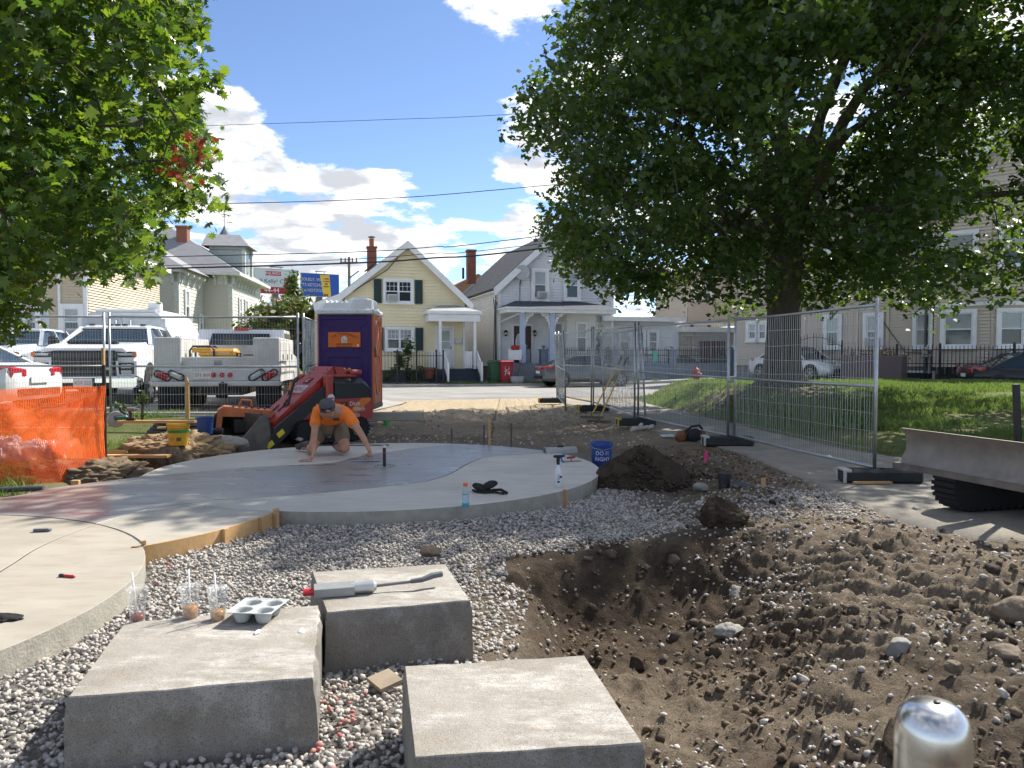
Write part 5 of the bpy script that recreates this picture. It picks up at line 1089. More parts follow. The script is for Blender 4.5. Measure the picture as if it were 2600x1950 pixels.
    RM = right_M(bx, by); window(h, 1.3, 3.5, .7, 1.9, RM, casing=.14); window(h, 4.6, 3.0, .55, 1.0, RM, casing=.14); window(h, 1.3, .9, .7, 1.7, RM, casing=.14); ac_unit(h, 1.7, 3.3, .55, .45, RM)
    RM = right_M(0)
    for y0 in (2.0, 4.0, 8.2): window(h, y0, 3.5, .65, 1.9, RM, casing=.14); window(h, y0, .8, .65, 1.7, RM, casing=.14)
    ac_unit(h, 4.3, 3.2, .55, .45, RM)
    b = B(right_M(0)); b.add([(6.4, 0, 2.6), (9.6, 0, 2.6), (9.8, -1.6, 1.7), (6.2, -1.6, 1.7)], [(0, 1, 2, 3)]); part('awning', b, shingle, h)
green()
# ---------------------------------------------------------------- far roof, billboards, utility pole, wires
def far_things():
    p = U(1165, 715, 62); t = T('far_house', 'far house with rust red roof between the yellow and white houses', 'house', (p.x, p.y, .4), RZ)
    b = B(); b.box((1.5, 4, 2.6), (9, 8, 5.2)); part('wall', b, M('far_white', (.6, .6, .58), .7), t); b = B(); b.add([(-3.4, -.4, 5.2), (6.4, -.4, 5.2), (6.4, 8.4, 5.2), (-3.4, 8.4, 5.2), (1.5, -.4, 7.7), (1.5, 8.4, 7.7)], [(0, 1, 4), (2, 3, 5), (1, 2, 5, 4), (3, 0, 4, 5), (3, 2, 1, 0)]); part('roof', b, M('rust_roof', (.33, .17, .11), .85), t)
    b = B(); b.box((-.6, -.05, 3.6), (.8, .1, 1.2)); part('window', b, white_trim, t)
    D = 120; k = D / FPX
    def board(name, label, x0, x1, y0, y1, skew):
        f = Fac(U(x0, 900, D)[:2], R(skew), .3); w, hh = f.t(x1), 0; zb = f.tz(x0, y1)[1]; hh = f.tz(x0, y0)[1] - zb; t = T(name, label, 'billboard', f.o, R(skew))
        b = B(); b.box((w / 2, 0, zb + hh / 2), (w, .4, hh)); part('panel_frame', b, M('billboard_frame', (.55, .57, .58), .6), t)
        b = B(); b.box((w / 2, .6, zb / 2), (.9, .9, zb)); part('post', b, M('billboard_post', (.2, .2, .21), .6), t)
        b = B(); b.box((w * .5, -.6, zb + hh + .25), (w * .3, .25, .12)); b.bar((w * .4, -.6, zb + hh + .25), (w * .4, 0, zb + hh), .06); b.bar((w * .6, -.6, zb + hh + .25), (w * .6, 0, zb + hh), .06); part('lamp_bar', b, M('billboard_post'), t)
        return t, w, hh, zb
    def sheet(t, x, z, w, h, col, y=-.215, name='poster_panel'):
        b = B(); b.box((x, y, z), (w, .01, h)); return part(name, b, M('poster%.2f_%.2f_%.2f' % col, col, .6, var=0), t)
    t, w, h, zb = board('billboard', 'white billboard with INJURED lettering and red strip above the trees', 646, 757, 680, 744, 30)
    sheet(t, w / 2, zb + h / 2, w - .2, h - .2, (.62, .66, .70)); sheet(t, w / 2, zb + h * .14, w - .22, h * .26, (.42, .02, .05), -.222); sheet(t, w * .44, zb + h * .81, w * .36, h * .17, (.45, .02, .06), -.222)
    sheet(t, w * .90, zb + h * .55, w * .10, h * .5, (.30, .20, .15), -.224, 'portrait_panel')
    wm = M('poster_white', (.8, .8, .8), .6, var=0); nv = M('poster_navy', (.03, .05, .18), .6, var=0)
    text('INJURED?', h * .155, wm, t, (w * .44, -.235, zb + h * .81)); text('"Call Kelly! Call', h * .225, nv, t, (w * .36, -.235, zb + h * .5), sx=1.05); sheet(t, w * .735, zb + h * .5, w * .10, h * .32, (.42, .02, .05), -.226); text('4', h * .26, wm, t, (w * .735, -.24, zb + h * .5)); text('44-44', h * .26, wm, t, (w * .4, -.24, zb + h * .13))
    t, w, h, zb = board('billboard', 'blue billboard with ketchup lettering and yellow stripe', 765, 862, 692, 752, 30)
    sheet(t, w / 2, zb + h / 2, w - .15, h - .15, (.03, .10, .48))
    b = B(); b.add([(w * .49, -.225, zb + h * .95), (w * .74, -.225, zb + h * .95), (w * .78, -.225, zb + .08), (w * .58, -.225, zb + .08)], [(0, 1, 2, 3)]); part('yellow_stripe', b, M('poster_yellow', (.75, .55, .05), .6, var=0), t)
    cr = M('poster_cream', (.7, .62, .35), .6, var=0)
    for i, q in enumerate(('SERIOUSLY, WHO', 'PUTS KETCHUP', 'ON A HOTDOG?')): text(q, h * .19, cr, t, (w * .26, -.235, zb + h * (.72 - .23 * i)), sx=.85)
    for i, (q, cc) in enumerate(((.14, (.5, .04, .03)), (.16, (.5, .04, .03)), (.08, (.2, .1, .03)), (.14, (.35, .15, .03)))): sheet(t, w * .655, zb + h * (.78 - .11 * i), w * q, h * .06, cc, -.23, 'print_line')
    sheet(t, w * .64, zb + h * .08, w * .12, h * .1, (.5, .04, .03), -.23)
    p = U(888, 900, 75); t = T('utility_pole', 'grey utility pole with crossarm behind the yellow cottage roof', 'utility pole', (p.x, 75, .3)); zt = U(888, 655, 75).z
    b = B(); b.tube([(0, 0, -.3), (0, 0, zt - .2)], [.17, .13], 10); part('pole', b, M('weathered_pole', (.22, .21, .19), .9), t)
    b = B(); b.box((0, -.1, zt - .75), (1.7, .1, .12)); part('crossarm', b, M('weathered_pole'), t)
    for x in (-.75, -.35, .35, .75): b = B(); b.lathe([(.05, 0), (.09, .1), (.06, .2), (.09, .3), (.04, .4)], 8, (x, -.1, zt - .7)); part('insulator', b, M('insulator', (.15, .15, .17), .3), t)
    wires = [([(300, 326), (560, 318), (1000, 303), (1370, 286), (2900, 190)], .010, 'thin overhead wire, topmost across the open sky'), ([(300, 520), (560, 517), (950, 505), (1330, 476), (2900, 330)], .016, 'overhead wire in mid sky, second from the top'),
             ([(-100, 664), (457, 651), (897, 640), (1100, 627), (1335, 604), (2900, 400)], .018, 'overhead cable just above the twin lower cables'), ([(-100, 690), (400, 675), (877, 659), (1100, 643), (1332, 624), (2900, 430)], .014, 'thin cable strung over the thick lowest cable'),
             ([(-100, 690), (400, 682), (897, 668), (1100, 655), (1401, 628), (2900, 440)], .034, 'thick black lowest overhead cable across the roofs')]
    for i, (pp, r, lab) in enumerate(wires):
        b = B(); b.tube([U(x, y, 29 + .0016 * x + (.2 * i)) for x, y in smooth_line(pp, 5)], r, 5); o = part('overhead_wire', b, M('wire_black', (.015, .015, .016), .6, var=0), None); tag(o, lab, 'wire', 'overhead wires')
far_things()
# ================================================================ vehicles
tyre_m = M('tyre_rubber', (.018, .018, .018), .85, var=.2, scale=20); rim_m = M('alloy_rim', (.45, .46, .47), .3, .8, var=.05)
chrome = M('chrome', (.75, .75, .74), .08, 1., var=0); car_glass = M('car_glass', (.02, .028, .03), .04, var=0, spec=1.); blk = M('black_plastic', (.018, .018, .019), .5, var=.1)
red_lamp = M('red_lamp', (.42, .015, .02), .15, var=0, coat=.5); clear_lamp = M('clear_lamp', (.5, .52, .54), .1, var=0, coat=.6); amber = M('amber_lamp', (.7, .22, .04), .2, var=0)
plate_m = M('plate_white', (.68, .68, .66), .5, var=.03); red_ink = M('plate_red', (.42, .03, .05), .5, var=0); blk_ink = M('black_ink', (.015, .015, .015), .6, var=0)
def wheel(parent, c, r, w, side, axis='Y', rim=None, spokes=5):
    """side: +1/-1 direction of the outer face along the axis"""
    t = .62; b = B(); b.lathe([(r * t, -w / 2), (r * .9, -w / 2), (r, -w * .32), (r, w * .32), (r * .9, w / 2), (r * t, w / 2)], 26, (0, 0, 0), axis, False); b.lathe([(r * t, -w * .3), (r * t, w * .3)], 26, (0, 0, 0), axis)
    o = part('wheel', b, tyre_m, parent, sharp=35, loc=c)
    b = B(); y = side * w * .42
    ax = (lambda u, v, q: (u, q, v)) if axis == 'Y' else (lambda u, v, q: (q, u, v))
    for k in range(spokes):
        a = 6.2832 * k / spokes + .3; ca, sa = math.cos(a), math.sin(a); b.bar(ax(0, 0, y), ax(ca * r * .6, sa * r * .6, y), r * .17, r * .12, ax(0, 0, 1))
    b.lathe([(r * .16, y - .02), (r * .16, y + .02)], 14, (0, 0, 0), axis)
    b.lathe([(r * .56, y - .03), (r * .63, y - .03), (r * .63, y + .01), (r * .56, y + .01)], 26, (0, 0, 0), axis, False)
    part('rim', b, rim or rim_m, o); return o
def car(name, label, loc, rz, paint, L=4.6, W=1.8, H=1.43, style='sedan', group=None, plate=None, cat='car'):
    t = T(name, label, cat, loc, rz, group); h = W / 2
    hatch = style == 'hatch'
    st = [(-L / 2, .74, .36, .80), (-L / 2 + .08, .90, .28, .93), (-L / 2 + .5, .97, .24, 1.00), (-L / 2 + 1.1, 1, .22, .97), (-.3, 1, .2, .94), (L / 2 - 1.6, 1, .2, .93), (L / 2 - .9, .99, .22, .84), (L / 2 - .35, .93, .24, .72), (L / 2 - .06, .78, .28, .60), (L / 2, .62, .32, .52)]
    rings = []
    for (x, w, zb, zt) in st:
        ww = h * w; d = zt - zb
        rings.append([(x, -ww * .9, zb), (x, -ww, zb + .2 * d), (x, -ww * 1.0, zb + .55 * d), (x, -ww * .985, zb + .75 * d), (x, -ww * .93, zt - .04), (x, -ww * .74, zt), (x, ww * .74, zt), (x, ww * .93, zt - .04), (x, ww * .985, zb + .75 * d), (x, ww, zb + .55 * d), (x, ww, zb + .2 * d), (x, ww * .9, zb)])
    b = B(); b.loft(rings); part('body', b, paint, t, sharp=40)
    rb, fb = (-L / 2 + .25, L / 2 - 1.25) if hatch else (-L / 2 + .55, L / 2 - 1.3); rr, fr_ = (-.75, .35) if hatch else (-.8, .3); zb = .90; wb, wr = h * .90, h * .68; zr = H - .035
    V = [(rb, -wb, zb), (fb, -wb, zb - .02), (fr_, -wr, zr), (rr, -wr, zr), (rb, wb, zb), (fb, wb, zb - .02), (fr_, wr, zr), (rr, wr, zr)]
    b = B(); b.add(V, [(0, 1, 2, 3), (4, 7, 6, 5), (1, 5, 6, 2), (4, 0, 3, 7)]); part('windows', b, car_glass, t)
    b = B(); b.loft([[(rr - .12, -wr * .9, zr - .05), (rr - .12, wr * .9, zr - .05)], [(rr, -wr * 1.01, zr + .005), (rr, wr * 1.01, zr + .005)], [(-.25, -wr * .98, H), (-.25, wr * .98, H)], [(fr_, -wr * 1.01, zr + .005), (fr_, wr * 1.01, zr + .005)]], False, False); b.tube([V[3], V[2]], .03, 5); b.tube([V[7], V[6]], .03, 5); part('roof_panel', b, paint, t)
    for s in (0, 4):
        for (i, j) in ((1, 2), (0, 3)): b = B(); b.bar(V[s + i], V[s + j], .05, .09 if j == 3 else .06, (0, 1, 0)); part('pillar', b, paint, t)
        b = B(); y = -1 if s == 0 else 1; b.bar((-.25, y * wb * 1.0, zb), (-.3, y * wr * 1.01, zr), .03, .08, (0, 1, 0)); part('pillar', b, blk, t)
        b = B(); b.box((fb - .45, y * (wb + .14), zb + .06), (.14, .2, .13), ch=.03); part('mirror', b, paint, t)
        for x in (-.55, .45): b = B(); b.box((x, y * h * .995, .78), (.2, .03, .03)); part('door_handle', b, paint, t)
        b = B(); b.box((.0, y * (h * 1.0), .30), (L * .52, .03, .1)); part('sill', b, blk, t)
    for x in (-L / 2 + .85, L / 2 - .9):
        for y in (-1, 1):
            b = B(); b.lathe([(.36, -.02), (.36, .02)], 26, (x, y * (h - .012), .34), 'Y'); part('wheel_arch', b, blk, t)
            wheel(t, (x, y * (h - .09), .32), .32, .21, y, 'Y')
    for y in (-1, 1):
        b = B(); b.loft([[(-L / 2 - .015, y * h * .40, .74), (-L / 2 - .015, y * h * .40, .86), (-L / 2 + .02, y * h * .38, .88)], [(-L / 2 + .03, y * h * .80, .72), (-L / 2 + .03, y * h * .80, .90), (-L / 2 + .06, y * h * .74, .93)], [(-L / 2 + .42, y * h * .985, .84), (-L / 2 + .42, y * h * .98, .93), (-L / 2 + .42, y * h * .95, .95)]]); part('tail_light', b, red_lamp, t)
        b = B(); b.loft([[(L / 2 + .01, y * h * .45, .56), (L / 2 + .0, y * h * .45, .62)], [(L / 2 - .08, y * h * .76, .58), (L / 2 - .1, y * h * .76, .67)], [(L / 2 - .5, y * h * .965, .68), (L / 2 - .5, y * h * .955, .75)]], False, False); part('headlight', b, clear_lamp, t)
    b = B(); b.box((-L / 2 + .01, 0, .42), (.06, W * .66, .14)); part('bumper_insert', b, blk, t); b = B(); b.box((L / 2 - .01, 0, .40), (.06, W * .55, .16)); part('lower_grille', b, blk, t)
    b = B(); b.box((-L / 2 - .02, 0, .66), (.02, .5, .13)); part('licence_plate', b, plate_m, t)
    if hatch: b = B(); b.box((-L / 2 + .2, 0, 1.0), (.2, W * .7, .03)); part('spoiler', b, blk, t)
    return t
white_paint = M('white_car_paint', (.74, .75, .76), .3, var=.03, scale=2, coat=.5); silver_paint = M('silver_paint', (.40, .42, .44), .3, .4, var=.03, coat=.5); grey_paint = M('grey_paint', (.13, .15, .165), .3, .3, var=.04, coat=.6); black_paint = M('black_paint', (.010, .010, .012), .3, var=0, coat=.25, spec=.3)
p = U(1486, 984, 35.0); car('grey_hatchback', 'dark grey hatchback car parked on the far side of the street', (p.x, 35.0, .08), RZ, grey_paint, 4.5, 1.8, 1.42, 'hatch')
car('white_sedan', 'white sedan at the far left edge, tail behind the orange netting', (-11.75, 15.45, .31), R(176), white_paint, 4.7, 1.82, 1.45)
p = U(2028, 960, 34.6); car('white_sedan', 'white car parked behind the maple trunk near the arched gate', (p.x, 34.6, .42), R(-62), white_paint, 4.6, 1.8, 1.47)
p = U(2640, 960, 27.0); car('black_sedan', 'black sedan with red tail light at the right edge beyond the lawn', (p.x, 27.0, .12), R(-14), black_paint, 4.8, 1.85, 1.45)
p = U(2610, 960, 29.6); car('silver_sedan', 'silver car half hidden behind the black sedan at the right', (p.x, 29.6, .22), R(-14), silver_paint, 4.7, 1.8, 1.42)

def rbox_ring(x0, x1, z0, z1, y, c=.06): return [(x0 + c, y, z0), (x1 - c, y, z0), (x1, y, z0 + c), (x1, y, z1 - c), (x1 - c, y, z1), (x0 + c, y, z1), (x0, y, z1 - c), (x0, y, z0 + c)]
def pickup(name, label, loc, rz, paint, k=1., plate=None, lights=True):
    """front end towards local -Y"""
    t = T(name, label, 'pickup truck', loc, rz); t.scale = (k, k, k); h = 1.03
    # fenders and doors: lower body
    def ring(y, w, zb, zt, c=.08): return [(-w + c, y, zb), (w - c, y, zb), (w, y, zb + c), (w * 1.0, y, zt - c * 1.2), (w - c * 1.4, y, zt), (-w + c * 1.4, y, zt), (-w, y, zt - c * 1.2), (-w, y, zb + c)]
    b = B(); b.loft([ring(.06, .93, .5, 1.16), ring(.2, 1.0, .46, 1.22), ring(.9, h, .42, 1.29), ring(1.6, h, .42, 1.33), ring(3.9, h, .42, 1.30), ring(5.9, h, .45, 1.30), ring(5.95, .98, .5, 1.26)]); part('body', b, paint, t, sharp=38)
    # raised hood with scoop
    b = B(); b.loft([ring(.02, .80, 1.1, 1.235, .05), ring(.35, .84, 1.1, 1.31, .06), ring(1.0, .86, 1.1, 1.355, .06), ring(1.62, .9, 1.1, 1.385, .06)]); part('hood', b, paint, t, sharp=38)
    b = B(); b.box((0, .62, 1.355), (.98, .16, .05), (R(-8), 0, 0), .015); part('hood_scoop', b, blk, t)
    # cab
    z0, z1 = 1.30, 1.80; A = [(-.92, 1.5, z0 + .04), (.92, 1.5, z0 + .04), (.95, 3.85, z0), (-.95, 3.85, z0)]; C = [(-.70, 2.25, z1 - .08), (.70, 2.25, z1 - .08), (.74, 3.7, z1 - .08), (-.74, 3.7, z1 - .08)]
    b = B(); b.add(A + C, [(0, 1, 5, 4), (1, 2, 6, 5), (2, 3, 7, 6), (3, 0, 4, 7)]); part('windows', b, car_glass, t)
    b = B(); b.loft([[(-.70, 2.2, z1 - .09), (-.66, 2.2, z1 - .05), (.66, 2.2, z1 - .05), (.70, 2.2, z1 - .09)], [(-.745, 2.5, z1 - .06), (-.68, 2.5, z1 + .0), (.68, 2.5, z1 + .0), (.745, 2.5, z1 - .06)], [(-.76, 3.75, z1 - .08), (-.68, 3.75, z1 - .01), (.68, 3.75, z1 - .01), (.76, 3.75, z1 - .08)]]); part('roof_panel', b, paint, t, sharp=40)
    for s in (-1, 1):
        for (p0, p1, w_) in (((s * .92, 1.52, z0 + .02), (s * .71, 2.26, z1 - .07), .08), ((s * .95, 3.82, z0), (s * .74, 3.68, z1 - .08), .18), ((s * .955, 2.85, z0), (s * .75, 2.85, z1 - .07), .09)):
            b = B(); b.bar(p0, p1, .06, w_, (s, 0, 0)); part('pillar', b, paint, t)
        b = B(); b.box((s * 1.17, 1.78, 1.36), (.2, .12, .34), (0, 0, s * -.1), .04); b.bar((s * .95, 1.8, 1.26), (s * 1.12, 1.8, 1.28), .07, .1); mir = part('mirror', b, blk, t)
        b = B(); b.box((s * 1.17, 1.845, 1.38), (.15, .012, .26)); part('mirror_glass', b, chrome, mir)
        # front lamps
        b = B(); b.box((s * .78, .055, 1.11), (.40, .07, .12), (0, 0, s * .14), .02); hl = part('headlight', b, blk, t)
        b = B(); b.box((s * .77, .022, 1.11), (.30, .03, .05), (0, 0, s * .14)); part('lens', b, clear_lamp, hl)
        b = B(); b.box((s * .95, .06, 1.11), (.07, .06, .09), (0, 0, s * .3)); part('turn_signal', b, amber, hl)
        b = B(); b.box((s * .80, .03, .80), (.30, .06, .27), (0, 0, s * .1), .04); hl = part('lower_headlight', b, blk, t)
        for zz in (.74, .86): b = B(); b.box((s * .80, -.003, zz), (.2, .02, .08), (0, 0, s * .1), .01); part('lens', b, clear_lamp, hl)
        b = B(); b.prism([(s * .62, .66), (s * 1.0, .66), (s * 1.0, .97), (s * .95, .97), (s * .95, .70), (s * .66, .70), (s * .64, .97), (s * .60, .97)], -.01, .14, 'XZ'); part('lamp_surround', b, paint, t)
        b = B(); b.lathe([(.47, -.015), (.47, .015)], 28, (s * (h - .003), .95, .47), 'X'); part('wheel_arch', b, blk, t); wheel(t, (s * (h - .12), .95, .40), .41, .28, s, 'X', spokes=8)
        b = B(); b.lathe([(.47, -.015), (.47, .015)], 28, (s * (h - .003), 4.85, .47), 'X'); part('wheel_arch', b, blk, t); wheel(t, (s * (h - .12), 4.85, .40), .41, .28, s, 'X', spokes=8)
        b = B(); b.box((s * 1.08, 2.65, .43), (.14, 2.3, .06), ch=.02); part('running_board', b, chrome, t)
        for yy in (2.75, 3.7): b = B(); b.box((s * 1.035, yy, 1.12), (.03, .2, .035)); part('door_handle', b, blk, t)
        b = B(); b.box((s * 1.034, 1.75, .98), (.012, .45, .07)); part('badge', b, chrome, t)
    # grille
    b = B(); b.box((0, .03, .91), (1.22, .08, .56), ch=.03); g = part('grille', b, blk, t)
    for i in range(6): b = B(); b.box((0, -.018, .68 + i * .09), (1.18, .03, .022)); part('grille_bar', b, M('dark_bar', (.05, .05, .05), .35), g)
    b = B(); b.box((0, -.03, 1.085), (1.3, .04, .07)); part('grille_bar', b, M('dark_bar'), g)
    # bumper
    b = B(); b.loft([rbox_ring(-1.0, 1.0, .42, .66, -.02, .05), rbox_ring(-1.03, 1.03, .40, .66, .12, .05), rbox_ring(-1.03, 1.03, .42, .64, .35, .05)]); b.box((0, -.06, .64), (1.9, .1, .05), ch=.02); bp = part('bumper', b, chrome, t, sharp=35)
    b = B(); b.box((0, -.03, .46), (1.0, .06, .13)); part('air_intake', b, blk, bp)
    b = B(); b.box((0, -.1, .53), (.36, .012, .18), ch=.004); pl_ = part('licence_plate', b, plate_m, t)
    if plate: text(plate, .095, red_ink, pl_, (0, -.108, .52))
    if lights:
        for x in (-.16, 0, .16, -.55, .55): b = B(); b.box((x, 2.42, z1 + .012), (.13, .09, .035), ch=.01); part('roof_marker', b, blk, t)
    return t
pickup('white_pickup', 'white heavy-duty pickup truck facing the camera behind the fence, chrome bumper', (U(218, 1000, 16.9).x, 16.85, .29), R(12), white_paint, 1.07, 'X59 225')
pickup('silver_pickup', 'silver pickup truck at the left edge, partly behind the maple branch', (-13.1, 18.6, .30), R(12), M('silver_truck', (.50, .53, .57), .3, .2, var=.03, coat=.5), 1.06, None, False)

def service_truck():
    t = T('flatbed_truck', 'white utility truck seen from behind with open service body and tool boxes', 'utility truck', (U(560, 1000, 15.9).x, 15.75, .30), R(10)); w = M('white_steel', (.60, .61, .60), .5, col2=(.45, .44, .42), scale=2.5)
    # rear faces local -Y
    for s in (-1, 1):
        b = B(); b.box((s * .965, 1.35, 1.12), (.52, 2.7, .80), ch=.015); sb = part('side_box', b, w, t)
        for i in range(3): b = B(); b.box((s * 1.23, .5 + i * .85, 1.12), (.015, .78, .66), ch=.01); d = part('box_door', b, w, sb); b = B(); b.box((s * 1.243, .5 + i * .85, 1.12), (.02, .09, .12)); part('latch', b, M('latch_grey', (.3, .3, .3), .4, .6), d)
        b = B(); b.prism([(.1, .6), (2.7, .6), (2.7, .82), (1.95, .82), (1.85, .98), (1.6, 1.06), (1.35, 1.06), (1.1, .98), (1.0, .82), (.1, .82)], s * .72, s * 1.225, 'YZ'); part('fender_skirt', b, w, t)
        for yy in (1.47,): wheel(t, (s * .98, yy, .40), .40, .24, s, 'X', M('steel_rim', (.4, .4, .4), .5, .5)); wheel(t, (s * .70, yy, .40), .40, .24, s, 'X', M('steel_rim'))
        b = B(); b.box((s * .98, .30, .28), (.5, .03, .5)); part('mud_flap', b, tyre_m, t)
        for (x, m) in ((.78, clear_lamp if True else 0), (1.04, red_lamp)):
            b = B(); b.tube([(s * x - .09 * s, -.07, .72 - .03), (s * x + .09 * s, -.07, .78 + .02)] if s > 0 else [(s * x - .09, -.07, .78), (s * x + .09, -.07, .70)], .055, 12); lm = part('tail_light', b, m, t)
            b = B(); a_, c_ = ((s * x - .09 * s, .69), (s * x + .09 * s, .80)) if s > 0 else ((s * x - .09, .78), (s * x + .09, .70)); d_ = Vector((c_[0] - a_[0], 0, c_[1] - a_[1])).normalized(); n_ = Vector((-d_.z, 0, d_.x)); A_ = Vector((a_[0], -.08, a_[1])); C_ = Vector((c_[0], -.08, c_[1]))
            ringp = [C_ + (d_ * math.cos(q) + n_ * math.sin(q)) * .065 for q in np.linspace(-1.57, 1.57, 8)] + [A_ + (d_ * math.cos(q) + n_ * math.sin(q)) * .065 for q in np.linspace(1.57, 4.71, 8)]
            b.tube(ringp, .016, 5, closed=True); part('lamp_gasket', b, blk, lm)
    b = B(); b.box((0, .1, .95), (1.42, .05, .34), ch=.01); tg = part('tailgate', b, w, t)
    b = B(); b.box((0, .07, 1.0), (.16, .02, .1), ch=.01); part('paddle_latch', b, M('latch_grey'), tg)
    b = B(); b.tube([(-.68, .05, .80), (.68, .05, .80)], .025, 8); part('hinge_rod', b, M('worn_rod', (.3, .24, .17), .6), tg)
    b = B(); b.box((0, 0, .745), (2.45, .12, .24), ch=.015); part('rear_sill', b, w, t)
    b = B(); b.box((0, -.02, .57), (2.5, .25, .10), ch=.02); bp = part('step_bumper', b, w, t)
    for x in (-.16, 0, .16): b = B(); b.lathe([(.05, 0), (.05, .02), (.001, .03)], 14, (0, 0, 0), 'Y'); part('marker_light', b, red_lamp, t, loc=(x + .1, -.062, .75), rot=(0, 0, R(180)))
    b = B(); b.box((-.28, -.068, .75), (.34, .012, .17), ch=.004); pl_ = part('licence_plate', b, plate_m, t); text('S71 009', .09, red_ink, pl_, (-.28, -.077, .745))
    b = B(); b.box((0, 1.35, .66), (1.46, 2.6, .08)); part('bed_floor', b, M('worn_steel', (.3, .29, .28), .6, .4), t)
    b = B(); b.box((0, 2.62, 1.05), (1.5, .05, .7)); part('bulkhead', b, w, t)
    b = B(); b.box((.15, -.1, .47), (.1, .3, .1)); b.box((.15, -.22, .5), (.16, .06, .18)); b.lathe([(.04, 0), (.05, .04), (.02, .07)], 12, (.15, -.3, .55)); part('tow_hitch', b, blk, t)
    b = B(); b.box((0, 1.9, .42), (.9, 3.4, .2)); part('chassis', b, blk, t)
    # cab
    b = B(); P = [(2.75, .55), (6.0, .5), (6.05, 1.0), (5.9, 1.12), (4.85, 1.22), (4.2, 1.78), (2.95, 1.78), (2.75, 1.25)]; b.prism(P, -.98, .98, 'YZ'); cb = part('cab', b, white_paint, t)
    rw = [(-.72, 2.78, 1.36), (.72, 2.78, 1.36), (.66, 2.9, 1.68), (-.66, 2.9, 1.68)]; b = B(); b.add([(x, y - .06, z) for x, y, z in rw] + [(x, y + .02, z) for x, y, z in rw], [(0, 1, 2, 3), (4, 5, 6, 7), (0, 1, 5, 4), (1, 2, 6, 5), (2, 3, 7, 6), (3, 0, 4, 7)]); part('rear_window', b, car_glass, cb)
    b = B(); b.box((0, 2.93, 1.79), (.34, .06, .06), ch=.01); part('third_brake_light', b, red_lamp, cb)
    for s in (-1, 1): b = B(); b.add([(s * .985, 3.05, 1.25), (s * .985, 4.75, 1.25), (s * .985, 4.2, 1.7), (s * .985, 3.05, 1.7)], [(0, 1, 2, 3)]); part('side_window', b, car_glass, cb); wheel(t, (s * .86, 5.0, .40), .40, .26, s, 'X', M('steel_rim')); b = B(); b.box((s * 1.14, 4.55, 1.35), (.2, .1, .3), ch=.03); part('mirror', b, blk, cb)
    # generator standing in the bed
    g = T('generator', 'black and yellow portable generator standing in the utility truck bed', 'generator', t.matrix_basis @ Vector((-.22, .75, .70)), R(10)); yl = M('machine_yellow', (.72, .36, .02), .4, var=.06)
    b = B(); b.box((0, 0, .22), (.62, .45, .34), ch=.03); part('engine', b, blk, g); b = B(); b.box((.12, 0, .50), (.78, .46, .20), ch=.06); tk = part('fuel_tank', b, yl, g); text('CAT', .09, plate_m, tk, (.0, -.238, .50)); text('RP5500', .075, plate_m, tk, (.26, -.238, .50))
    for y in (-.26, .26): b = B(); b.tube([(-.42, y, .02), (-.42, y, .55), (-.36, y, .64), (.0, y, .64), (.06, y, .58), (.06, y, .02)], .022, 8); part('frame_hoop', b, blk, g)
    b = B(); b.tube([(.5, -.2, .02), (.52, -.2, .5), (.52, .2, .5), (.5, .2, .02)], .02, 8); part('frame_hoop', b, blk, g)
    b = B(); b.box((-.19, -.24, .56), (.38, .03, .1), ch=.01); part('control_panel', b, yl, g)
    k = T('yellow_case', 'small yellow tool case in the utility truck bed near the right box', 'tool case', t.matrix_basis @ Vector((.50, .7, .70)), R(20)); b = B(); b.box((0, 0, .2), (.36, .25, .4), ch=.03); part('shell', b, M('case_yellow', (.6, .42, .08), .5), k); b = B(); b.tube([(-.1, 0, .4), (-.1, 0, .46), (.1, 0, .46), (.1, 0, .4)], .015, 6); part('handle', b, blk, k)
service_truck()
def box_truck():
    t = T('box_truck', 'white box truck body with slanted roof and logo behind the pickup', 'box truck', (U(336, 1000, 23).x, 22.6, .3), R(9)); w = M('white_panel', (.62, .64, .65), .5, var=.05); W2 = 1.26; top = 2.42
    b = B(); b.prism([(-W2, .75), (W2, .75), (W2, 1.85), (W2 - .32, top), (-W2 + .32, top), (-W2, 1.85)], 0, 3.6, 'XZ'); bx = part('box_body', b, w, t)
    b = B(); b.box((0, 1.8, top + .06), (1.7, 3.3, .10), ch=.02); part('roof_cap', b, w, t); b = B(); b.box((.75, .4, top + .2), (.35, .3, .26), ch=.03); part('roof_vent', b, white_trim, t)
    for s in (-1, 1): b = B(); b.box((s * .6, -.02, 1.5), (1.1, .04, 1.5), ch=.01); d = part('rear_door', b, M('grey_panel', (.50, .53, .55), .5), t); b = B(); b.tube([(s * .2, -.06, .85), (s * .2, -.06, 2.2)], .02, 6); part('lock_rod', b, chrome, d)
    o = text('RRE', .40, blk_ink, bx, (W2 + .012, .9, 1.60), '+X'); o = text('Corp.', .34, red_ink, bx, (W2 + .012, .95, 1.28), '+X')
    b = B(); b.prism([(3.7, .6), (5.6, .6), (5.6, 1.1), (4.9, 1.25), (4.5, 1.95), (3.7, 1.95)], -1.0, 1.0, 'YZ'); cb = part('cab', b, white_paint, t)
    for s in (-1, 1):
        for y in (.9, 4.7): wheel(t, (s * .95, y, .42), .42, .25, s, 'X', M('steel_rim'))
        b = B(); b.add([(s * 1.005, 3.85, 1.3), (s * 1.005, 4.7, 1.3), (s * 1.005, 4.42, 1.85), (s * 1.005, 3.85, 1.85)], [(0, 1, 2, 3)]); part('side_window', b, car_glass, cb)
    b = B(); b.box((0, 2.6, .6), (.9, 5.2, .3)); part('chassis', b, blk, t)
box_truck()
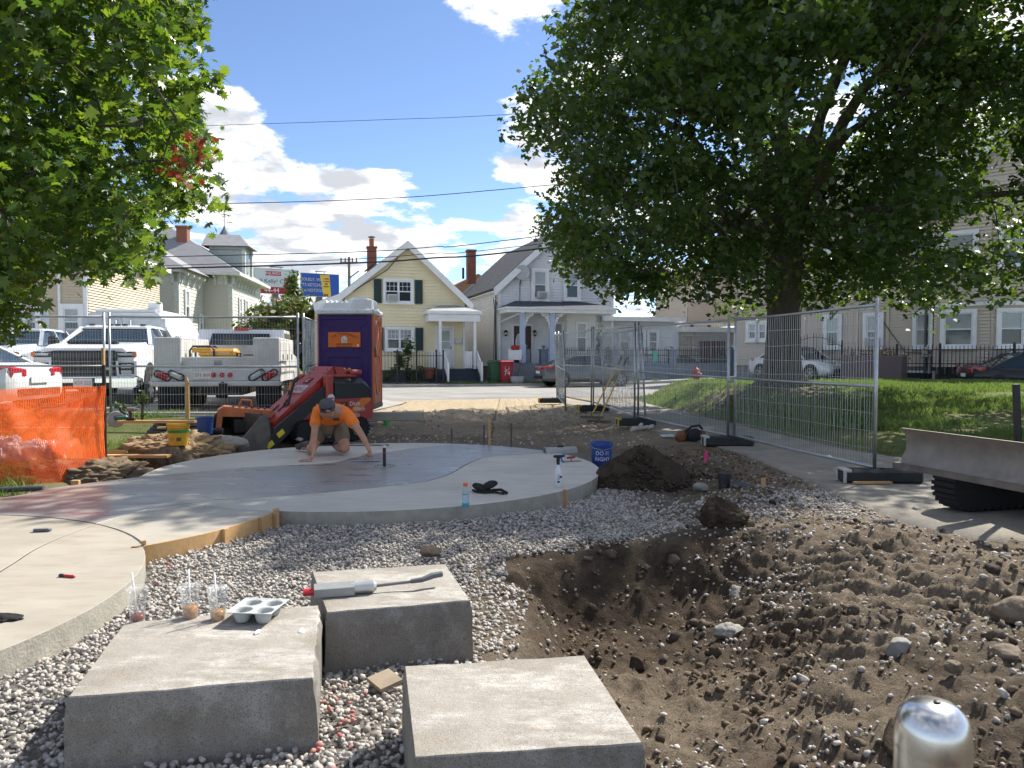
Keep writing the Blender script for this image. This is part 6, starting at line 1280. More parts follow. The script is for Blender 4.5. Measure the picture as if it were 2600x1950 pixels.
# ================================================================ wire fences
galv = M('galvanised_steel', (.42, .44, .45), .38, .75, var=.12, scale=14); wire_m = M('galvanised_wire', (.40, .42, .43), .4, .6, var=0)
def fence_panel(label, a, b_, za, zb, lean=0., seed=0):
    a = Vector((*a, za)); c = Vector((*b_, zb)); d = c - a; l = d.length; t = T('wire_fence', label, 'fence panel', a, math.atan2(d.y, d.x), 'temporary wire fence panels'); sl = (zb - za) / l; t.rotation_euler = (lean, 0, t.rotation_euler.z)
    z = lambda x, h: h + sl * x
    for x in (0, l): b = B(); b.tube([(x, 0, z(x, .02)), (x, 0, z(x, 2.06))], .021, 10); part('post', b, galv, t, True)
    for h in (.16, 1.07, 1.98): b = B(); b.tube([(0, 0, z(0, h)), (l * .5, .005, z(l * .5, h - .006)), (l, 0, z(l, h))], .019, 10); part('rail', b, galv, t, True)
    rng = np.random.default_rng(seed); w = B(); n = int(l / .052)
    for i in range(1, n):
        x = l * i / n; pts = [(x + (rng.normal(0, .006) if 0 < k < 4 else 0), rng.normal(0, .004), z(x, .16 + 1.82 * k / 4)) for k in range(5)]; w.tube(pts, .0023, 3, False)
    for k in range(1, 9): h = .16 + .2 * k; w.tube([(l * q / 6, rng.normal(0, .004) - .004, z(l * q / 6, h + (rng.normal(0, .008) if 0 < q < 6 else 0))) for q in range(7)], .0026, 3, False)
    o = part('wire_mesh', w, wire_m, t, rc=False); o['kind'] = 'stuff'; return t
P2 = lambda px, d: tuple(U(px, 900, d)[:2])
fence_panel('wire fence panel nearest the excavator blade, at the lawn', P2(2225, 8.62), P2(1867, 12.07), .02, .02, 0, 1)
fence_panel('wire fence panel before the maple trunk, second from the blade', P2(1850, 12.15), P2(1621, 15.5), .02, .06, 0, 2)
fence_panel('wire fence panel behind the two leaning rakes, third from the blade', P2(1612, 15.6), P2(1507, 19.4), .06, .12, 0, 3)
fence_panel('wire fence panel at the street end of the right fence row', P2(1502, 19.5), P2(1417, 22.9), .12, .12, 0, 4)
fence_panel('wire fence panel folded back edge-on at the gateway', P2(1415, 22.9), P2(1437, 19.5), .1, .02, R(2), 5)
fence_panel('spare wire fence panel leaning behind the rakes', P2(1640, 16.2), P2(1535, 19.9), .02, .05, R(-3), 6)
fence_panel('wire fence panel before the utility truck', P2(279, 14.2), P2(757, 14.2), .18, .17, 0, 7)
fence_panel('wire fence panel before the white pickup, at the left edge', P2(-225, 14.2), P2(265, 14.2), .2, .18, 0, 8)
fence_panel('wire fence panel running back beside the portable toilet', P2(771, 14.25), P2(815, 17.6), .17, .22, 0, 9)
def coupler(px, d, z):
    p = U(px, 900, d); b = B(); b.box((0, 0, 0), (.14, .05, .05), ch=.01); o = part('fence_clamp', b, galv, None, loc=(p.x, p.y, z)); return o
for (px, d, z, lab) in ((1858, 12.1, 1.05, 'steel clamp joining the two fence panels before the maple'), (272, 14.2, 1.2, 'steel clamp joining the left fence panels')): tag(coupler(px, d, z), lab, 'clamp', 'fence clamps')
def foot(label, x, y, z, rz, endc, L=.78):
    t = T('fence_ballast', label, 'fence foot', (x, y, z), rz, 'plastic fence feet'); b = B(); b.box((0, 0, .075), (L, .24, .15), ch=.025); part('block', b, M('foot_rubber', (.028, .032, .034), .7, var=.25, scale=10), t)
    m = M('foot_end%.1f' % endc[2], endc, .6, var=.15, scale=12)
    b = B(); x0 = -L / 2
    for (cx, cz, sx, sz) in ((x0 + .035, .14, .09, .035), (x0 + .01, .07, .03, .14)):
        for sy in (-1, 1): b.box((cx, sy * .105, cz if sz < .1 else .075), (sx, .035, sz if sz > .1 else .035), ch=.006)
    b.box((x0 + .03, 0, .148), (.1, .2, .02), ch=.005); part('end_cap', b, m, t)
    b = B(); b.lathe([(.03, 0), (.03, .012)], 12, (.02, 0, .15)); part('socket', b, blk, t); return t
cream = (.50, .50, .46); yel = (.62, .45, .05)
p = P2(2228, 8.55); foot('black fence foot with grey end by the excavator blade', p[0] + .05, p[1], .02, R(-3), cream, .86)
p = P2(1858, 12.12); foot('black fence foot with grey end before the maple trunk', p[0] - .05, p[1], .02, R(-2), cream)
p = P2(1622, 15.55); foot('black fence foot with yellow end beside the white pipe pieces', p[0] - .05, p[1], .03, R(3), yel)
p = P2(1512, 19.4); foot('black fence foot with yellow end behind the rakes', p[0] - .05, p[1], .05, R(3), yel)
p = P2(1418, 22.9); foot('black fence foot with yellow end at the street end', p[0] - .2, p[1], .05, R(3), yel)
def strip_wood():
    p = G(2215, 1228, .03); b = B(); b.box((0, 0, .012), (.42, .05, .024)); o = part('wood_strip', b, M('raw_pine', (.52, .33, .15), .7, col2=(.42, .25, .11), scale=4, stretch=(1, 8, 8)), None, loc=p, rot=(0, 0, R(2))); tag(o, 'thin wooden strip lying before the near fence foot', 'wood strip')
pine = M('raw_pine', (.52, .33, .15), .7, col2=(.42, .25, .11), scale=4, stretch=(1, 8, 8)); strip_wood()
# ================================================================ portable toilet
def toilet():
    t = T('portable_toilet', 'purple and orange portable toilet with white roof beside the utility truck', 'portable toilet', (U(875.5, 900, 15.8).x, 15.8, .33), 0); W, D, H = 1.09, 1.12, 1.86; pu = M('purple_plastic', (.035, .010, .115), .45, var=.12, scale=2); og = M('orange_plastic', (.62, .17, .07), .5, col2=(.42, .13, .08), scale=2)
    b = B(); b.box((0, D / 2, .05), (W + .08, D + .06, .1), ch=.02); part('skid_base', b, blk, t)
    b = B(); b.box((0, .03, .1 + H / 2), (W, .06, H), ch=.015); fp = part('front_panel', b, pu, t)
    for (x, z, sx, sz) in ((-.34, .62, .02, .9), (.34, .62, .02, .9), (0, .62, .02, .9), (-.17, 1.08, .3, .02), (.17, 1.08, .3, .02), (-.18, .17, .3, .02), (.18, .17, .3, .02), (-.51, H / 2 + .1, .05, H - .02), (.51, H / 2 + .1, .05, H - .02), (0, 1.88, W * .8, .05)): b = B(); b.box((x, -.008, z), (sx, .024, sz), ch=.006); part('moulded_rib', b, pu, fp)
    for (x0, z0, x1, z1) in ((-.5, 1.16, -.3, 1.27), (.5, 1.16, .3, 1.27), (-.5, 1.83, -.3, 1.68), (.5, 1.83, .3, 1.68)): b = B(); b.bar((x0, -.008, z0), (x1, -.008, z1), .022, .022); part('moulded_rib', b, pu, fp)
    for x in (-.22, .22):
        for i in range(4): b = B(); b.box((x + (i - 1.5) * .075, -.006, 1.935), (.055, .02, .022)); part('vent_slot', b, blk, fp)
    for s in (1, -1):
        b = B(); b.box((s * (W / 2 - .0), D / 2 + .03, .1 + H / 2), (.06, D - .07, H), ch=.015); sp_ = part('side_panel', b, og, t)
        for (cz, rz_, ry) in ((1.35, .42, .30), (.62, .42, .30)):
            b = B(); b.tube([(s * (W / 2 + .03), D / 2 + ry * math.cos(q), .1 + cz + rz_ * math.sin(q)) for q in np.linspace(0, 6.283, 25)[:-1]], .018, 6, closed=True); part('moulded_arch', b, og, sp_)
        for yy in (.12, D - .1): b = B(); b.box((s * (W / 2 + .015), yy, .1 + H / 2), (.06, .08, H), ch=.015); part('corner_post', b, og, t)
    b = B(); b.box((0, D, .1 + H / 2), (W - .06, .05, H)); part('rear_panel', b, pu, t)
    b = B(); b.box((W / 2 + .05, .14, 1.18), (.03, .05, .2), ch=.01); part('hinge', b, blk, t)
    wr = M('white_roof', (.68, .70, .70), .35, var=.06, scale=3); zt = .1 + H
    b = B(); b.box((0, D / 2, zt + .055), (W + .12, D + .1, .11), ch=.03); part('roof_rim', b, wr, t, sharp=40)
    def rr(x0, x1, y0, y1, z, c): return [(x0 + c, y0, z), (x1 - c, y0, z), (x1, y0 + c, z), (x1, y1 - c, z), (x1 - c, y1, z), (x0 + c, y1, z), (x0, y1 - c, z), (x0, y0 + c, z)]
    b = B(); b.loft([rr(-W / 2 - .0, W / 2 + .0, .0, D, zt + .1, .08), rr(-W / 2 + .04, W / 2 - .04, .04, D - .04, zt + .24, .1), rr(-W / 2 + .12, W / 2 - .12, .12, D - .12, zt + .28, .12)]); rf = part('roof', b, wr, t, sharp=30)
    b = B(); b.loft([rr(.06, W / 2 - .01, .0, D, zt + .12, .08), rr(.08, W / 2 - .04, .02, D - .03, zt + .31, .1), rr(.14, W / 2 - .1, .1, D - .1, zt + .35, .1)]); part('roof_dome', b, wr, rf, sharp=30)
    for i in range(5): b = B(); b.box((-.40 + i * .1, D / 2, zt + .25), (.035, D - .1, .09), ch=.015); part('roof_rib', b, wr, rf)
    for i in range(6): b = B(); b.lathe([(.008, 0), (.006, .006)], 6, (0, 0, 0), 'Y'); part('rivet', b, blk, t, loc=(-W / 2 + .1 + i * .18, -.052, zt + .06), rot=(0, 0, R(180)))
    b = B(); b.box((0, -.035, 1.44), (.66, .02, .31), ch=.008); sg = part('sign', b, M('sign_orange', (.66, .15, .02), .4, var=.03), t)
    for (w_, x, z, q) in (('THE', -.205, 1.51, .42), ('THRONE', -.015, 1.553, 0.), ('DEPOT', .195, 1.505, -.42)):
        o = text(w_, .062, blk_ink, sg, (x, -.047, z), rot=(R(90), -q, 0), sx=.95)
    text('(800) 404-4030', .052, blk_ink, sg, (0, -.047, 1.345), sx=1.02)
    b = B(); b.box((0, -.047, 1.303), (.33, .003, .008)); part('small_print', b, blk_ink, sg)
    b = B(); b.prism([(-.058, 1.38), (.058, 1.38), (.058, 1.48), (0, 1.525), (-.058, 1.48)], -.052, -.046, 'XZ'); ic = part('emblem', b, plate_m, sg)
    b = B(); b.bar((-.03, -.054, 1.475), (-.005, -.054, 1.43), .004, .018, (0, 1, 0)); b.bar((-.02, -.054, 1.42), (.03, -.054, 1.42), .004, .014, (0, 1, 0)); b.bar((-.03, -.054, 1.392), (-.02, -.054, 1.43), .004, .014, (0, 1, 0)); b.bar((.035, -.054, 1.445), (.03, -.054, 1.40), .004, .02, (0, 1, 0)); b.bar((-.0, -.054, 1.395), (.03, -.054, 1.405), .004, .014, (0, 1, 0)); part('seated_figure', b, blk_ink, ic)
    b = B(); b.lathe([(.024, 0), (.024, .004)], 14, (0, 0, 0), 'Y'); part('sticker', b, plate_m, sg, loc=(.28, -.047, 1.325))
toilet()
# ================================================================ compact track loader
mred = M('machine_red', (.36, .035, .025), .4, col2=(.28, .035, .028), scale=3, coat=.2); morange = M('machine_orange', (.66, .17, .03), .45, var=.08); steel_dk = M('worn_dark_steel', (.10, .088, .075), .55, .5, col2=(.17, .15, .13), scale=7)
def loader():
    rz = math.atan2(-.77, -.63); t = T('mini_track_loader', 'red and black stand-on mini track loader behind the kneeling worker', 'track loader', (-3.5, 13.65, -.06), rz)
    for s in (-1, 1):
        b = B(); pts = [(-.62 + .19 * math.cos(q), s * .40, .20 + .19 * math.sin(q)) for q in np.linspace(1.57, 4.71, 10)] + [(.55 + .19 * math.cos(q), s * .40, .20 + .19 * math.sin(q)) for q in np.linspace(-1.57, 1.57, 10)]
        outer = [(p[0], p[2]) for p in pts]; cx = sum(p[0] for p in outer) / len(outer); b.prism(outer, s * .40 - .11, s * .40 + .11, 'XZ')
        tr = part('track', b, tyre_m, t)
        b = B()
        for k in range(len(pts)): p = Vector(pts[k]); q = Vector(pts[(k + 1) % len(pts)]); n = max(1, int((q - p).length / .07)); [b.box(p + (q - p) * (j / n), (.03, .23, .03)) for j in range(n)]
        part('track_lugs', b, tyre_m, tr)['kind'] = 'stuff'
        for x in (-.5, -.2, .1, .4): b = B(); b.lathe([(.09, -.02), (.09, .02)], 14, (x, s * .52, .17), 'Y'); part('roller', b, steel_dk, tr)
    b = B(); b.prism([(-.82, .25), (.5, .25), (.62, .42), (.4, .72), (-.82, .72)], -.29, .29, 'XZ'); part('chassis', b, mred, t)
    b = B(); b.loft([[(-.92, y, z) for y, z in ((-.40, .72), (.40, .72), (.40, .90), (.30, 1.0), (-.30, 1.0), (-.40, .90))], [(-.75, y, z) for y, z in ((-.43, .70), (.43, .70), (.43, 1.0), (.33, 1.10), (-.33, 1.10), (-.43, 1.0))], [(-.1, y, z) for y, z in ((-.43, .70), (.43, .70), (.43, 1.02), (.33, 1.12), (-.33, 1.12), (-.43, 1.02))]]); part('engine_cover', b, blk, t, sharp=35)
    b = B(); b.prism([(-.90, .36), (-.18, .36), (-.06, .52), (-.06, .74), (-.86, .74), (-.95, .62)], .43, .475, 'XZ'); sp_ = part('side_panel', b, mred, t)
    b = B(); b.add([(-.40, .478, .37), (-.20, .478, .37), (-.66, .478, .735), (-.88, .478, .735), (-.88, .478, .70)], [(0, 1, 2, 3, 4)]); part('orange_swoosh', b, morange, sp_)
    rt = (R(90), 0, R(180))
    text('Ditch', .105, plate_m, sp_, (-.50, .482, .645), rot=rt); text('Witch', .105, plate_m, sp_, (-.60, .482, .545), rot=rt); text('SK800', .085, plate_m, sp_, (-.50, .482, .43), rot=rt)
    b = B(); b.box((-.26, .482, .60), (.15, .006, .16)); e = part('emblem', b, blk_ink, sp_); b = B(); b.add([(-.215, .487, .65), (-.29, .487, .66), (-.26, .487, .62), (-.31, .487, .60), (-.25, .487, .54), (-.22, .487, .58)], [(0, 1, 2, 3, 4, 5)]); part('emblem_mark', b, morange, e)
    # red upright with round sticker
    b = B(); b.box((-.0, .38, .86), (.16, .14, .62), ch=.03); up_ = part('loader_upright', b, mred, t); b = B(); b.lathe([(.075, 0), (.075, .006)], 20, (0, 0, 0), 'Y'); part('round_sticker', b, plate_m, up_, loc=(0, .452, .76)); b = B(); b.box((0, .461, .76), (.11, .004, .03)); part('sticker_band', b, red_ink, up_)
    b = B(); b.box((-.0, -.38, .86), (.16, .14, .62), ch=.03); part('loader_upright', b, mred, t)
    b = B(); b.box((-.40, .0, 1.14), (.52, .70, .06), ch=.02); part('top_deck', b, mred, t)
    b = B(); b.box((-.66, .18, 1.20), (.26, .36, .10), ch=.03); part('control_console', b, mred, t)
    for (x, y, m) in ((-.42, .18, M('knob_green', (.03, .25, .12), .4)), (-.50, .22, M('knob_yellow', (.6, .42, .1), .4)), (-.58, .26, M('knob_amber', (.6, .25, .08), .4))): b = B(); b.tube([(x, y, 1.16), (x + .02, y, 1.24)], .009, 6); b.lathe([(.02, 0), (.028, .02), (.022, .045), (.001, .05)], 10, (x + .02, y, 1.235)); part('lever', b, m, t)
    b = B(); b.tube([(-.30, .12, 1.22), (-.72, .32, 1.23)], .014, 6); b.tube([(-.66, .28, 1.14), (-.66, .28, 1.23)], .012, 6); part('grab_bar', b, mred, t)
    # wide sloping loader arm
    arm = [(-.42, 1.30), (-.20, 1.31), (1.02, .40), (1.04, .22), (.92, .20), (-.34, 1.10)]
    b = B(); b.prism(arm, -.26, .26, 'XZ'); am = part('loader_arm', b, mred, t)
    b = B(); b.prism([(-.48, 1.22), (-.36, 1.30), (-.2, 1.31), (-.26, 1.16), (-.40, 1.08)], -.29, .29, 'XZ'); part('arm_head', b, mred, am)
    sl = math.atan2(.40 - 1.31, 1.22); M0 = Matrix.Translation((-.2, 0, 1.31)) @ Matrix.Rotation(-sl, 4, 'Y')
    def dec(x, w, h, mat, name, z=.006):
        b = B(M0); b.box((x, 0, z), (h, w, .004)); return part(name, b, mat, am)
    dec(.42, .17, .15, blk_ink, 'decal'); b = B(M0); b.add([(.37, -.03, .012), (.37, .04, .012), (.42, .015, .012), (.47, .03, .012), (.47, -.04, .012), (.42, -.06, .012)], [(0, 1, 2, 3, 4, 5)]); part('decal_mark', b, morange, am)
    dec(.66, .34, .20, M('decal_grey', (.50, .50, .52), .5), 'decal')
    o = text('RDG', .15, red_ink, am, (0, 0, 0)); o.matrix_local = M0 @ Matrix.Translation((.66, 0, .012)) @ Matrix.Rotation(R(90), 4, 'Z') @ Matrix.Diagonal((.15, .15, .04, 1))
    for y in (-.08, .08): b = B(M0); b.bar((1.10, y, .012), (1.26, y, .012), .02, .012); part('slot', b, blk, am)
    for (x, y) in ((.1, .2), (.1, -.2), (.2, .2), (.2, -.2)): b = B(M0); b.lathe([(.012, 0), (.01, .012)], 8, (x, y, 0)); part('bolt', b, blk, am)
    for s in (-1, 1):
        b = B(); b.prism([(-.3, 1.06), (-.12, 1.10), (1.10, .30), (1.30, .02), (1.18, -.04), (.95, .10)], s * .36 - .035, s * .36 + .035, 'XZ'); la = part('lift_arm', b, blk, t)
        b = B(); b.tube([(.02, s * .33, .95), (.75, s * .33, .44)], .03, 8); b.tube([(.5, s * .33, .61), (1.0, s * .33, .26)], .018, 8); part('lift_cylinder', b, steel_dk, la)
        if s > 0:
            for (x, z) in ((.98, .22), (1.18, .05)): b = B(); b.box((x, .40, z), (.14, .006, .09), (0, R(35), 0)); part('warning_label', b, M('label_yellow', (.75, .6, .03), .5), la)
    b = B(); b.box((1.15, 0, .20), (.10, .78, .46), (0, R(12), 0), .02); part('mount_plate', b, blk, t)
    for y in (-.1, .06): b = B(); b.tube([(1.06, y, .46), (1.12, y, .56), (1.18, y, .46)], .018, 6); part('lifting_hook', b, mred, t)
    # bucket: tipped forward
    Mb = Matrix.Translation((1.26, -.16, .10)) @ Matrix.Rotation(R(4), 4, 'Y'); b = B(Mb); prof = [(0, .46), (-.03, .1), (.06, -.06), (.22, -.14), (.84, -.18)]
    for i in range(len(prof) - 1):
        (x0, z0), (x1, z1) = prof[i], prof[i + 1]; d = Vector((x1 - x0, 0, z1 - z0)).normalized(); n = Vector((-d.z, 0, d.x)) * .015; b.add([(x0, -.66, z0), (x1, -.66, z1), (x1, .66, z1), (x0, .66, z0), (x0 + n.x, -.66, z0 + n.z), (x1 + n.x, -.66, z1 + n.z), (x1 + n.x, .66, z1 + n.z), (x0 + n.x, .66, z0 + n.z)], [(0, 1, 2, 3), (7, 6, 5, 4), (0, 4, 5, 1), (1, 5, 6, 2), (2, 6, 7, 3), (3, 7, 4, 0)])
    bk = part('bucket', b, steel_dk, t)
    for s in (-1, 1): b = B(Mb); b.prism([(0, .46), (.12, .44), (.84, -.16), (.22, -.15), (.06, -.07), (-.02, .1)], s * .665 - .012, s * .665 + .012, 'XZ'); part('bucket_side', b, steel_dk, bk)
    b = B(); b.lathe([(.22, 0), (.24, .02), (.001, .03)], 16); part('foot_platform', b, M('platform_steel', (.3, .3, .3), .4, .6), t, loc=(-1.05, .1, .26))
loader()
def compactor():
    t = T('trench_rammer_engine', 'orange and black walk-behind plate compactor left of the red loader', 'compactor', (-4.45, 13.0, .0), R(200)); 
    b = B(); b.loft([[(-.42, -.24, .06), (.42, -.24, .06), (.42, .24, .06), (-.42, .24, .06)], [(-.34, -.22, 0), (.34, -.22, 0), (.34, .22, 0), (-.34, .22, 0)]]); b.box((0, 0, .09), (.84, .48, .06)); part('base_plate', b, steel_dk, t)
    b = B(); b.box((.02, 0, .27), (.52, .40, .30), ch=.04); part('engine', b, blk, t)
    b = B(); b.lathe([(.09, -.04), (.10, 0), (.09, .06)], 16, (-.1, .22, .32), 'Y'); part('recoil_starter', b, blk, t)
    b = B(); pr = [(-.40, .46), (-.36, .52), (.40, .60), (.50, .54), (.54, .1), (.46, .08), (.42, .44), (-.34, .40)]; b.prism(pr, -.26, .26, 'XZ'); cv = part('engine_guard', b, M('guard_orange', (.52, .15, .05), .5, var=.15, scale=5), t)
    b = B(); b.tube([(-.05, 0, .56), (-.03, 0, .68), (.12, 0, .70), (.16, 0, .59)], .02, 6); part('lifting_eye', b, M('guard_orange'), cv)
    for i in range(6): b = B(); b.box((-.25 + i * .1, 0, .545 + i * .009), (.03, .36, .02)); part('guard_slot', b, blk, cv)
    b = B(); b.tube([(-.40, -.18, .3), (-.62, -.18, .62), (-.72, -.18, .98), (-.80, -.10, 1.06), (-.80, .10, 1.06), (-.72, .18, .98), (-.62, .18, .62), (-.40, .18, .3)], .024, 8); hd = part('handlebar', b, blk, t)
    b = B(); b.tube([(-.68, -.18, .84), (-.72, -.18, .98)], .032, 8); part('grip', b, morange, hd)
    b = B(); b.tube([(-.3, .1, .35), (-.46, .12, .30), (-.5, .1, .5), (-.62, .12, .7)], .018, 6); b.tube([(-.3, -.05, .4), (-.52, .0, .28), (-.58, .0, .5)], .014, 6); part('hoses', b, blk, t)
compactor()
# ================================================================ mini excavator with dozer blade
def excavator():
    t = T('mini_excavator', 'mini excavator at the right edge with grey dozer blade raised over its rubber track', 'excavator', (4.91, 6.59, .03), R(194)); bm = M('blade_grey', (.27, .235, .205), .6, .3, col2=(.19, .165, .145), scale=6, bump=.25, bscale=30)
    # local +X = forward (towards the left of the picture)
    prof = [(.16, .0), (.075, .06), (.03, .14), (.02, .21), (.04, .28), (.10, .34)]; b = B(); N_ = 14; rings = []
    for i in range(N_ + 1):
        y = -.75 + 1.5 * i / N_; rings.append([(1.10 + x, y, .40 + z) for x, z in prof] + [(1.10 + x - .022, y, .40 + z) for x, z in prof[::-1]])
    b.loft(rings); bl = part('dozer_blade', b, bm, t, sharp=50)
    for y in (-.755, .755): b = B(); b.prism([(1.10 + x, .40 + z) for x, z in prof] + [(1.02, .72), (1.0, .45)], y - .012, y + .012, 'XZ'); part('blade_end', b, bm, bl)
    b = B(); b.box((1.27, 0, .405), (.03, 1.5, .05)); part('cutting_edge', b, M('edge_steel', (.24, .22, .2), .35, .7, var=.2), bl)
    for y in (-.35, .35): b = B(); b.bar((.35, y, .30), (1.12, y, .50), .08, .14); part('blade_arm', b, blk, t)
    for s in (-1, 1):
        b = B(); o_ = [(-.75 + .19 * math.cos(q), .21 + .19 * math.sin(q)) for q in np.linspace(1.57, 4.71, 12)] + [(.68 + .19 * math.cos(q), .21 + .19 * math.sin(q)) for q in np.linspace(-1.57, 1.57, 12)]
        b.prism(o_, s * .58 - .13, s * .58 + .13, 'XZ'); tr = part('rubber_track', b, tyre_m, t, sharp=30)
        b = B()
        for k in range(len(o_)):
            p = Vector((o_[k][0], s * .58, o_[k][1])); q = Vector((o_[(k + 1) % len(o_)][0], s * .58, o_[(k + 1) % len(o_)][1])); n = max(1, int((q - p).length / .08))
            for j in range(n): b.box(p + (q - p) * (j / n), (.045, .27, .035))
        part('track_lugs', b, tyre_m, tr)['kind'] = 'stuff'
        b = B(); b.box((-.03, s * .58, .21), (1.2, .2, .16), ch=.03); part('track_frame', b, blk, tr)
    b = B(); b.box((0, 0, .36), (1.0, .85, .14), ch=.03); b.lathe([(.34, .42), (.34, .50)], 20); part('undercarriage', b, blk, t)
    b = B(); b.box((-.65, 0, .86), (1.0, 1.25, .7), ch=.12); part('engine_housing', b, M('housing_grey', (.35, .34, .32), .5), t)
    b = B(); b.box((-.1, .1, .62), (.5, 1.1, .1), ch=.02); part('operator_floor', b, blk, t)
    b = B(); b.box((-.35, .12, .95), (.45, .5, .12), ch=.04); b.box((-.58, .12, 1.25), (.12, .5, .5), ch=.04); part('seat', b, blk, t)
    b = B(); b.tube([(.36, -.30, .55), (.40, -.30, 1.15)], .03, 8); part('control_post', b, blk, t)
excavator()
# ================================================================ granite blocks
def granite_mat(name='granite', k=1.):
    m = bpy.data.materials.new(name); m.use_nodes = True; nt = m.node_tree; N = nt.nodes; L = nt.links; b = N['Principled BSDF']; tc = N.new('ShaderNodeTexCoord')
    def noise(sc, det=6, ro=.6, st=None):
        q = N.new('ShaderNodeTexNoise'); q.inputs['Scale'].default_value = sc; q.inputs['Detail'].default_value = det; q.inputs['Roughness'].default_value = ro; src = tc.outputs['Object']
        if st: mp = N.new('ShaderNodeMapping'); mp.inputs['Scale'].default_value = st; L.new(src, mp.inputs[0]); src = mp.outputs[0]
        L.new(src, q.inputs[0]); return q.outputs[0]
    def ramp(v, a, c, lo=0., hi=1.):
        q = N.new('ShaderNodeMapRange'); q.inputs[1].default_value = a; q.inputs[2].default_value = c; q.inputs[3].default_value = lo; q.inputs[4].default_value = hi; L.new(v, q.inputs[0]); return q.outputs[0]
    def mix(f, a, c):
        q = N.new('ShaderNodeMix'); q.data_type = 'RGBA'
        for k, vv in ((0, f), (6, a), (7, c)):
            if isinstance(vv, tuple): q.inputs[k].default_value = (*vv, 1)
            else: L.new(vv, q.inputs[k])
        return q.outputs[2]
    c = mix(ramp(noise(4, 8, .65), .35, .65), (.34, .315, .275), (.24, .218, .183)); c = mix(ramp(noise(3.1, 9, .72, (1, 2.2, 1)), .50, .66, 0, .85), c, (.50, .478, .443))
    c = mix(ramp(noise(5.5, 9, .75), .57, .76, 0, .6), c, (.30, .20, .11)); c = mix(ramp(noise(6, 7, .7, (1.5, 1.5, .25)), .5, .75, 0, .5), c, (.24, .215, .18)); c = mix(ramp(noise(190, 3, .6), .52, .63, 0, .75), c, (.13, .12, .11)); c = mix(ramp(noise(230, 2, .5), .60, .70, 0, .5), c, (.55, .54, .52))
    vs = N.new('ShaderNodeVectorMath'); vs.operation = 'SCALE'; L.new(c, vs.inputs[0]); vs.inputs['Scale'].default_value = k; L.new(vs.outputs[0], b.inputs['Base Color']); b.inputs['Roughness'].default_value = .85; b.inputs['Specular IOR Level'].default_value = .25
    bp = N.new('ShaderNodeBump'); bp.inputs['Strength'].default_value = .6; bp.inputs['Distance'].default_value = .006; L.new(noise(60, 8, .7), bp.inputs['Height']); L.new(bp.outputs[0], b.inputs['Normal']); return m
granite = granite_mat(); granite_shaded = granite_mat('granite_shaded', .64)  # second copy, for the block sides: their shade is put into the colour
def granite_block(label, Q, zt, zb, rough_side=None, seed=0):
    Q = [Vector((x, y)) for x, y in Q]; c = sum(Q, Vector((0, 0))) / 4; n = 26; per = []
    for i in range(4):
        for k in range(n): f = k / n; per.append(Q[i] + (Q[(i + 1) % 4] - Q[i]) * f - c)
    def rnd(s): # rounded corner perimeter with inset
        out = []
        for p in per: out.append(p * s)
        return out
    rings = []
    for z, s in [(zb, 1.03), (zb * .7 + zt * .3, 1.02), (zb * .4 + zt * .6, 1.01), (zb * .2 + zt * .8, 1.005), (zt - .05, 1.0), (zt - .018, .998), (zt - .005, .990), (zt, .975)] + [(zt, .96 - .06 * k) for k in range(15)] + [(zt, .02)]: rings.append([(p.x * s, p.y * s, z) for p in per])
    A = np.array(rings); x, y, z = A[..., 0], A[..., 1], A[..., 2]
    nz = fbm(x * 1. + seed * 7, y + z * 1.3, 11, 5, .6) ; l = np.hypot(x, y) + 1e-6; side = (z < zt - .002) * 1.
    k = np.ones_like(x) * .0035
    if rough_side is not None:
        e = Q[(rough_side + 1) % 4] - Q[rough_side]; nn_ = Vector((e.y, -e.x)).normalized(); pd = Q[rough_side] - c; dist = pd.dot(nn_); m_ = np.clip(1 - np.abs((x * nn_.x + y * nn_.y) - dist) / .05, 0, 1); k = k + m_ * .012
    eg = np.exp(-((z - zt + .012) / .02) ** 2) * (z < zt - .001) * (.004 + .022 * np.clip(fbm(x * 2 + seed, y * 2 + z, 7, 3) - .1, 0, 1)); A[..., 0] -= x / l * eg; A[..., 1] -= y / l * eg; A[..., 2] -= eg * .6; A[..., 0] += x / l * nz * k * 1.5 * side + (1 - side) * 0; A[..., 1] += y / l * nz * k * 1.5 * side; A[..., 2] += fbm(x + seed, y, 6, 3) * .0035 + np.where(z < zt - .002, 0, -.004 * np.abs(fbm(x * 2, y * 2 + seed, 3, 3)))
    b = B(); b.loft([[tuple(v) for v in r] for r in A]); nsd = 6 * len(per); b.mi = [1] * nsd + [0] * (len(b.f) - nsd); o = part('granite_block', b, [granite, granite_shaded], None, sharp=42, loc=(c.x, c.y, 0)); o.rotation_euler = (0, 0, 0); return tag(o, label, 'granite block', 'salvaged granite blocks')
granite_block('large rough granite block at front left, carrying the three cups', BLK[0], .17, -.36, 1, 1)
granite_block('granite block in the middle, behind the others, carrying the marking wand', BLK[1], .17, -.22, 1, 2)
granite_block('granite block at bottom centre with bare stained top', BLK[2], .17, -.46, None, 3)
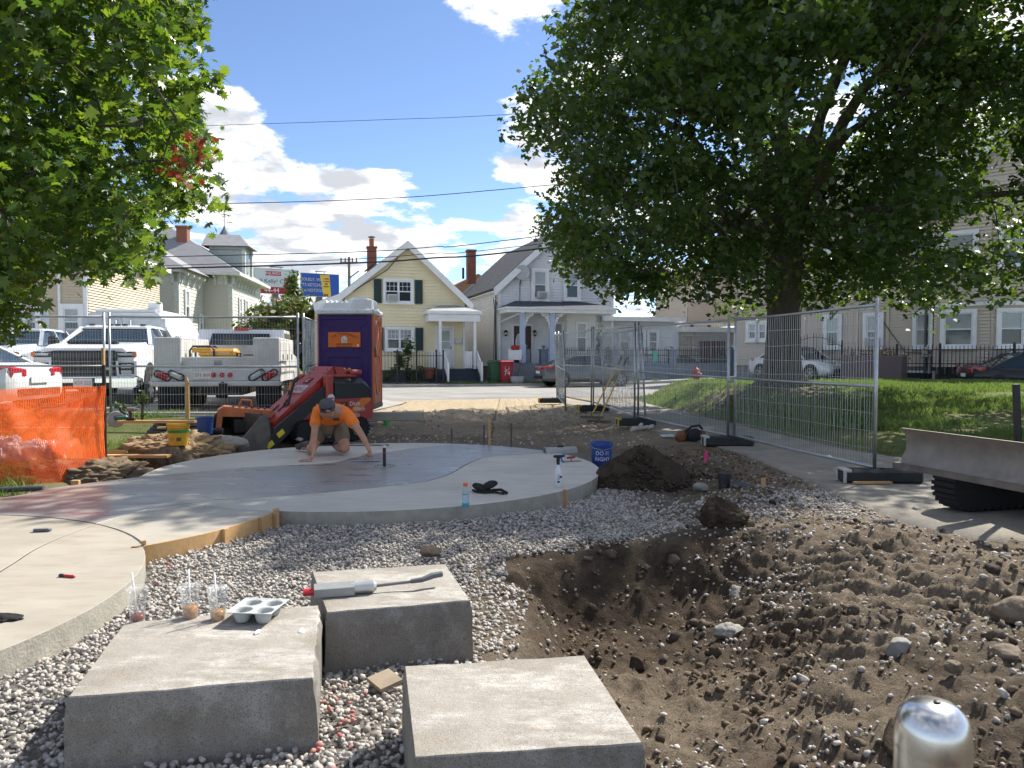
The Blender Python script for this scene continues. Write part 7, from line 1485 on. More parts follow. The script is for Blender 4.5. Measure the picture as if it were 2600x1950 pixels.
# ================================================================ steel bollard
def bollard():
    d = 1.25; p = U(2370, 1780, d); r = 89 / FPX * d * 1.02; t = T('steel_bollard', 'brushed stainless steel bollard with domed top in the bottom right corner', 'bollard', (p.x, d, tz(p.x, d)), 0); z1 = p.z - tz(p.x, d); st_m = M('brushed_steel', (.62, .62, .61), .26, 1., var=.06, scale=30, stretch=(40, 40, 1))
    b = B(); b.lathe([(r, -.2), (r, z1 - .075)], 48); part('tube', b, st_m, t, sharp=30)
    b = B(); b.lathe([(r * 1.005, z1 - .078), (r * 1.015, z1 - .07), (r * .985, z1 - .045), (r * .88, z1 - .022), (r * .6, z1 - .006), (r * .3, z1 - .001), (.001, z1)], 48); part('dome', b, st_m, t, sharp=40)
    b = B(); b.lathe([(.006, 0), (.005, .004), (.001, .005)], 10, (r * .05, -r * .1, z1 - .001)); part('set_screw', b, blk, t)
bollard()
# ================================================================ kneeling worker
def skin_obj(name, V, E, rad, mat, parent, off, sub=2, root=0):
    me = bpy.data.meshes.new(name); me.from_pydata([tuple(Vector(v) - off) for v in V], E, []); o = bpy.data.objects.new(name, me); COL.objects.link(o)
    md = o.modifiers.new('skin', 'SKIN'); md.use_smooth_shade = True
    sl = me.skin_vertices[0].data
    for i, r in enumerate(rad): sl[i].radius = r if isinstance(r, tuple) else (r, r); sl[i].use_root = (i == root)
    s = o.modifiers.new('smooth', 'SUBSURF'); s.levels = sub; s.render_levels = sub
    me.materials.append(mat); o.parent = parent; return o
def worker():
    off = Vector((-2.6, 11.0, 0)); t = T('person', 'kneeling worker in orange t-shirt, khaki shorts and grey cap smoothing the wet concrete', 'person', off)
    skin = M('skin', (.50, .27, .18), .55, col2=(.42, .20, .13), scale=14); V = []; E = []; Rr = []
    def v(p, r, link=None):
        V.append(p); Rr.append(r)
        if link is not None: E.append((link, len(V) - 1))
        return len(V) - 1
    pel = v((-2.66, 11.28, .47), (.15, .12)); sp1 = v((-2.63, 11.13, .56), (.15, .125), pel); ch = v((-2.58, 10.96, .64), (.17, .13), sp1); uc = v((-2.55, 10.82, .68), (.15, .11), ch); nk = v((-2.53, 10.68, .705), .062, uc)
    hd0 = v((-2.525, 10.60, .69), .082, nk); hd1 = v((-2.53, 10.53, .72), .098, hd0); hd2 = v((-2.535, 10.49, .78), .075, hd1)
    v((-2.495, 10.46, .64), .05, hd0); ns = v((-2.49, 10.42, .665), .02, hd1)
    v((-2.615, 10.545, .70), .022, hd1); v((-2.445, 10.545, .70), .022, hd1)
    # planted arm
    a = v((-2.755, 10.87, .64), .075, uc); a = v((-2.755, 10.76, .49), .06, a); a = v((-2.745, 10.66, .36), .05, a); a = v((-2.735, 10.58, .22), .045, a); w1 = v((-2.72, 10.50, .075), .031, a); p1 = v((-2.745, 10.44, .03), (.038, .02), w1)
    # trowel arm
    a = v((-2.35, 10.88, .61), .075, uc); a = v((-2.23, 10.74, .50), .06, a); a = v((-2.12, 10.63, .40), .05, a); a = v((-2.03, 10.55, .28), .044, a); w2 = v((-1.955, 10.47, .165), .031, a); p2 = v((-1.935, 10.435, .115), (.036, .026), w2)
    # legs
    for (hip, kn, mid, an, toe) in (((-2.78, 11.26, .42), (-2.88, 10.99, .075), (-2.95, 11.2, .085), (-3.02, 11.42, .085), (-3.16, 11.52, .05)), ((-2.53, 11.26, .42), (-2.38, 10.99, .075), (-2.5, 11.2, .085), (-2.62, 11.42, .08), (-2.61, 11.58, .05))):
        a = v(hip, .105, pel); th = tuple(Vector(hip) * .5 + Vector(kn) * .5); a = v(th, .09, a); a = v(kn, .066, a); a = v(mid, .06, a); a = v(an, .045, a); v(toe, .035, a)
    body = skin_obj('body', V, E, Rr, skin, t, off)
    # fingers: chains rooted in the palms
    def hand(palm, tips):
        for i, (ch_) in enumerate(tips):
            vv = [palm] + ch_; ee = [(k, k + 1) for k in range(len(vv) - 1)]; skin_obj('finger' if i else 'thumb', vv, ee, [.011, .0105, .0095, .0075][:len(vv)], skin, body, off, 2)
    hand((-2.75, 10.44, .028), [[(-2.72, 10.40, .026), (-2.73, 10.355, .018), (-2.745, 10.32, .012)], [(-2.79, 10.385, .028), (-2.825, 10.345, .024), (-2.85, 10.315, .012)], [(-2.81, 10.40, .028), (-2.855, 10.37, .024), (-2.89, 10.345, .012)], [(-2.815, 10.42, .027), (-2.86, 10.40, .022), (-2.895, 10.385, .011)], [(-2.81, 10.445, .024), (-2.845, 10.44, .019), (-2.87, 10.435, .011)]])
    hx, hy, hz = -1.965, 10.42, .095
    hand((-1.935, 10.435, .11), [[(-1.965, 10.465, .105), (-1.99, 10.46, .085), (-2.0, 10.435, .072)], [(-1.955, 10.39, .115), (-1.985, 10.385, .095), (-1.985, 10.405, .070)], [(-1.935, 10.385, .112), (-1.965, 10.375, .088), (-1.97, 10.4, .064)], [(-1.915, 10.39, .105), (-1.94, 10.378, .08), (-1.952, 10.4, .06)], [(-1.90, 10.40, .098), (-1.92, 10.385, .075), (-1.935, 10.4, .058)]])
    # shirt
    og = M('hi_vis_shirt', (.95, .23, .03), .8, col2=(.82, .18, .022), scale=9, bump=1., bscale=9); V = []; E = []; Rr = []
    a = v((-2.655, 11.22, .50), (.185, .15)); b1 = v((-2.63, 11.1, .565), (.18, .15), a); b2 = v((-2.58, 10.96, .635), (.195, .15), b1); b3 = v((-2.55, 10.83, .675), (.165, .125), b2); v((-2.535, 10.735, .69), .085, b3)
    s = v((-2.755, 10.88, .64), .098, b3); s = v((-2.76, 10.77, .50), .088, s); v((-2.755, 10.72, .435), .085, s)
    s = v((-2.345, 10.89, .61), .098, b3); s = v((-2.23, 10.75, .505), .088, s); v((-2.17, 10.685, .45), .085, s)
    sh = skin_obj('shirt', V, E, Rr, og, t, off)
    b = B(); b.box(Vector((-2.46, 10.74, .545)) - off, (.09, .012, .045), (R(35), 0, R(10)), .003); part('chest_logo', b, M('logo_dark', (.10, .05, .04), .7), sh)
    kh = M('khaki_shorts', (.20, .155, .10), .9, col2=(.15, .115, .075), scale=8, bump=.5, bscale=20); V = []; E = []; Rr = []
    a = v((-2.66, 11.29, .46), (.18, .15))
    for (hip, kn) in (((-2.78, 11.25, .40), (-2.88, 10.99, .075)), ((-2.53, 11.25, .40), (-2.38, 10.99, .075))):
        h = v(hip, .128, a); m_ = v(tuple(Vector(hip) * .55 + Vector(kn) * .45), .116, h); v(tuple(Vector(hip) * .3 + Vector(kn) * .7), .105, m_)
    skin_obj('shorts', V, E, Rr, kh, t, off)
    bo = M('work_boot', (.055, .045, .038), .8, col2=(.10, .085, .07), scale=12)
    for (an, hl, bl, toe) in (((-3.00, 11.37, .095), (-3.04, 11.46, .11), (-3.14, 11.52, .085), (-3.26, 11.58, .055)), ((-2.61, 11.37, .09), (-2.62, 11.45, .11), (-2.61, 11.55, .085), (-2.60, 11.68, .055))):
        V = []; E = []; Rr = []; a = v(an, .062); a = v(hl, .066, a); a = v(bl, .056, a); v(toe, .05, a); bt = skin_obj('boot', V, E, Rr, bo, t, off)
        V = []; E = []; Rr = []; a = v(tuple(Vector(hl) + Vector((-.01, .035, .045))), (.05, .018)); v(tuple(Vector(toe) + Vector((-.02, .03, .02))), (.05, .018), a); skin_obj('boot_sole', V, E, Rr, M('boot_sole', (.16, .14, .12), .9), bt, off, 1)
    # cap and sunglasses
    cp = M('grey_cap', (.075, .07, .085), .9, col2=(.11, .105, .12), scale=20); c = Vector((-2.533, 10.515, .755)) - off; ax = Vector((-.05, -.35, .93)).normalized(); Mc = Matrix.Translation(c) @ ax.to_track_quat('Z', 'Y').to_matrix().to_4x4()
    b = B(Mc); b.lathe([(.107, -.045), (.112, 0), (.103, .045), (.075, .078), (.035, .094), (.008, .098), (.008, .103), (.001, .105)], 20); cap = part('cap', b, cp, t, sharp=60)
    fd = Vector((.06, -.9, -.42)).normalized(); sd_ = fd.cross(ax).normalized(); upv = sd_.cross(fd); Mv = Matrix((sd_, fd, upv)).transposed().to_4x4(); Mv.translation = c - ax * .04
    b = B(Mv); n = 12; top = []; 
    for k in range(n + 1): q = math.pi * k / n; top.append((.10 * math.cos(q), .055 + .085 * math.sin(q), -.012 + .018 * math.sin(q)))
    b.loft([[(p[0], .02, p[2] * .5) for p in top], [(p[0], p[1], p[2]) for p in top], [(p[0], p[1], p[2] - .006) for p in top], [(p[0], .02, p[2] * .5 - .006) for p in top]], False, False); part('visor', b, cp, cap)
    for s in (-1, 1): b = B(Mv); b.box((s * .04, .10, .035), (.065, .022, .042), (R(-25), 0, s * .25), .01); part('sunglasses_lens', b, car_glass, cap)
    b = B(Mv); b.tube([(-.105, -.02, .045), (-.075, .09, .045), (.0, .115, .045), (.075, .09, .045), (.105, -.02, .045)], .006, 6); part('sunglasses_frame', b, blk, cap)
    # hand float held on the wet concrete
    f = T('hand_float', 'grey magnesium hand float in the worker\'s hand on the wet concrete', 'trowel', (-1.99, 10.42, .004), R(6)); mg = M('magnesium', (.42, .42, .40), .45, .5)
    b = B(); b.loft([[(-.19, -.045, .004), (.17, -.045, .004), (.19, 0, .004), (.17, .045, .004), (-.19, .045, .004)], [(-.19, -.045, .012), (.17, -.045, .012), (.19, 0, .012), (.17, .045, .012), (-.19, .045, .012)]]); part('blade', b, mg, f)
    b = B(); b.tube([(-.05, 0, .012), (-.045, 0, .055), (.0, 0, .08)], .009, 8); b.tube([(.08, 0, .012), (.085, 0, .06)], .009, 8); part('shank', b, mg, f); b = B(); b.tube([(-.06, 0, .073), (.0, .0, .084), (.10, 0, .072)], [.014, .017, .014], 10); part('handle', b, M('handle_tan', (.45, .40, .28), .6), f)
worker()

# ================================================================ things on slabs and blocks
def clear_mat(name, tint, fac):
    m = bpy.data.materials.new(name); m.use_nodes = True; nt = m.node_tree; N = nt.nodes; L = nt.links; b = N['Principled BSDF']; out = N['Material Output']; MATS[name] = m
    b.inputs['Base Color'].default_value = (.8, .82, .83, 1); b.inputs['Roughness'].default_value = .06; tr = N.new('ShaderNodeBsdfTransparent'); tr.inputs[0].default_value = (*tint, 1)
    fr = N.new('ShaderNodeLayerWeight'); fr.inputs[0].default_value = .25; mr = N.new('ShaderNodeMapRange'); mr.inputs[3].default_value = fac; mr.inputs[4].default_value = .4; L.new(fr.outputs['Facing'], mr.inputs[0])
    ms = N.new('ShaderNodeMixShader'); L.new(mr.outputs[0], ms.inputs[0]); L.new(tr.outputs[0], ms.inputs[1]); L.new(b.outputs[0], ms.inputs[2]); L.new(ms.outputs[0], out.inputs[0]); return m
cup_m = clear_mat('clear_plastic', (.97, .97, .97), .025); straw_m = M('white_straw', (.78, .78, .76), .4, var=0)
def cup(label, px, py, col, level, straw, tall=.150):
    p = G(px, py, .166); t = T('iced_drink_cup', label, 'cup', p, RNG.uniform(0, 6), 'plastic drink cups on the granite block'); p.z = .167
    b = B(); b.lathe([(.031, .001), (.046, tall), (.0485, tall), (.0485, tall + .004), (.045, tall + .002), (.030, .003), (.001, .003)], 32, close=False); part('cup', b, cup_m, t, True)
    b = B(); b.lathe([(.0495, tall + .0), (.0505, tall + .004), (.048, tall + .008), (.045, tall + .013), (.030, tall + .014), (.028, tall + .011), (.001, tall + .011)], 32, close=False); part('lid', b, cup_m, t, True)
    r1 = .030 + .015 * level / tall; b = B(); b.lathe([(.001, .004), (.0296, .004), (r1 - .0006, level), (.001, level)], 28, close=False); part('drink', b, M('drink%.2f' % col[0], col, .25, var=.12, scale=30), t, True)
    b = B(); b.tube([(-straw[0] * .1, 0, .01), (straw[0], straw[1], tall + .085)], .0042, 8); part('straw', b, straw_m, t, True); return t
cup('clear plastic cup with red iced tea at the left end of the granite block', 349, 1576, (.25, .035, .02), .030, (.022, .0))
cup('clear plastic cup with iced coffee, middle one of the three', 484, 1570, (.55, .27, .10), .060, (-.012, .0))
cup('clear plastic cup with iced coffee beside the cup tray', 553, 1575, (.58, .32, .13), .048, (-.028, .01))
def tray():
    p = G(655, 1570, .17); t = T('cup_tray', 'grey moulded pulp cup carrier tray on the granite block', 'cup tray', p, R(-6)); m = M('pulp_grey', (.42, .44, .43), .95, var=.06, scale=30, bump=.3, bscale=200)
    n = 44; xs = np.linspace(-.112, .112, n); X, Y = np.meshgrid(xs, xs); Z = np.full_like(X, .058)
    for cx in (-.052, .052):
        for cy_ in (-.052, .052): d = np.hypot(X - cx, Y - cy_); Z = np.minimum(Z, .004 + .054 * sst(.024, .046, d))
    d = np.hypot(X, Y); Z = np.where(d < .03, np.maximum(Z, .05), Z); e = np.maximum(np.abs(X), np.abs(Y)); Z = np.where(e > .104, .062, Z)
    V = np.stack([X, Y, Z], -1).reshape(-1, 3); i = np.arange(n * n).reshape(n, n); F = np.stack([i[:-1, :-1], i[:-1, 1:], i[1:, 1:], i[1:, :-1]], -1).reshape(-1, 4); o = np_mesh('moulded_sheet', V, F, m, t, True); md = o.modifiers.new('thick', 'SOLIDIFY'); md.thickness = .003
tray()
def crumple(name, label, loc, s, mat, cat, seed=0, flat=.5, amp=.45, sub=3):
    v, f = ico(sub); r = np.random.default_rng(seed); n = fbm3(v * 1.7 + seed, 1.6, 4); v = v * (1 + amp * n)[:, None] * np.array(s); v[:, 2] = np.maximum(v[:, 2] * flat, -.1 * s[2]); v[:, 2] -= v[:, 2].min()
    o = np_mesh(name, v, f, mat, None, False); o.location = loc; o.rotation_euler = (0, 0, r.uniform(0, 6)); return tag(o, label, cat)
tis = M('white_tissue', (.78, .78, .77), .9, var=.03)
crumple('crumpled_wrapper', 'crumpled white straw wrapper before the cup tray', G(653, 1606, .17), (.028, .012, .012), tis, 'wrapper', 2)
crumple('crumpled_wrapper', 'crumpled white paper scrap near the right edge of the cup block', G(766, 1602, .17), (.034, .012, .014), tis, 'wrapper', 5)
def wand():
    a = G(800, 1517, .17); c = G(1090, 1494, .17); d = c - a; t = T('marking_wand', 'grey inverted marking paint wand lying on the middle granite block', 'marking wand', (a.x, a.y, .17), math.atan2(d.y, d.x)); L_ = d.length; g = M('wand_grey', (.32, .33, .33), .45, .2, var=.1)
    b = B(); b.loft([[(x, -.035, .006), (x, .035, .006), (x, .038, .05), (x, .0, .072), (x, -.038, .05)] for x in (-.005, .20)]); part('can_holder', b, g, t)
    b = B(); b.tube([(.18, 0, .036), (.30, 0, .036)], .032, 18); b.tube([(.30, 0, .036), (.315, 0, .036)], [.032, .02], 18); part('paint_can', b, M('can_silver', (.6, .61, .6), .3, .6), t, sharp=40)
    b = B(); b.tube([(-.06, 0, .03), (-.005, 0, .032)], [.018, .02], 12); part('red_nozzle', b, M('nozzle_red', (.6, .03, .04), .4), t)
    b = B(); b.tube([(.31, 0, .036), (L_ - .06, 0, .046)], .008, 10); part('rod', b, M('rod_grey', (.16, .17, .18), .4, .4), t)
    b = B(); b.tube([(L_ - .10, 0, .046), (L_ - .04, 0, .05), (L_ + .02, .02, .062), (L_ + .075, .03, .066)], [.012, .014, .017, .016], 10); part('handle', b, M('handle_grey', (.10, .11, .12), .6), t)
wand()
def bottles():
    p = G(1417, 1236); t = T('spray_bottle', 'white spray bottle with blue trigger standing on the round slab', 'spray bottle', p, R(20)); wp = M('bottle_white', (.66, .67, .69), .35, var=.03)
    b = B(); b.lathe([(.036, 0), (.041, .006), (.041, .16), (.035, .19), (.018, .225), (.014, .24), (.014, .25)], 24); bd = part('bottle', b, wp, t, sharp=50)
    nv = M('label_navy', (.02, .03, .14), .5, var=0)
    for (z, h, x) in ((.06, .02, -.012), (.115, .022, .014)): b = B(); b.box((x, -.0405, z), (.026, .004, h)); part('label_block', b, nv, bd)
    for k in range(5): b = B(); b.box((-.012, -.0412, .09 + k * .012), (.024, .002, .003)); part('label_line', b, nv, bd)
    b = B(); b.lathe([(.018, .245), (.018, .275)], 16); b.box((.0, 0, .30), (.04, .03, .06), ch=.01); b.box((.005, 0, .335), (.12, .034, .03), ch=.01); part('spray_head', b, blk, t)
    bl = M('trigger_blue', (.02, .09, .48), .4); b = B(); b.tube([(.03, 0, .325), (.045, 0, .29), (.07, 0, .262)], .008, 8); part('trigger', b, bl, t); b = B(); b.box((.068, 0, .338), (.03, .03, .03), ch=.006); part('nozzle', b, bl, t)
    p = G(1182, 1287); t = T('sports_drink_bottle', 'clear sports drink bottle with orange cap and blue drink on the slab edge', 'bottle', p, 0); b = B(); b.lathe([(.030, 0), (.036, .01), (.036, .05), (.034, .06), (.034, .12), (.036, .14), (.030, .175), (.019, .19), (.019, .20)], 24); part('bottle', b, clear_mat('clear_blue_plastic', (.86, .93, .95), .06), t, sharp=50)
    b = B(); b.lathe([(.001, .003), (.031, .003), (.0345, .04), (.001, .04)], 20, close=False); part('drink', b, M('blue_drink', (.03, .38, .45), .2, var=0), t); b = B(); b.lathe([(.0348, .062), (.0348, .118)], 24, close=False); part('label_band', b, M('label_pale', (.40, .55, .62), .5), t)
    b = B(); b.lathe([(.021, .198), (.022, .202), (.021, .228), (.001, .229)], 18); part('cap', b, M('cap_orange', (.75, .12, .03), .4), t)
    p = Vector((1.24, 10.62, tz(1.24, 10.62))); t = T('bucket', 'blue plastic bucket lettered DO IT RIGHT at the edge of the round slab', 'bucket', p, R(0)); bu = M('bucket_blue', (.02, .06, .27), .45, var=.1, scale=8)
    b = B(); b.lathe([(.128, 0), (.130, .005), (.147, .30), (.156, .30), (.156, .315), (.150, .32), (.158, .325), (.158, .365), (.150, .37), (.146, .36), (.128, .01), (.001, .01)], 32, close=False); bd = part('body', b, bu, t, sharp=40)
    def curved(w, size, z):
        me = TXT[w].copy(); n = len(me.vertices); co = np.zeros(n * 3, np.float32); me.vertices.foreach_get('co', co); co = co.reshape(-1, 3) * size; r = .131 + .017 * z / .3 + .001; q = co[:, 0] / r; out = np.stack([r * np.sin(q), -r * np.cos(q) - co[:, 2] * .1, co[:, 1] + z], -1); me.vertices.foreach_set('co', out.astype(np.float32).ravel()); me.materials.clear(); put('lettering', me, M('paint_white', (.75, .76, .78), .6, var=0), bd)
    curved('DO IT', .075, .225); curved('RIGHT', .075, .145)
    b = B(); b.tube([(-.158, 0, .345), (-.13, -.12, .30), (0, -.168, .27), (.13, -.12, .30), (.158, 0, .345)], .004, 6); part('bail_handle', b, galv, t)
bottles()
def slab_things():
    p = G(1235, 1252); t = T('knee_pads', 'black knee pads heaped on the round slab beside the drink bottle', 'knee pads', p, R(-20)); m = M('pad_black', (.012, .012, .013), .75, var=.3, scale=20)
    for (x, y, z, rr, s) in ((-.06, .02, .045, (0, R(20), .3), (.11, .075, .04)), (.02, .05, .08, (R(10), R(-15), .9), (.09, .06, .035))):
        v, f = ico(2); v = v * np.array(s) * (1 + .15 * fbm(v[:, 0] * 3, v[:, 1] * 3 + v[:, 2], 1.5, 3))[:, None]; o = np_mesh('pad', v, f, m, t, True); o.location = (x, y, z); o.rotation_euler = rr
    b = B(); b.tube([(-.18, .06, .012), (-.1, -.04, .02), (0, -.06, .015), (.1, -.02, .02), (.22, -.06, .018)], .012, 6); b.tube([(.05, .02, .03), (.15, .03, .04), (.24, -.03, .02)], .016, 6); part('strap', b, m, t)
    p = G(976, 1184); t = T('pipe_stub', 'black pipe stub with pale cap standing in the wet concrete', 'pipe', p, 0); b = B(); b.tube([(0, 0, -.05), (0, 0, .245)], .021, 16); part('pipe', b, M('pipe_black', (.02, .02, .022), .45, var=.2), t, sharp=40); b = B(); b.tube([(0, 0, .243), (0, 0, .275)], .024, 16); part('cap', b, M('cap_pale', (.6, .62, .64), .5), t, sharp=40)
    b = B(); b.tube([(0, 0, .17), (0, 0, .185)], .0215, 16); part('red_mark', b, M('mark_red', (.4, .03, .03), .6), t)
    b = B(); n = 30; b.loft([[(r * math.cos(q) * (1 + .08 * math.sin(3 * q + 1)), r * math.sin(q) * (1 + .1 * math.sin(2 * q)), z) for q in np.linspace(0, 6.283, n + 1)[:-1]] for r, z in ((.145, .0005), (.14, .008), (.12, .009), (.11, .003))], False); part('mortar_ring', b, M('mortar', (.34, .33, .29), .9, var=.25, scale=40, bump=.6, bscale=120), t)
    # tools on the left slab
    p = G(108, 1350); t = T('sponge_float', 'small dark grey rubber float lying on the left slab', 'float', p, R(8)); b = B(); b.box((0, 0, .012), (.13, .05, .02), ch=.006); part('pad', b, M('rubber_grey', (.11, .12, .13), .8), t); b = B(); b.box((-.005, .0, .026), (.12, .042, .008), ch=.003); part('backing', b, M('backing_grey', (.24, .25, .25), .6), t)
    p = G(170, 1466); t = T('utility_knife', 'red and black utility knife lying on the left slab', 'knife', p, R(-14)); b = B(); b.box((.02, 0, .009), (.085, .022, .018), ch=.006); part('grip', b, M('knife_red', (.42, .02, .03), .5), t); b = B(); b.box((-.038, 0, .010), (.045, .024, .02), ch=.006); part('head', b, blk, t)
    o = crumple('work_glove', 'black work glove lying at the left edge of the slab', G(14, 1572), (.10, .055, .035), M('pad_black'), 'glove', 9, .6, .4); o.rotation_euler = (0, 0, -.2)
    # form board with stakes
    t = T('form_board', 'curved wooden form board with stakes holding the formed concrete', 'form board', (FORM[0][0], FORM[0][1], -.17), 0); o0 = Vector((FORM[0][0], FORM[0][1])); pl = [Vector(p) - o0 for p in FORM]; b = B(); rings = []
    for i, p in enumerate(pl):
        d = (pl[min(i + 1, len(pl) - 1)] - pl[max(i - 1, 0)]).normalized(); n = Vector((d.y, -d.x)); rings.append([(p.x + n.x * a, p.y + n.y * a, z) for a, z in ((.004, .02), (.026, .02), (.026, .176), (.004, .176))])
    b.loft(rings); part('board', b, pine, t)
    for f_ in (.0, .55, .80, .985):
        i = int(f_ * (len(pl) - 1)); p = pl[i]; d = (pl[min(i + 1, len(pl) - 1)] - pl[max(i - 1, 0)]).normalized(); n = Vector((d.y, -d.x)); q = p + n * .045; b = B(); w_ = .028 if f_ == 0 else .055; h = .20 if f_ in (0., .985) else .17
        b.box((q.x, q.y, h / 2 - .02), (w_, .035, h + .06), (0, 0, math.atan2(d.y, d.x))); part('stake', b, pine, t)
    # grade stakes
    rb = M('rusty_steel', (.16, .13, .115), .7, .5, var=.3, scale=20)
    for (px, py, h, lab, wood) in ((1147, 1129, .25, 'short steel grade pin behind the slab, leftmost of three', 0), (1229, 1133, .33, 'steel grade pin beside the tall wooden stake', 0), (1298, 1138, .38, 'steel grade pin behind the slab, rightmost of three', 0), (1243, 1133, .46, 'tall square wooden stake behind the round slab', 1)):
        p = G(px, py, -.02); b = B()
        if wood: b.box((0, 0, h / 2 - .1), (.04, .04, h + .2)); m = pine
        else: b.tube([(0, 0, -.2), (0, 0, h)], .012, 8); b.lathe([(.015, 0), (.015, .012)], 8, (0, 0, h)); m = rb
        o = part('grade_stake', b, m, None, loc=p); tag(o, lab, 'stake', 'grade stakes behind the slab')
    p = G(1433, 1283, -.1); b = B(); b.box((0, 0, .0), (.035, .03, .24)); o = part('wooden_peg', b, M('peg_brown', (.42, .19, .09), .8), None, loc=(p.x, p.y - .05, -.05)); tag(o, 'short brown wooden peg in the gravel against the slab rim', 'peg')
    p = G(1938, 1247, -.02); b = B(); b.box((0, 0, .05), (.04, .03, .18)); o = part('wooden_peg', b, pine, None, loc=p); tag(o, 'short pale wooden peg behind the black drain elbow', 'peg')
    p = G(1790, 1172, 0); b = B(); b.tube([(0, 0, -.05), (.005, 0, .14)], .018, 10); o = part('marker_stick', b, M('neon_pink', (.85, .03, .22), .5, var=0), None, loc=p, rot=(0, R(6), 0)); tag(o, 'neon pink marker stick in the dirt by the fence', 'marker')
    p = G(1858, 1238, -.02); t = T('drain_elbow', 'black plastic drain pipe elbow standing up from the dirt', 'drain pipe', p, 0); b = B(); b.tube([(-.08, 0, -.1), (-.08, 0, .13)], .065, 20); b.tube([(-.08, 0, .10), (-.08, 0, .16)], .078, 20); part('riser', b, M('pipe_black'), t, sharp=40); b = B(); b.tube([(-.03, -.02, .02), (.1, -.06, .01), (.2, -.08, -.02)], .062, 16); part('side_branch', b, M('pipe_grey', (.06, .07, .08), .6), t, sharp=40)
    p = G(1450, 1172); t = T('hand_trowel', 'steel hand trowel with red handle at the far rim of the slab', 'trowel', p, R(24)); b = B(); b.box((0, 0, .006), (.28, .09, .004)); part('blade', b, M('trowel_steel', (.32, .26, .2), .4, .7), t); b = B(); b.tube([(-.06, 0, .055), (.06, 0, .06)], .016, 10); b.tube([(0, 0, .006), (0, 0, .055)], .008, 8); part('handle', b, M('handle_red', (.32, .05, .04), .6), t)
    p = G(1427, 1160, -.05); t = T('bull_float', 'grey rolled float blade lying behind the spray bottle', 'float', (p.x - .02, 11.35, -.02), R(14)); b = B(); b.loft([[(x, -.09 * math.cos(q) , .02 + .09 * math.sin(q)) for q in np.linspace(0, 3.14, 9)] + [(x, -.075 * math.cos(q), .02 + .075 * math.sin(q)) for q in np.linspace(3.14, 0, 9)] for x in (-.24, .24)]); part('blade', b, M('float_grey', (.36, .36, .35), .6), t); b = B(); b.box((0, 0, .115), (.1, .05, .03), ch=.01); part('bracket', b, blk, t)
    p = G(910, 1126); b = B(); b.tube([(-.6, 0, .012), (.55, .05, .012)], .009, 8); o = part('steel_rod', b, rb, None, loc=(p.x, 12.2, .0)); tag(o, 'thin dark steel rod lying on the slab behind the worker', 'rod')
slab_things()
# ================================================================ soil heaps, rocks and site clutter
def blob(name, label, loc, s, mat, cat, seed, amp=.35, sub=4, group=None, freq=1.5, squash=True, smooth=True, rz=0, detail=.6):
    v, f = ico(sub); vq = v * np.array(s) / max(s); n = fbm3(vq * freq + seed * 3.1, 1.4, 5, detail); n2 = np.abs(fbm3(vq * freq * 2 + seed, 2.6, 4, .65)) * 1.6 - .4; v = v * (1 + amp * n + amp * .4 * n2)[:, None] * np.array(s)
    if cat == 'rock':
        r_ = np.random.default_rng(seed)
        for _ in range(7):
            d = r_.normal(size=3); d /= np.linalg.norm(d); lim = r_.uniform(.55, .8) * np.linalg.norm(np.array(s) * d); v = v - np.maximum(v @ d - lim, 0)[:, None] * d
    o = np_mesh(name, v, f, mat, None, smooth); o.location = loc; o.rotation_euler = (0, 0, rz); return tag(o, label, cat, group)
soil_dk = M('dark_topsoil', (.034, .026, .019), .97, col2=(.07, .053, .038), scale=9, bump=1., bscale=35, spec=.15); soil_tan = M('tan_subsoil', (.36, .26, .15), .95, col2=(.21, .15, .09), scale=5, bump=1., bscale=25, spec=.15)
rock_g = M('grey_rock', (.26, .245, .22), .85, col2=(.17, .16, .145), scale=8, bump=.8, bscale=30); rock_b = M('brown_rock', (.17, .13, .092), .9, col2=(.10, .078, .058), scale=8, bump=.8, bscale=30)
def heap():
    n = 90; xs = np.linspace(-1, 1, n); X, Y = np.meshgrid(xs, xs); d = np.hypot(X, Y); a = np.arctan2(Y, X); e = d * (1 + .12 * np.sin(3 * a + 1)); Z = .52 * np.clip(1 - e / .95, 0, 1) ** .85
    Z = Z + sst(1, .7, d) * (fbm(X * 3, Y * 3, 1.5, 5, .65) * .10 + np.abs(fbm(X * 9, Y * 9, 1.2, 3)) * .045) - sst(.8, 1.0, d) * .15
    V = np.stack([X * .66, Y * .62, Z * .80], -1).reshape(-1, 3); i = np.arange(n * n).reshape(n, n); F = np.stack([i[:-1, :-1], i[:-1, 1:], i[1:, 1:], i[1:, :-1]], -1).reshape(-1, 4)
    o = np_mesh('soil_heap', V, F, soil_dk, None, True); o.location = (1.60, 9.35, -.06); tag(o, 'heap of dark topsoil beside the blue bucket', 'soil heap')
    x = RNG.normal(1.60, .38, 1500); y = RNG.normal(9.2, .38, 1500); dd = np.hypot((x - 1.60) / .66, (y - 9.35) / .62); keep = (d_main(x, y) > .06) & (dd < 1.35); x, y, dd = x[keep], y[keep], dd[keep]; r = .006 + .03 * RNG.random(len(x)) ** 3; z = np.maximum(terrain(x, y), -.06 + .42 * np.clip(1 - dd / .95, 0, 1) ** .85) + r * .2
    stones('soil_crumbs', np.stack([x, y, z], -1), r, dark_st, 0, True, label='dark soil crumbs rolled off the topsoil heap')
heap()
blob('soil_clump', 'big dark soil clod with roots at the head of the pit', Vector((1.72, 6.28, tz(1.72, 6.28) + .05)), (.19, .15, .13), soil_dk, 'soil clod', 3, .5, 4, detail=.7)
blob('soil_bank', 'tan heap of dug subsoil beside the orange netting', Vector((-5.05, 11.55, .02)), (.80, .50, .29), soil_tan, 'soil heap', 7, .4, 5, detail=.68)
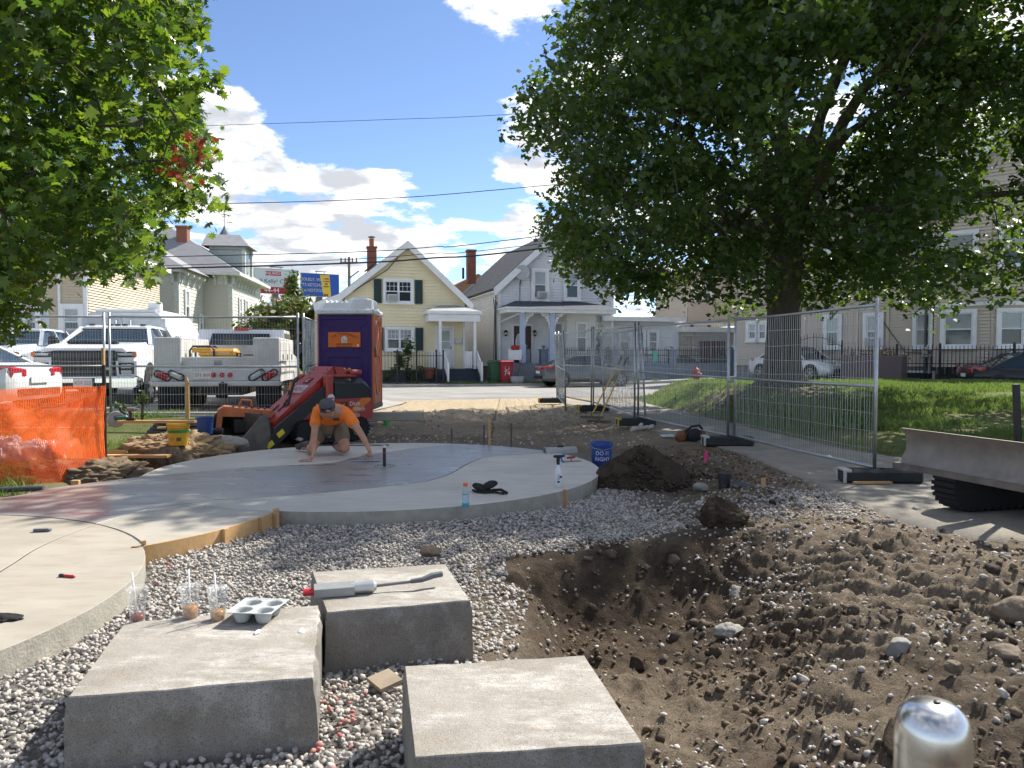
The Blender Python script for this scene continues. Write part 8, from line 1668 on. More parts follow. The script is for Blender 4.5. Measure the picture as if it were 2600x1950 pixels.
blob('soil_bank', 'crumbling brown soil lump under the yellow bucket', Vector((-4.83, 10.95, -.10)), (.36, .32, .24), M('brown_soil', (.20, .15, .10), .95, col2=(.11, .085, .06), scale=7, bump=1., bscale=30, spec=.15), 'soil heap', 11, .35, 4, detail=.68)
blob('soil_bank', 'low crumbled soil bank along the trench left of the slab', Vector((-5.3, 9.7, -.10)), (.95, .55, .22), M('brown_soil'), 'soil heap', 13, .5, 5, detail=.7)
blob('concrete_chunk', 'broken concrete slab piece by the loader bucket', Vector((-4.45, 11.75, .10)), (.42, .26, .12), M('chunk_concrete', (.34, .32, .27), .9, var=.12, bump=.7, bscale=40), 'concrete chunk', 17, .22, 3, smooth=False)
def rocks():
    L_ = [(1850, 1612, .11, .10, .07, rock_g, 'pale grey rock lying mid pit, second largest'), (1868, 1517, .075, .07, .075, rock_g, 'upright grey rock on the pit slope'), (1832, 1525, .05, .05, .04, rock_g, 'small grey rock left of the upright one'), (2280, 1650, .10, .07, .05, M('slate_piece', (.23, .22, .20), .8, var=.15), 'flat grey stone slab piece on the right dirt'), (2170, 1508, .05, .05, .045, soil_dk, 'dark round stone casting a shadow on the lit dirt'),
          (2580, 1560, .12, .10, .08, rock_b, 'large brown rock at the right edge on the mound'), (2555, 1665, .11, .08, .045, rock_b, 'flat brown rock at the right edge below the large one'), (1618, 1690, .07, .06, .045, soil_dk, 'dark wet rock on the pit floor behind the front block'), (2300, 1885, .14, .11, .09, soil_dk, 'large dark clod in front near the bollard'), (2040, 1730, .05, .03, .03, rock_g, 'small oblong stone in the lower pit'), (2420, 1695, .05, .04, .03, rock_b, 'rounded tan stone right of the flat slab piece'),
          (1905, 1360, .07, .06, .05, M('slate_piece'), 'grey slate piece beside the big dark clod'), (1960, 1282, .05, .05, .04, soil_dk, 'round dark clod near the wooden peg'), (1690, 1225, .11, .06, .04, rock_b, 'tan flat rock at the foot of the topsoil heap'), (1780, 1240, .10, .06, .05, rock_g, 'pale grey rock right of the heap'), (1560, 1240, .06, .05, .04, rock_g, 'grey stone in the gravel band by the slab rim'), (2330, 1300, .07, .05, .04, rock_g, 'white stone on the gravel by the excavator track'), (760, 1118, .06, .05, .04, rock_g, 'grey stone behind the slab near the loader'), (1660, 1175, .05, .05, .05, rock_b, 'small stone on top of the topsoil heap')]
    for i, (px, py, a, b_, c, m, lab) in enumerate(L_):
        z = -.2
        for _ in range(3): p = G(px, py, z); z = tz(p.x, p.y)
        p = G(px, py, z); zz = z + c * .22
        if i == 18: p = Vector((1.75, 9.3, 0)); zz = .32
        blob('rock', lab, (p.x, p.y, zz), (a, b_, c), m, 'rock', 20 + i, .30, 3, 'loose rocks on the site', 1.2, smooth=False, rz=i * 1.3)
    t = G(977, 1735, -.1); b = B(); b.box((0, 0, 0), (.12, .12, .018)); o = part('paver_piece', b, M('paver_tan', (.30, .24, .17), .85, var=.15), None, loc=(t.x, t.y, tz(t.x, t.y) + .055), rot=(R(8), R(-6), R(42))); tag(o, 'square tan paver piece on the gravel between the blocks', 'paver')
    p = G(1090, 1418, -.12); blob('rock', 'dark flat stone on the gravel behind the middle block', (p.x, p.y, -.06), (.10, .05, .05), rock_b, 'rock', 61, .3, 3, 'loose rocks on the site', smooth=False, rz=.5)
rocks()
def clutter():
    # yellow bucket, planks, drill
    p = U(453, 1129, 11.0); t = T('bucket', 'yellow plastic bucket with green label supporting a plank', 'bucket', p, 0); b = B(); b.lathe([(.125, 0), (.145, .245), (.152, .245), (.152, .262), (.148, .265), (.156, .27), (.156, .305), (.15, .31), (.001, .31)], 28); bd = part('body', b, M('bucket_yellow', (.66, .36, .02), .45, var=.06), t, sharp=40)
    b = B(); b.lathe([(.1405, .175), (.1437, .222)], 28, close=False); part('label_band', b, M('label_green', (.06, .30, .05), .5), bd); text('TOP COAT', .036, blk_ink, bd, (0, -.146, .198), sx=.9); b = B(); b.lathe([(.142, .222), (.1452, .24)], 28, close=False); part('dark_band', b, M('label_brown', (.12, .07, .03), .5), bd); b = B(); b.box((.06, -.125, .09), (.06, .01, .05), (0, 0, R(25))); part('label_print', b, M('label_brown'), bd); b = B(); b.lathe([(.035, 0), (.035, .003)], 16, (0, 0, 0), 'Y'); part('label_disc', b, M('label_tan', (.5, .30, .06), .5), bd, loc=(-.035, -.1355, .10))
    def plank(label, x0, x1, py, d, w=.09, th=.04, z=None, rz=0): 
        a = U(x0, py, d); c = U(x1, py, d); l = c.x - a.x; b = B(); b.box((0, 0, 0), (l, w, th), ch=.003); o = part('plank', b, pine, None, loc=((a.x + c.x) / 2, d, a.z if z is None else z), rot=(0, 0, rz)); tag(o, label, 'plank', 'loose pine planks'); return o
    zt = p.z + .31 + .021; plank('pine plank resting on the yellow bucket', 300, 497, 1072, 11.0, z=zt)
    plank('lower pine plank lying before the tan soil heap', 262, 430, 1158, 10.6, .14); plank('short pine plank stacked on the lower plank', 258, 320, 1147, 10.75, .09); plank('pine board on the grass behind the tan soil heap', 400, 420, 1086, 12.2, .05, .03, rz=.5); plank('pine board lying behind the orange netting', 20, 235, 1088, 10.4, .09, .03)
    q = U(333, 1068, 11.0); t = T('cordless_drill', 'grey cordless drill standing on the plank', 'drill', (q.x, 11.0, zt + .02), R(10)); b = B(); b.box((0, 0, .02), (.12, .08, .04), ch=.01); part('battery', b, blk, t); b = B(); b.tube([(0, 0, .035), (-.015, 0, .13)], .02, 10); part('grip', b, blk, t); b = B(); b.tube([(-.05, 0, .155), (.05, 0, .155)], [.032, .034], 12); b.tube([(.05, 0, .155), (.10, 0, .155)], [.022, .014], 12); part('motor_housing', b, M('drill_grey', (.20, .19, .18), .5), t)
    q = U(290, 1075, 11.0); t = T('circular_saw', 'black and teal circular saw at the left plank end', 'saw', (q.x, 11.05, zt + .0), R(30)); b = B(); b.lathe([(.11, -.03), (.12, 0), (.11, .03)], 20, (0, 0, .03), 'Y'); part('blade_guard', b, M('saw_grey', (.30, .31, .32), .4, .5), t); b = B(); b.box((.06, .0, .05), (.2, .1, .09), ch=.03); part('motor', b, M('saw_teal', (.02, .12, .11), .5), t); b = B(); b.tube([(0, 0, .1), (.08, 0, .14), (.16, 0, .08)], .018, 8); part('handle', b, blk, t)
    q = U(520, 1103, 12.3); t = T('bucket', 'blue bucket of grey mix behind the concrete chunk', 'bucket', (q.x, 12.3, q.z), 0); b = B(); b.lathe([(.115, 0), (.135, .26), (.14, .26), (.14, .28), (.13, .28), (.128, .22), (.001, .22)], 24); part('body', b, M('bucket_blue2', (.02, .06, .22), .45, var=.15), t, sharp=40); b = B(); b.lathe([(.128, .225), (.001, .23)], 20, close=False); part('contents', b, M('grey_mix', (.28, .27, .24), .9), t)
    q = U(450, 1060, 12.6); t = T('hose_coil', 'coil of black drain hose lying behind the plank', 'hose', (q.x, 12.8, tz(q.x, 12.8) + .03), 0); b = B()
    for k in range(4): b.tube([((.55 - .05 * k) * math.cos(a), (.30 - .03 * k) * math.sin(a), .03 + .05 * k) for a in np.linspace(0, 6.28, 30)[:-1]], .035, 8, closed=True)
    part('coil', b, M('hose_black', (.02, .02, .022), .55, var=.2), t, True); b = B(); b.tube([(.3, -.2, .05), (.8, -.3, .05)], .06, 12); part('pipe_end', b, M('hose_black'), t)
    q = U(476, 1048, 14.0); b = B(); b.box((0, 0, .28), (.07, .03, .66)); b.loft([[(-.035, -.015, .61), (.035, -.015, .61), (.035, .015, .61), (-.035, .015, .61)], [(-.004, -.015, .70), (.004, -.015, .70), (.004, .015, .70), (-.004, .015, .70)]]); o = part('wooden_stake', b, pine, None, loc=(q.x, 14.0, q.z - .06)); tag(o, 'pointed wooden stake before the utility truck wheels', 'stake', 'wooden fence stakes')
    q = U(722, 1040, 14.3); b = B(); b.box((0, 0, .25), (.09, .09, .6)); o = part('wooden_stake', b, M('grey_post', (.25, .20, .14), .9, var=.2), None, loc=(q.x, 14.5, q.z - .1)); tag(o, 'weathered square post between loader and utility truck', 'stake', 'wooden fence stakes')
    # stone edging of the lot
    q0 = U(270, 1050, 14.55); b = B(); b.box((4.2, 0, .0), (8.4, .18, .16), ch=.01); o = part('kerb_stone', b, M('kerb_tan', (.36, .33, .27), .9, var=.12, scale=3), None, loc=(q0.x - 2.4, 14.6, .29)); tag(o, 'pale kerb along the verge under the left wire fence', 'kerb')
    # lumber behind the toilet
    t = T('plywood_sheet', 'sheet of plywood standing behind the portable toilet', 'plywood', (-3.95, 17.4, .3), R(75)); b = B(); b.box((0, 0, .85), (1.2, .02, 1.7)); part('sheet', b, M('plywood', (.40, .33, .24), .85, col2=(.25, .22, .19), scale=3, stretch=(6, 1, 1)), t)
    for k, (px, lab) in enumerate(((778, 'weathered boards stacked left of the portable toilet, upper'), (772, 'weathered boards stacked left of the portable toilet, lower'))):
        q = U(px, 1000, 16.6); b = B(); b.box((0, 0, 0), (1.3, .2, .08)); o = part('weathered_board', b, pine, None, loc=(q.x + .1, 16.6 + .3 * k, .42 + .12 * (1 - k)), rot=(0, R(18 - 12 * k), R(20))); tag(o, lab, 'board')
    # rakes
    yl = M('handle_yellow', (.66, .42, .08), .45, var=.05)
    for (bx, by, tx, ty, lab) in ((1502, 1055, 1579, 905, 'long-handled asphalt rake leaning on the fence, left one'), (1521, 1066, 1593, 907, 'long-handled asphalt rake leaning on the fence, right one')):
        a = U(bx, by, 17.0); c = U(tx, ty, 17.25); t = T('rake', lab, 'rake', a, 0, 'two leaning rakes'); d = c - a; b = B(); b.tube([(0, 0, 0), d * .87], .017, 8); part('handle', b, yl, t); b = B(); b.tube([d * .85, d], .021, 8); part('grip', b, blk, t)
        b = B(); b.box((0, -.05, -.03), (.55, .04, .05), (0, 0, R(-25))); 
        for k in range(9): x = -.25 + k * .0625; b.bar((x, -.05 - x * -.46, -.03), (x, -.11 - x * -.46, -.09), .01)
        b.bar((0, 0, .08), (0, -.05, -.03), .03); part('head', b, steel_dk, t)
    # tool belt bag
    p = U(1752, 1118, 12.9); t = T('tool_bag', 'brown and black leather tool belt on the ground by the fence', 'tool belt', (p.x, 12.9, tz(p.x, 12.9)), R(10)); lb = M('tool_leather', (.20, .085, .035), .75, var=.2, scale=10)
    for (x, y, s, m) in ((-.16, 0, .10, lb), (.06, -.05, .12, M('bag_black', (.02, .02, .028), .8, var=.2)), (.2, .02, .10, lb), (-.03, .06, .11, lb)): v, f = ico(3); v = v * np.array([s, s * .7, s * 1.05]) * (1 + .2 * fbm(v[:, 0] * 2 + x * 9, v[:, 1] * 2 + v[:, 2] * 2, 1.5, 3))[:, None]; o = np_mesh('pouch', v, f, m, t, True); o.location = (x, y, s * .75)
    b = B(); b.tube([(-.1, -.02, .16), (.0, -.05, .25), (.14, -.04, .27), (.24, 0, .18)], .02, 8); part('belt', b, M('bag_black'), t)
    p = G(1695, 1108, .03); b = B(); b.box((0, 0, .006), (.24, .16, .012), ch=.004); o = part('plastic_tray', b, M('clear_lid', (.5, .53, .55), .25), None, loc=(p.x, p.y, tz(p.x, p.y) + .04), rot=(R(8), 0, .2)); tag(o, 'flat pale plastic tray beside the tool belt', 'tray')
    for i, (px, py, rz, lab) in enumerate(((1612, 1093, .5, 'short white pipe offcut in the pile by the fence foot, leftmost'), (1628, 1082, 1.2, 'short white pipe offcut on top of the pile'), (1640, 1090, .2, 'short white pipe offcut in the middle of the pile'), (1655, 1096, .9, 'short white pipe offcut at the right of the pile'), (1622, 1097, -.4, 'short white pipe offcut at the front of the pile'))):
        p = U(px, py, 14.9); b = B(); b.tube([(-.1, 0, 0), (.1, 0, .02)], .035, 12); b.tube([(-.06, 0, .0), (.06, 0, .02)], .037, 12); o = part('pipe_offcut', b, M('pvc_white', (.55, .53, .48), .6, var=.2), None, loc=(p.x, 14.9 + .05 * i, max(p.z, tz(p.x, 14.9) + .04)), rot=(0, 0, rz)); tag(o, lab, 'pipe offcut', 'white pipe offcuts')
    p = U(982, 1035, 16.5); t = T('green_bottle', 'small neon green bottle standing right of the portable toilet', 'bottle', (p.x, 16.5, tz(p.x, 16.5)), 0); b = B(); b.lathe([(.05, 0), (.055, .02), (.055, .11), (.02, .16), (.02, .19)], 14); part('body', b, M('neon_green', (.03, .55, .08), .4), t); b = B(); b.lathe([(.024, .19), (.024, .215)], 10); part('cap', b, M('neon_green'), t)
    p = G(1010, 1052, -.02); o = blob('rock', 'pale flat rock on the dirt by the green bottle', (p.x, p.y, tz(p.x, p.y) + .02), (.22, .1, .07), rock_g, 'rock', 77, .3, 3, 'loose rocks on the site', smooth=False)
    # paint hydrant
    q = U(1767, 984, 26.5); t = T('fire_hydrant', 'dull red fire hydrant on the grass by the street', 'hydrant', (q.x, 26.5, tz(q.x, 26.5)), R(15)); hr = M('hydrant_red', (.36, .06, .05), .6, var=.15); H0 = q.z - tz(q.x, 26.5)
    b = B(); b.lathe([(.18, 0), (.18, .04), (.12, .06), (.115, .45), (.15, .47), (.15, .51), (.13, .53), (.12, .60), (.07, .67), (.03, .69), (.03, .74), (.001, .74)], 18); part('barrel', b, hr, t, sharp=40, loc=(0, 0, max(H0, 0)))
    for (ax_, r) in (((1, 0), .07), ((-1, 0), .07), ((0, -1), .09)): b = B(); a = Vector((ax_[0] * .1, ax_[1] * .1, .42 + max(H0, 0))); b.tube([a, a + Vector((ax_[0] * .11, ax_[1] * .11, 0))], r, 12); part('nozzle', b, hr, t, sharp=40)
clutter()
# ================================================================ orange netting
def netting():
    m = bpy.data.materials.new('orange_mesh'); m.use_nodes = True; nt = m.node_tree; N = nt.nodes; L = nt.links; b = N['Principled BSDF']; out = N['Material Output']; b.inputs['Base Color'].default_value = (.92, .15, .025, 1); b.inputs['Roughness'].default_value = .6
    tr = N.new('ShaderNodeBsdfTransparent'); tl = N.new('ShaderNodeBsdfTranslucent'); tl.inputs[0].default_value = (1., .17, .03, 1); m1 = N.new('ShaderNodeMixShader'); m1.inputs[0].default_value = .55; L.new(b.outputs[0], m1.inputs[1]); L.new(tl.outputs[0], m1.inputs[2])
    uv = N.new('ShaderNodeUVMap'); sp = N.new('ShaderNodeSeparateXYZ'); L.new(uv.outputs[0], sp.inputs[0])
    def grid(o, f):
        a = N.new('ShaderNodeMath'); a.operation = 'MULTIPLY'; L.new(o, a.inputs[0]); a.inputs[1].default_value = f; q = N.new('ShaderNodeMath'); q.operation = 'FRACT'; L.new(a.outputs[0], q.inputs[0]); g = N.new('ShaderNodeMath'); g.operation = 'GREATER_THAN'; L.new(q.outputs[0], g.inputs[0]); g.inputs[1].default_value = .36; return g.outputs[0]
    mm = N.new('ShaderNodeMath'); mm.operation = 'MULTIPLY'; L.new(grid(sp.outputs[0], 90), mm.inputs[0]); L.new(grid(sp.outputs[1], 60), mm.inputs[1])
    m2 = N.new('ShaderNodeMixShader'); L.new(mm.outputs[0], m2.inputs[0]); L.new(m1.outputs[0], m2.inputs[1]); L.new(tr.outputs[0], m2.inputs[2]); L.new(m2.outputs[0], out.inputs[0])
    def sheet(label, top, bot, nu=70, nv=34, sag=.1, seed=0, fold=.05):
        tp = smooth_line3(top, nu); bt = smooth_line3(bot, nu); V = []; n = len(tp)
        for i in range(n):
            for j in range(nv + 1):
                f = j / nv; p = tp[i] * (1 - f) + bt[i] * f; u = i / n
                w = fold * (np.sin(u * 9 + f * 3 + seed) * .5 + np.sin((u + f * .7) * 17 + seed) * .3 + np.sin((u * 1.5 - f) * 26) * .2) * np.sin(np.pi * min(1, f * 1.2 + .1)) ; V.append(p + np.array([0, -w - sag * np.sin(np.pi * f), -.02 * np.sin(u * 22 + f * 6) * (1 - abs(f - .5))]))
        i = np.arange(n * (nv + 1)).reshape(n, nv + 1); F = np.stack([i[:-1, :-1], i[1:, :-1], i[1:, 1:], i[:-1, 1:]], -1).reshape(-1, 4); o = np_mesh('safety_netting', np.array(V), F, m, None, True)
        uvl = o.data.uv_layers.new(name='UVMap'); idx = np.zeros(len(o.data.loops), np.int32); o.data.loops.foreach_get('vertex_index', idx); U_ = np.stack([idx // (nv + 1) / n * 1.0, idx % (nv + 1) / nv], -1).astype(np.float32); uvl.data.foreach_set('uv', U_.ravel()); return tag(o, label, 'safety netting', 'orange safety netting')
    def smooth_line3(pts, n):
        P = np.array(pts); t = np.linspace(0, 1, len(P)); q = np.linspace(0, 1, n); return np.stack([np.interp(q, t, P[:, k]) for k in range(3)], -1)
    pt = lambda x, y, d: np.array(U(x, y, d)[:])
    sheet('orange mesh netting draped in front, sagging at the left edge', [pt(268, 978, 9.8), pt(215, 1012, 9.7), pt(150, 1032, 9.5), pt(80, 1040, 9.4), pt(20, 1030, 9.3), pt(-120, 1000, 9.2)], [pt(272, 1178, 9.8), pt(225, 1205, 9.5), pt(160, 1228, 9.1), pt(90, 1238, 8.9), pt(20, 1240, 8.8), pt(-120, 1240, 8.6)], sag=.12, seed=1, fold=.08)
    sheet('orange mesh netting strung straight behind the draped one', [pt(267, 979, 9.9), pt(130, 984, 10.1), pt(0, 988, 10.3), pt(-120, 990, 10.4)], [pt(268, 1165, 9.9), pt(130, 1170, 10.2), pt(0, 1175, 10.3), pt(-120, 1178, 10.4)], 50, 24, .04, 4, .03)
    p = U(266, 1190, 9.95); b = B(); b.box((0, 0, .75), (.035, .03, 1.6)); o = part('net_post', b, blk, None, loc=(p.x, 9.97, -.05)); tag(o, 'thin black post holding the orange netting', 'post'); 
    p = U(262, 905, 9.93); b = B(); b.box((0, 0, 0), (.03, .03, .22)); o2 = part('wooden_block', b, pine, None, loc=(p.x, 9.93, p.z)); tag(o2, 'small wooden block tied to the netting post', 'wood block')
    o = crumple('plastic_sheeting', 'crumpled translucent white plastic bag behind the orange netting', U(70, 1140, 10.2), (.42, .3, .34), M('plastic_film', (.66, .64, .62), .4, var=.1), 'plastic bag', 4, .9, .5, 4); o.location.z = .02; o.rotation_euler = (0, 0, .4)
    o = crumple('plastic_sheeting', 'smaller white plastic bundle at the left edge behind the netting', U(8, 1130, 10.0), (.28, .25, .36), M('plastic_film'), 'plastic bag', 8, .9, .5, 4); o.location.z = .02
    a = U(-60, 1246, 8.3); c = U(110, 1240, 8.45); b = B(); b.tube([a, c], .03, 12); o = part('drain_pipe', b, M('pipe_grey'), None); tag(o, 'dark grey pipe lying at the foot of the orange netting', 'pipe'); 
    p = U(192, 1226, 8.8); b = B(); b.box((0, 0, 0), (.09, .05, .06), ch=.004); o = part('wood_block', b, pine, None, loc=p); tag(o, 'small wooden block at the netting foot by the wet path', 'wood block')
    for i, (px, py, d, h) in enumerate(((360, 1050, 13.6, .5), (310, 1052, 13.9, .3))): p = U(px, py, d); shrub('weed_plant', ('tall yellow-green weed growing at the left fence', 'short weed at the left fence near the post')[i], (p.x, d, tz(p.x, d)), .12, h, 120, leaf_shrub, 'weed', .06, 4)
netting()
# ================================================================ trees
bark = M('maple_bark', (.10, .085, .068), .95, col2=(.05, .042, .034), scale=5, stretch=(5, 5, .8), bump=1., bscale=14)
def bezier(a, b, c, n): return [a * (1 - t) ** 2 + b * 2 * t * (1 - t) + c * t * t for t in np.linspace(0, 1, n)]
def maple(name, label, base, trunk, clumps, leaves_per, leaf, mats, shape, seed, cl_r=(.7, 1.1), cl_z=.35, fork=4., br=.11):
    rng = np.random.default_rng(seed); t = T(name, label, 'tree', base)
    o0 = Vector(base)
    b = B(); n = 18; rings = []
    for (z, r, dx) in trunk:
        rings.append([((r * (1 + .06 * math.sin(5 * q + z) + (.22 * max(0, math.cos(4 * q + .6)) if z < .25 else 0))) * math.cos(q) + dx, (r * (1 + .06 * math.sin(4 * q + 2 * z))) * math.sin(q), z) for q in np.linspace(0, 6.283, n + 1)[:-1]])
    b.loft(rings); part('trunk', b, bark, t, True)
    ft = Vector((trunk[-1][2], 0, trunk[-1][0])); lim = []; C = np.array(clumps)
    # main limbs go to spread-out clumps, twigs branch from the nearest limb point
    k = min(18, len(C)); idx = [int(rng.integers(len(C)))]
    for _ in range(k - 1):
        d = np.min(np.stack([np.linalg.norm(C - C[i], axis=1) for i in idx]), 0); idx.append(int(np.argmax(d)))
    pts = []
    for i in idx:
        e = Vector(C[i] - np.array(base)); f0 = ft * float(rng.uniform(.60, 1.)); mid = Vector((f0.x + e.x * .35, f0.y + e.y * .35, f0.z + (e.z - f0.z) * .65 + .3)); L_ = bezier(f0, mid, e, 9); r0 = br * rng.uniform(.6, 1.3)
        L_ = [p + Vector((rng.normal(0, .012), rng.normal(0, .012), rng.normal(0, .012))) * (e.length if 0 < q < 8 else 0) for q, p in enumerate(L_)]
        b = B(); b.tube(L_, [r0 * (1 - .85 * q / 8) for q in range(9)], 8); part('limb', b, bark, t, True); pts += L_[2:]
    P = np.array([p[:] for p in pts]); b = B(); todo = sorted(range(len(C)), key=lambda i: float(np.min(np.linalg.norm(P - (C[i] - np.array(base)), axis=1))))
    for i in todo:
        e = C[i] - np.array(base); dist = np.linalg.norm(P - e, axis=1); j = int(np.argmin(dist)); a = Vector(P[j]); ee = Vector(e); l = (ee - a).length; m_ = (a + ee) / 2 + Vector((rng.normal(0, .06), rng.normal(0, .06), .08)) * l
        if l > .12: b.tube([a, m_, ee], [.010 + .007 * l, .008 + .004 * l, .005], 5, False)
        P = np.concatenate([P, [m_[:], e]])
    part('twigs', b, bark, t, True, rc=False)['kind'] = 'stuff'
    allp = []
    for c in C:
        nl = int(leaves_per * rng.uniform(.7, 1.3)); r = rng.uniform(*cl_r); a = rng.uniform(0, 6.283, nl); q = r * np.sqrt(rng.random(nl)); zz = rng.normal(0, cl_z, nl) - .18 * (q / r) ** 2 * r
        allp.append(np.stack([c[0] + q * np.cos(a), c[1] + q * np.sin(a), c[2] + zz], -1))
    A = np.concatenate(allp) - np.array(base); w = rng.random(len(A)) < .5
    leaves_mesh('crown', A[w], leaf, mats[0], t, shape=shape, normal_up=.30); leaves_mesh('crown', A[~w], leaf, mats[1], t, shape=shape, normal_up=.12)
    return t
def big_maple():
    rng = np.random.default_rng(21); c = []; bx, by = 7.05, 20.0
    hs = np.array([0, .12, .3, .5, .7, .87, 1.]); Rs = np.array([.80, .97, 1.0, .97, .84, .58, .2])
    while len(c) < 880:
        h = rng.random() ** .9; a = rng.uniform(0, 6.283); lump = 1 + .10 * math.sin(3 * a + 1.3) + .07 * math.sin(7 * a + h * 9); Rr_ = np.interp(h, hs, Rs) * 7.4 * lump * (1 if math.cos(a) < .2 else (1. if math.sin(a) < -.35 else .66)); f = math.sqrt(rng.uniform(.08 if h < .15 else .16, 1.)); x = bx - .1 + Rr_ * f * math.cos(a); y = by - 1.5 + Rr_ * .88 * f * math.sin(a); z = 3.0 + 9.8 * h + rng.normal(0, .2) + (.5 * (1 - f) if h < .2 else 0)
        if h < .12 and f > .85: z -= .25
        if abs(x - bx) < .8 and y < by and z < 3.5 and y > by - 2.2: continue
        k_ = 1 / math.tan(SUN_EL); sx_ = x - math.sin(SUN_AZ) * k_ * z; sy_ = y - math.cos(SUN_AZ) * k_ * z
        if sx_ < -4.0 + rng.normal(0, .5) - .12 * (sy_ - 9): continue
        # openings where limbs and sky show
        q = Vector((x, y, z)); px = 1300 + FPX * x / y; py = 906 - FPX * (z - CAMZ) / y
        if any(((px - a_) / b_) ** 2 + ((py - c_) / d_) ** 2 < 1 for a_, b_, c_, d_ in ((2120, 110, 260, 140), (2420, 110, 600, 60), (2540, 90, 430, 90), (1760, 60, 330, 40), (1640, 45, 300, 45), (1600, 40, 560, 30))): continue
        if px < np.interp(py, [-400, 0, 80, 200, 330, 450, 520, 560, 640, 700, 760, 830], [1330, 1350, 1300, 1295, 1315, 1370, 1380, 1355, 1360, 1450, 1520, 1600]) + 55: continue
        c.append((x, y, z))
    m1 = leaf_mat('maple_leaf', (.016, .038, .012), (.034, .066, .017), (.13, .23, .018), .42, .34); m2 = leaf_mat('maple_leaf_light', (.026, .055, .014), (.05, .082, .019), (.15, .25, .02), .40, .34)
    maple('maple_tree', 'large dark green maple tree on the lawn behind the wire fence', (bx, by, tz(bx, by) - .05), [(-.1, .74, 0), (.12, .60, 0), (.4, .50, 0), (.9, .44, 0), (1.7, .41, .0), (2.6, .43, -.03), (3.4, .46, -.03), (4.2, .36, .05), (5.6, .27, .15)], c, 148, .130, (m1, m2), STAR, 5, (.48, .98), .22, br=.19)
big_maple()
def left_maple():
    rng = np.random.default_rng(33); c = []; bx, by = -6.1, 7.6
    while len(c) < 640:
        x = rng.uniform(-7.6, -2.5); y = rng.uniform(5.6, 9.6); z = rng.uniform(1.7, 6.2); px = 1300 + FPX * x / y; py = 906 - FPX * (z - CAMZ) / y
        rgt = np.interp(py, [-600, -100, 0, 130, 200, 260, 330, 450, 500, 560, 640, 700, 760, 860, 900], [560, 540, 505, 520, 545, 555, 525, 520, 535, 510, 440, 370, 290, 60, -50])
        if px > rgt - 12 or px < -700: continue
        bot = np.interp(px, [-400, 0, 40, 120, 200, 330, 420, 520], [880, 850, 840, 720, 735, 725, 640, 560])
        if py > bot: continue
        if 110 < px < 300 and 690 < py and rng.random() < .5: continue
        e = ((x + 5.4) / 2.9) ** 2 + ((y - 7.5) / 2.2) ** 2
        if e > 1.15 or e < .12 and rng.random() < .6: continue
        c.append((x, y, z))
    m1 = leaf_mat('young_maple_leaf', (.028, .070, .016), (.055, .105, .022), (.15, .28, .022), .36, .34); m2 = leaf_mat('young_maple_leaf_pale', (.05, .10, .02), (.09, .14, .025), (.26, .38, .025), .36, .42)
    t = maple('maple_tree', 'bright green young maple with one red cluster at the left edge', (bx, by, tz(bx, by)), [(-.1, .2, 0), (.1, .16, 0), (.8, .13, .0), (1.6, .12, .02), (2.4, .10, .05), (3.4, .08, .1)], c, 64, .100, (m1, m2), MAPLE5, 8, (.18, .38), .11, br=.045)
    rm = leaf_mat('red_maple_leaf', (.13, .018, .010), (.24, .055, .016), (.28, .04, .012), .5, .3)
    P = []
    for (px, py, n, s) in ((510, 398, 7, .05), (494, 392, 5, .04), (468, 415, 9, .06), (438, 418, 6, .05), (476, 458, 6, .045), (514, 368, 5, .04), (480, 360, 4, .03), (455, 436, 6, .05), (415, 425, 3, .03)):
        q = np.array(U(px, py, 6.15)[:]); P.append(q + rng.normal(0, s, (n, 3)))
    leaves_mesh('red_leaves', np.concatenate(P) - np.array((bx, by, tz(bx, by))),   .072, rm, t, shape=MAPLE5, normal_up=.1)
left_maple()
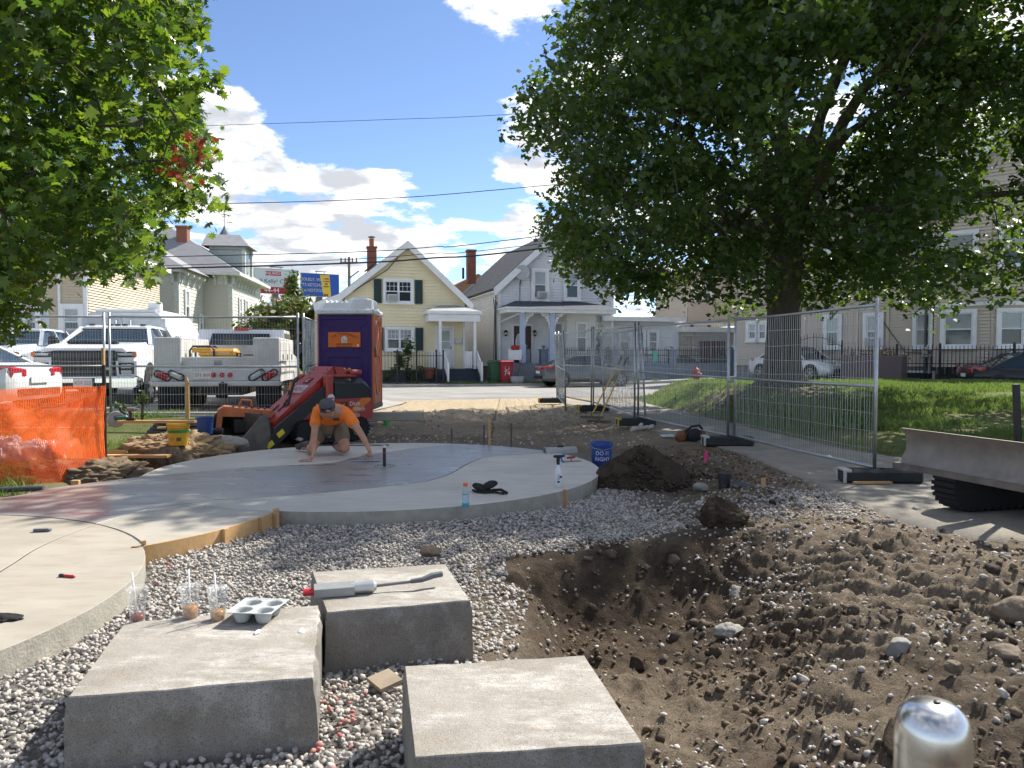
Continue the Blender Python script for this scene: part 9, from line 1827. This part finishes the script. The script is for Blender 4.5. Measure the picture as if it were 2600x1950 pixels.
def far_tree(name, label, px, d, z0, r, h, n, leaf, mats, trunk_h, seed, py_top=None, cone=False, group='trees behind the trucks'):
    rng = np.random.default_rng(seed); p = U(px, 900, d); t = T(name, label, 'tree', (p.x, d, .3), 0, group); b = B(); b.tube([(0, 0, -.2), (.05, 0, trunk_h), (0, .1, z0 + h * .6)], [.22, .16, .06], 8)
    for k in range(6): q = rng.uniform(0, 6.28); b.tube([(0, 0, trunk_h + .2 * k), (math.cos(q) * r * .4, math.sin(q) * r * .4, z0 + h * .4), (math.cos(q) * r * .75, math.sin(q) * r * .75, z0 + h * .6)], [.08, .05, .02], 5)
    part('trunk', b, bark, t, True); nc = 60; v = rng.normal(size=(nc, 3)); v /= np.linalg.norm(v, axis=1)[:, None]; v *= rng.uniform(.55, 1, (nc, 1)); c = v * np.array([r, r, h / 2]) + np.array([0, 0, z0 + h / 2])
    if cone: c[:, :2] *= np.clip(1.15 - (c[:, 2:] - z0) / h, .05, 1)
    P = c[rng.integers(0, nc, n)] + rng.normal(0, 1, (n, 3)) * np.array([r, r, h / 2]) * .17; w = rng.random(n) < .75
    leaves_mesh('crown', P[w], leaf, mats[0], t, normal_up=.3); leaves_mesh('crown', P[~w], leaf, mats[1], t, normal_up=.3); return t
g1 = leaf_mat('far_leaf', (.035, .075, .015), (.075, .12, .025), (.13, .2, .02), .55, .3); g2_ = leaf_mat('far_leaf_orange', (.20, .15, .05), (.26, .13, .05), (.25, .18, .04), .55, .3)
far_tree('broadleaf_tree', 'bushy green tree with orange tips left of the yellow cottage', 725, 44, .4, 2.2, 3.9, 5200, .30, (g1, g2_), 1.2, 3)
far_tree('broadleaf_tree', 'green tree between the pale green house and the cottage, left one', 672, 47, .4, 1.6, 3.6, 3600, .30, (g1, g2_), 1.2, 4)
far_tree('broadleaf_tree', 'green tree close to the yellow cottage wall', 785, 41, .4, 1.5, 3.6, 3000, .28, (g1, g2_), 1., 5)
far_tree('slender_tree', 'slender pointed tree rising before the billboards', 743, 60, 3.2, 1.2, 4.6, 1500, .28, (g1, g1), 3., 6, cone=True)
far_tree('broadleaf_tree', 'dark tree behind the pale green house dormer', 642, 75, 3, 1.8, 5, 1200, .34, (g1, g1), 2., 7)
far_tree('broadleaf_tree', 'tree seen between the white house wing and the tan house', 1745, 62, 2, 2.6, 5, 1600, .34, (g1, g1), 2., 8, group='trees behind the houses')
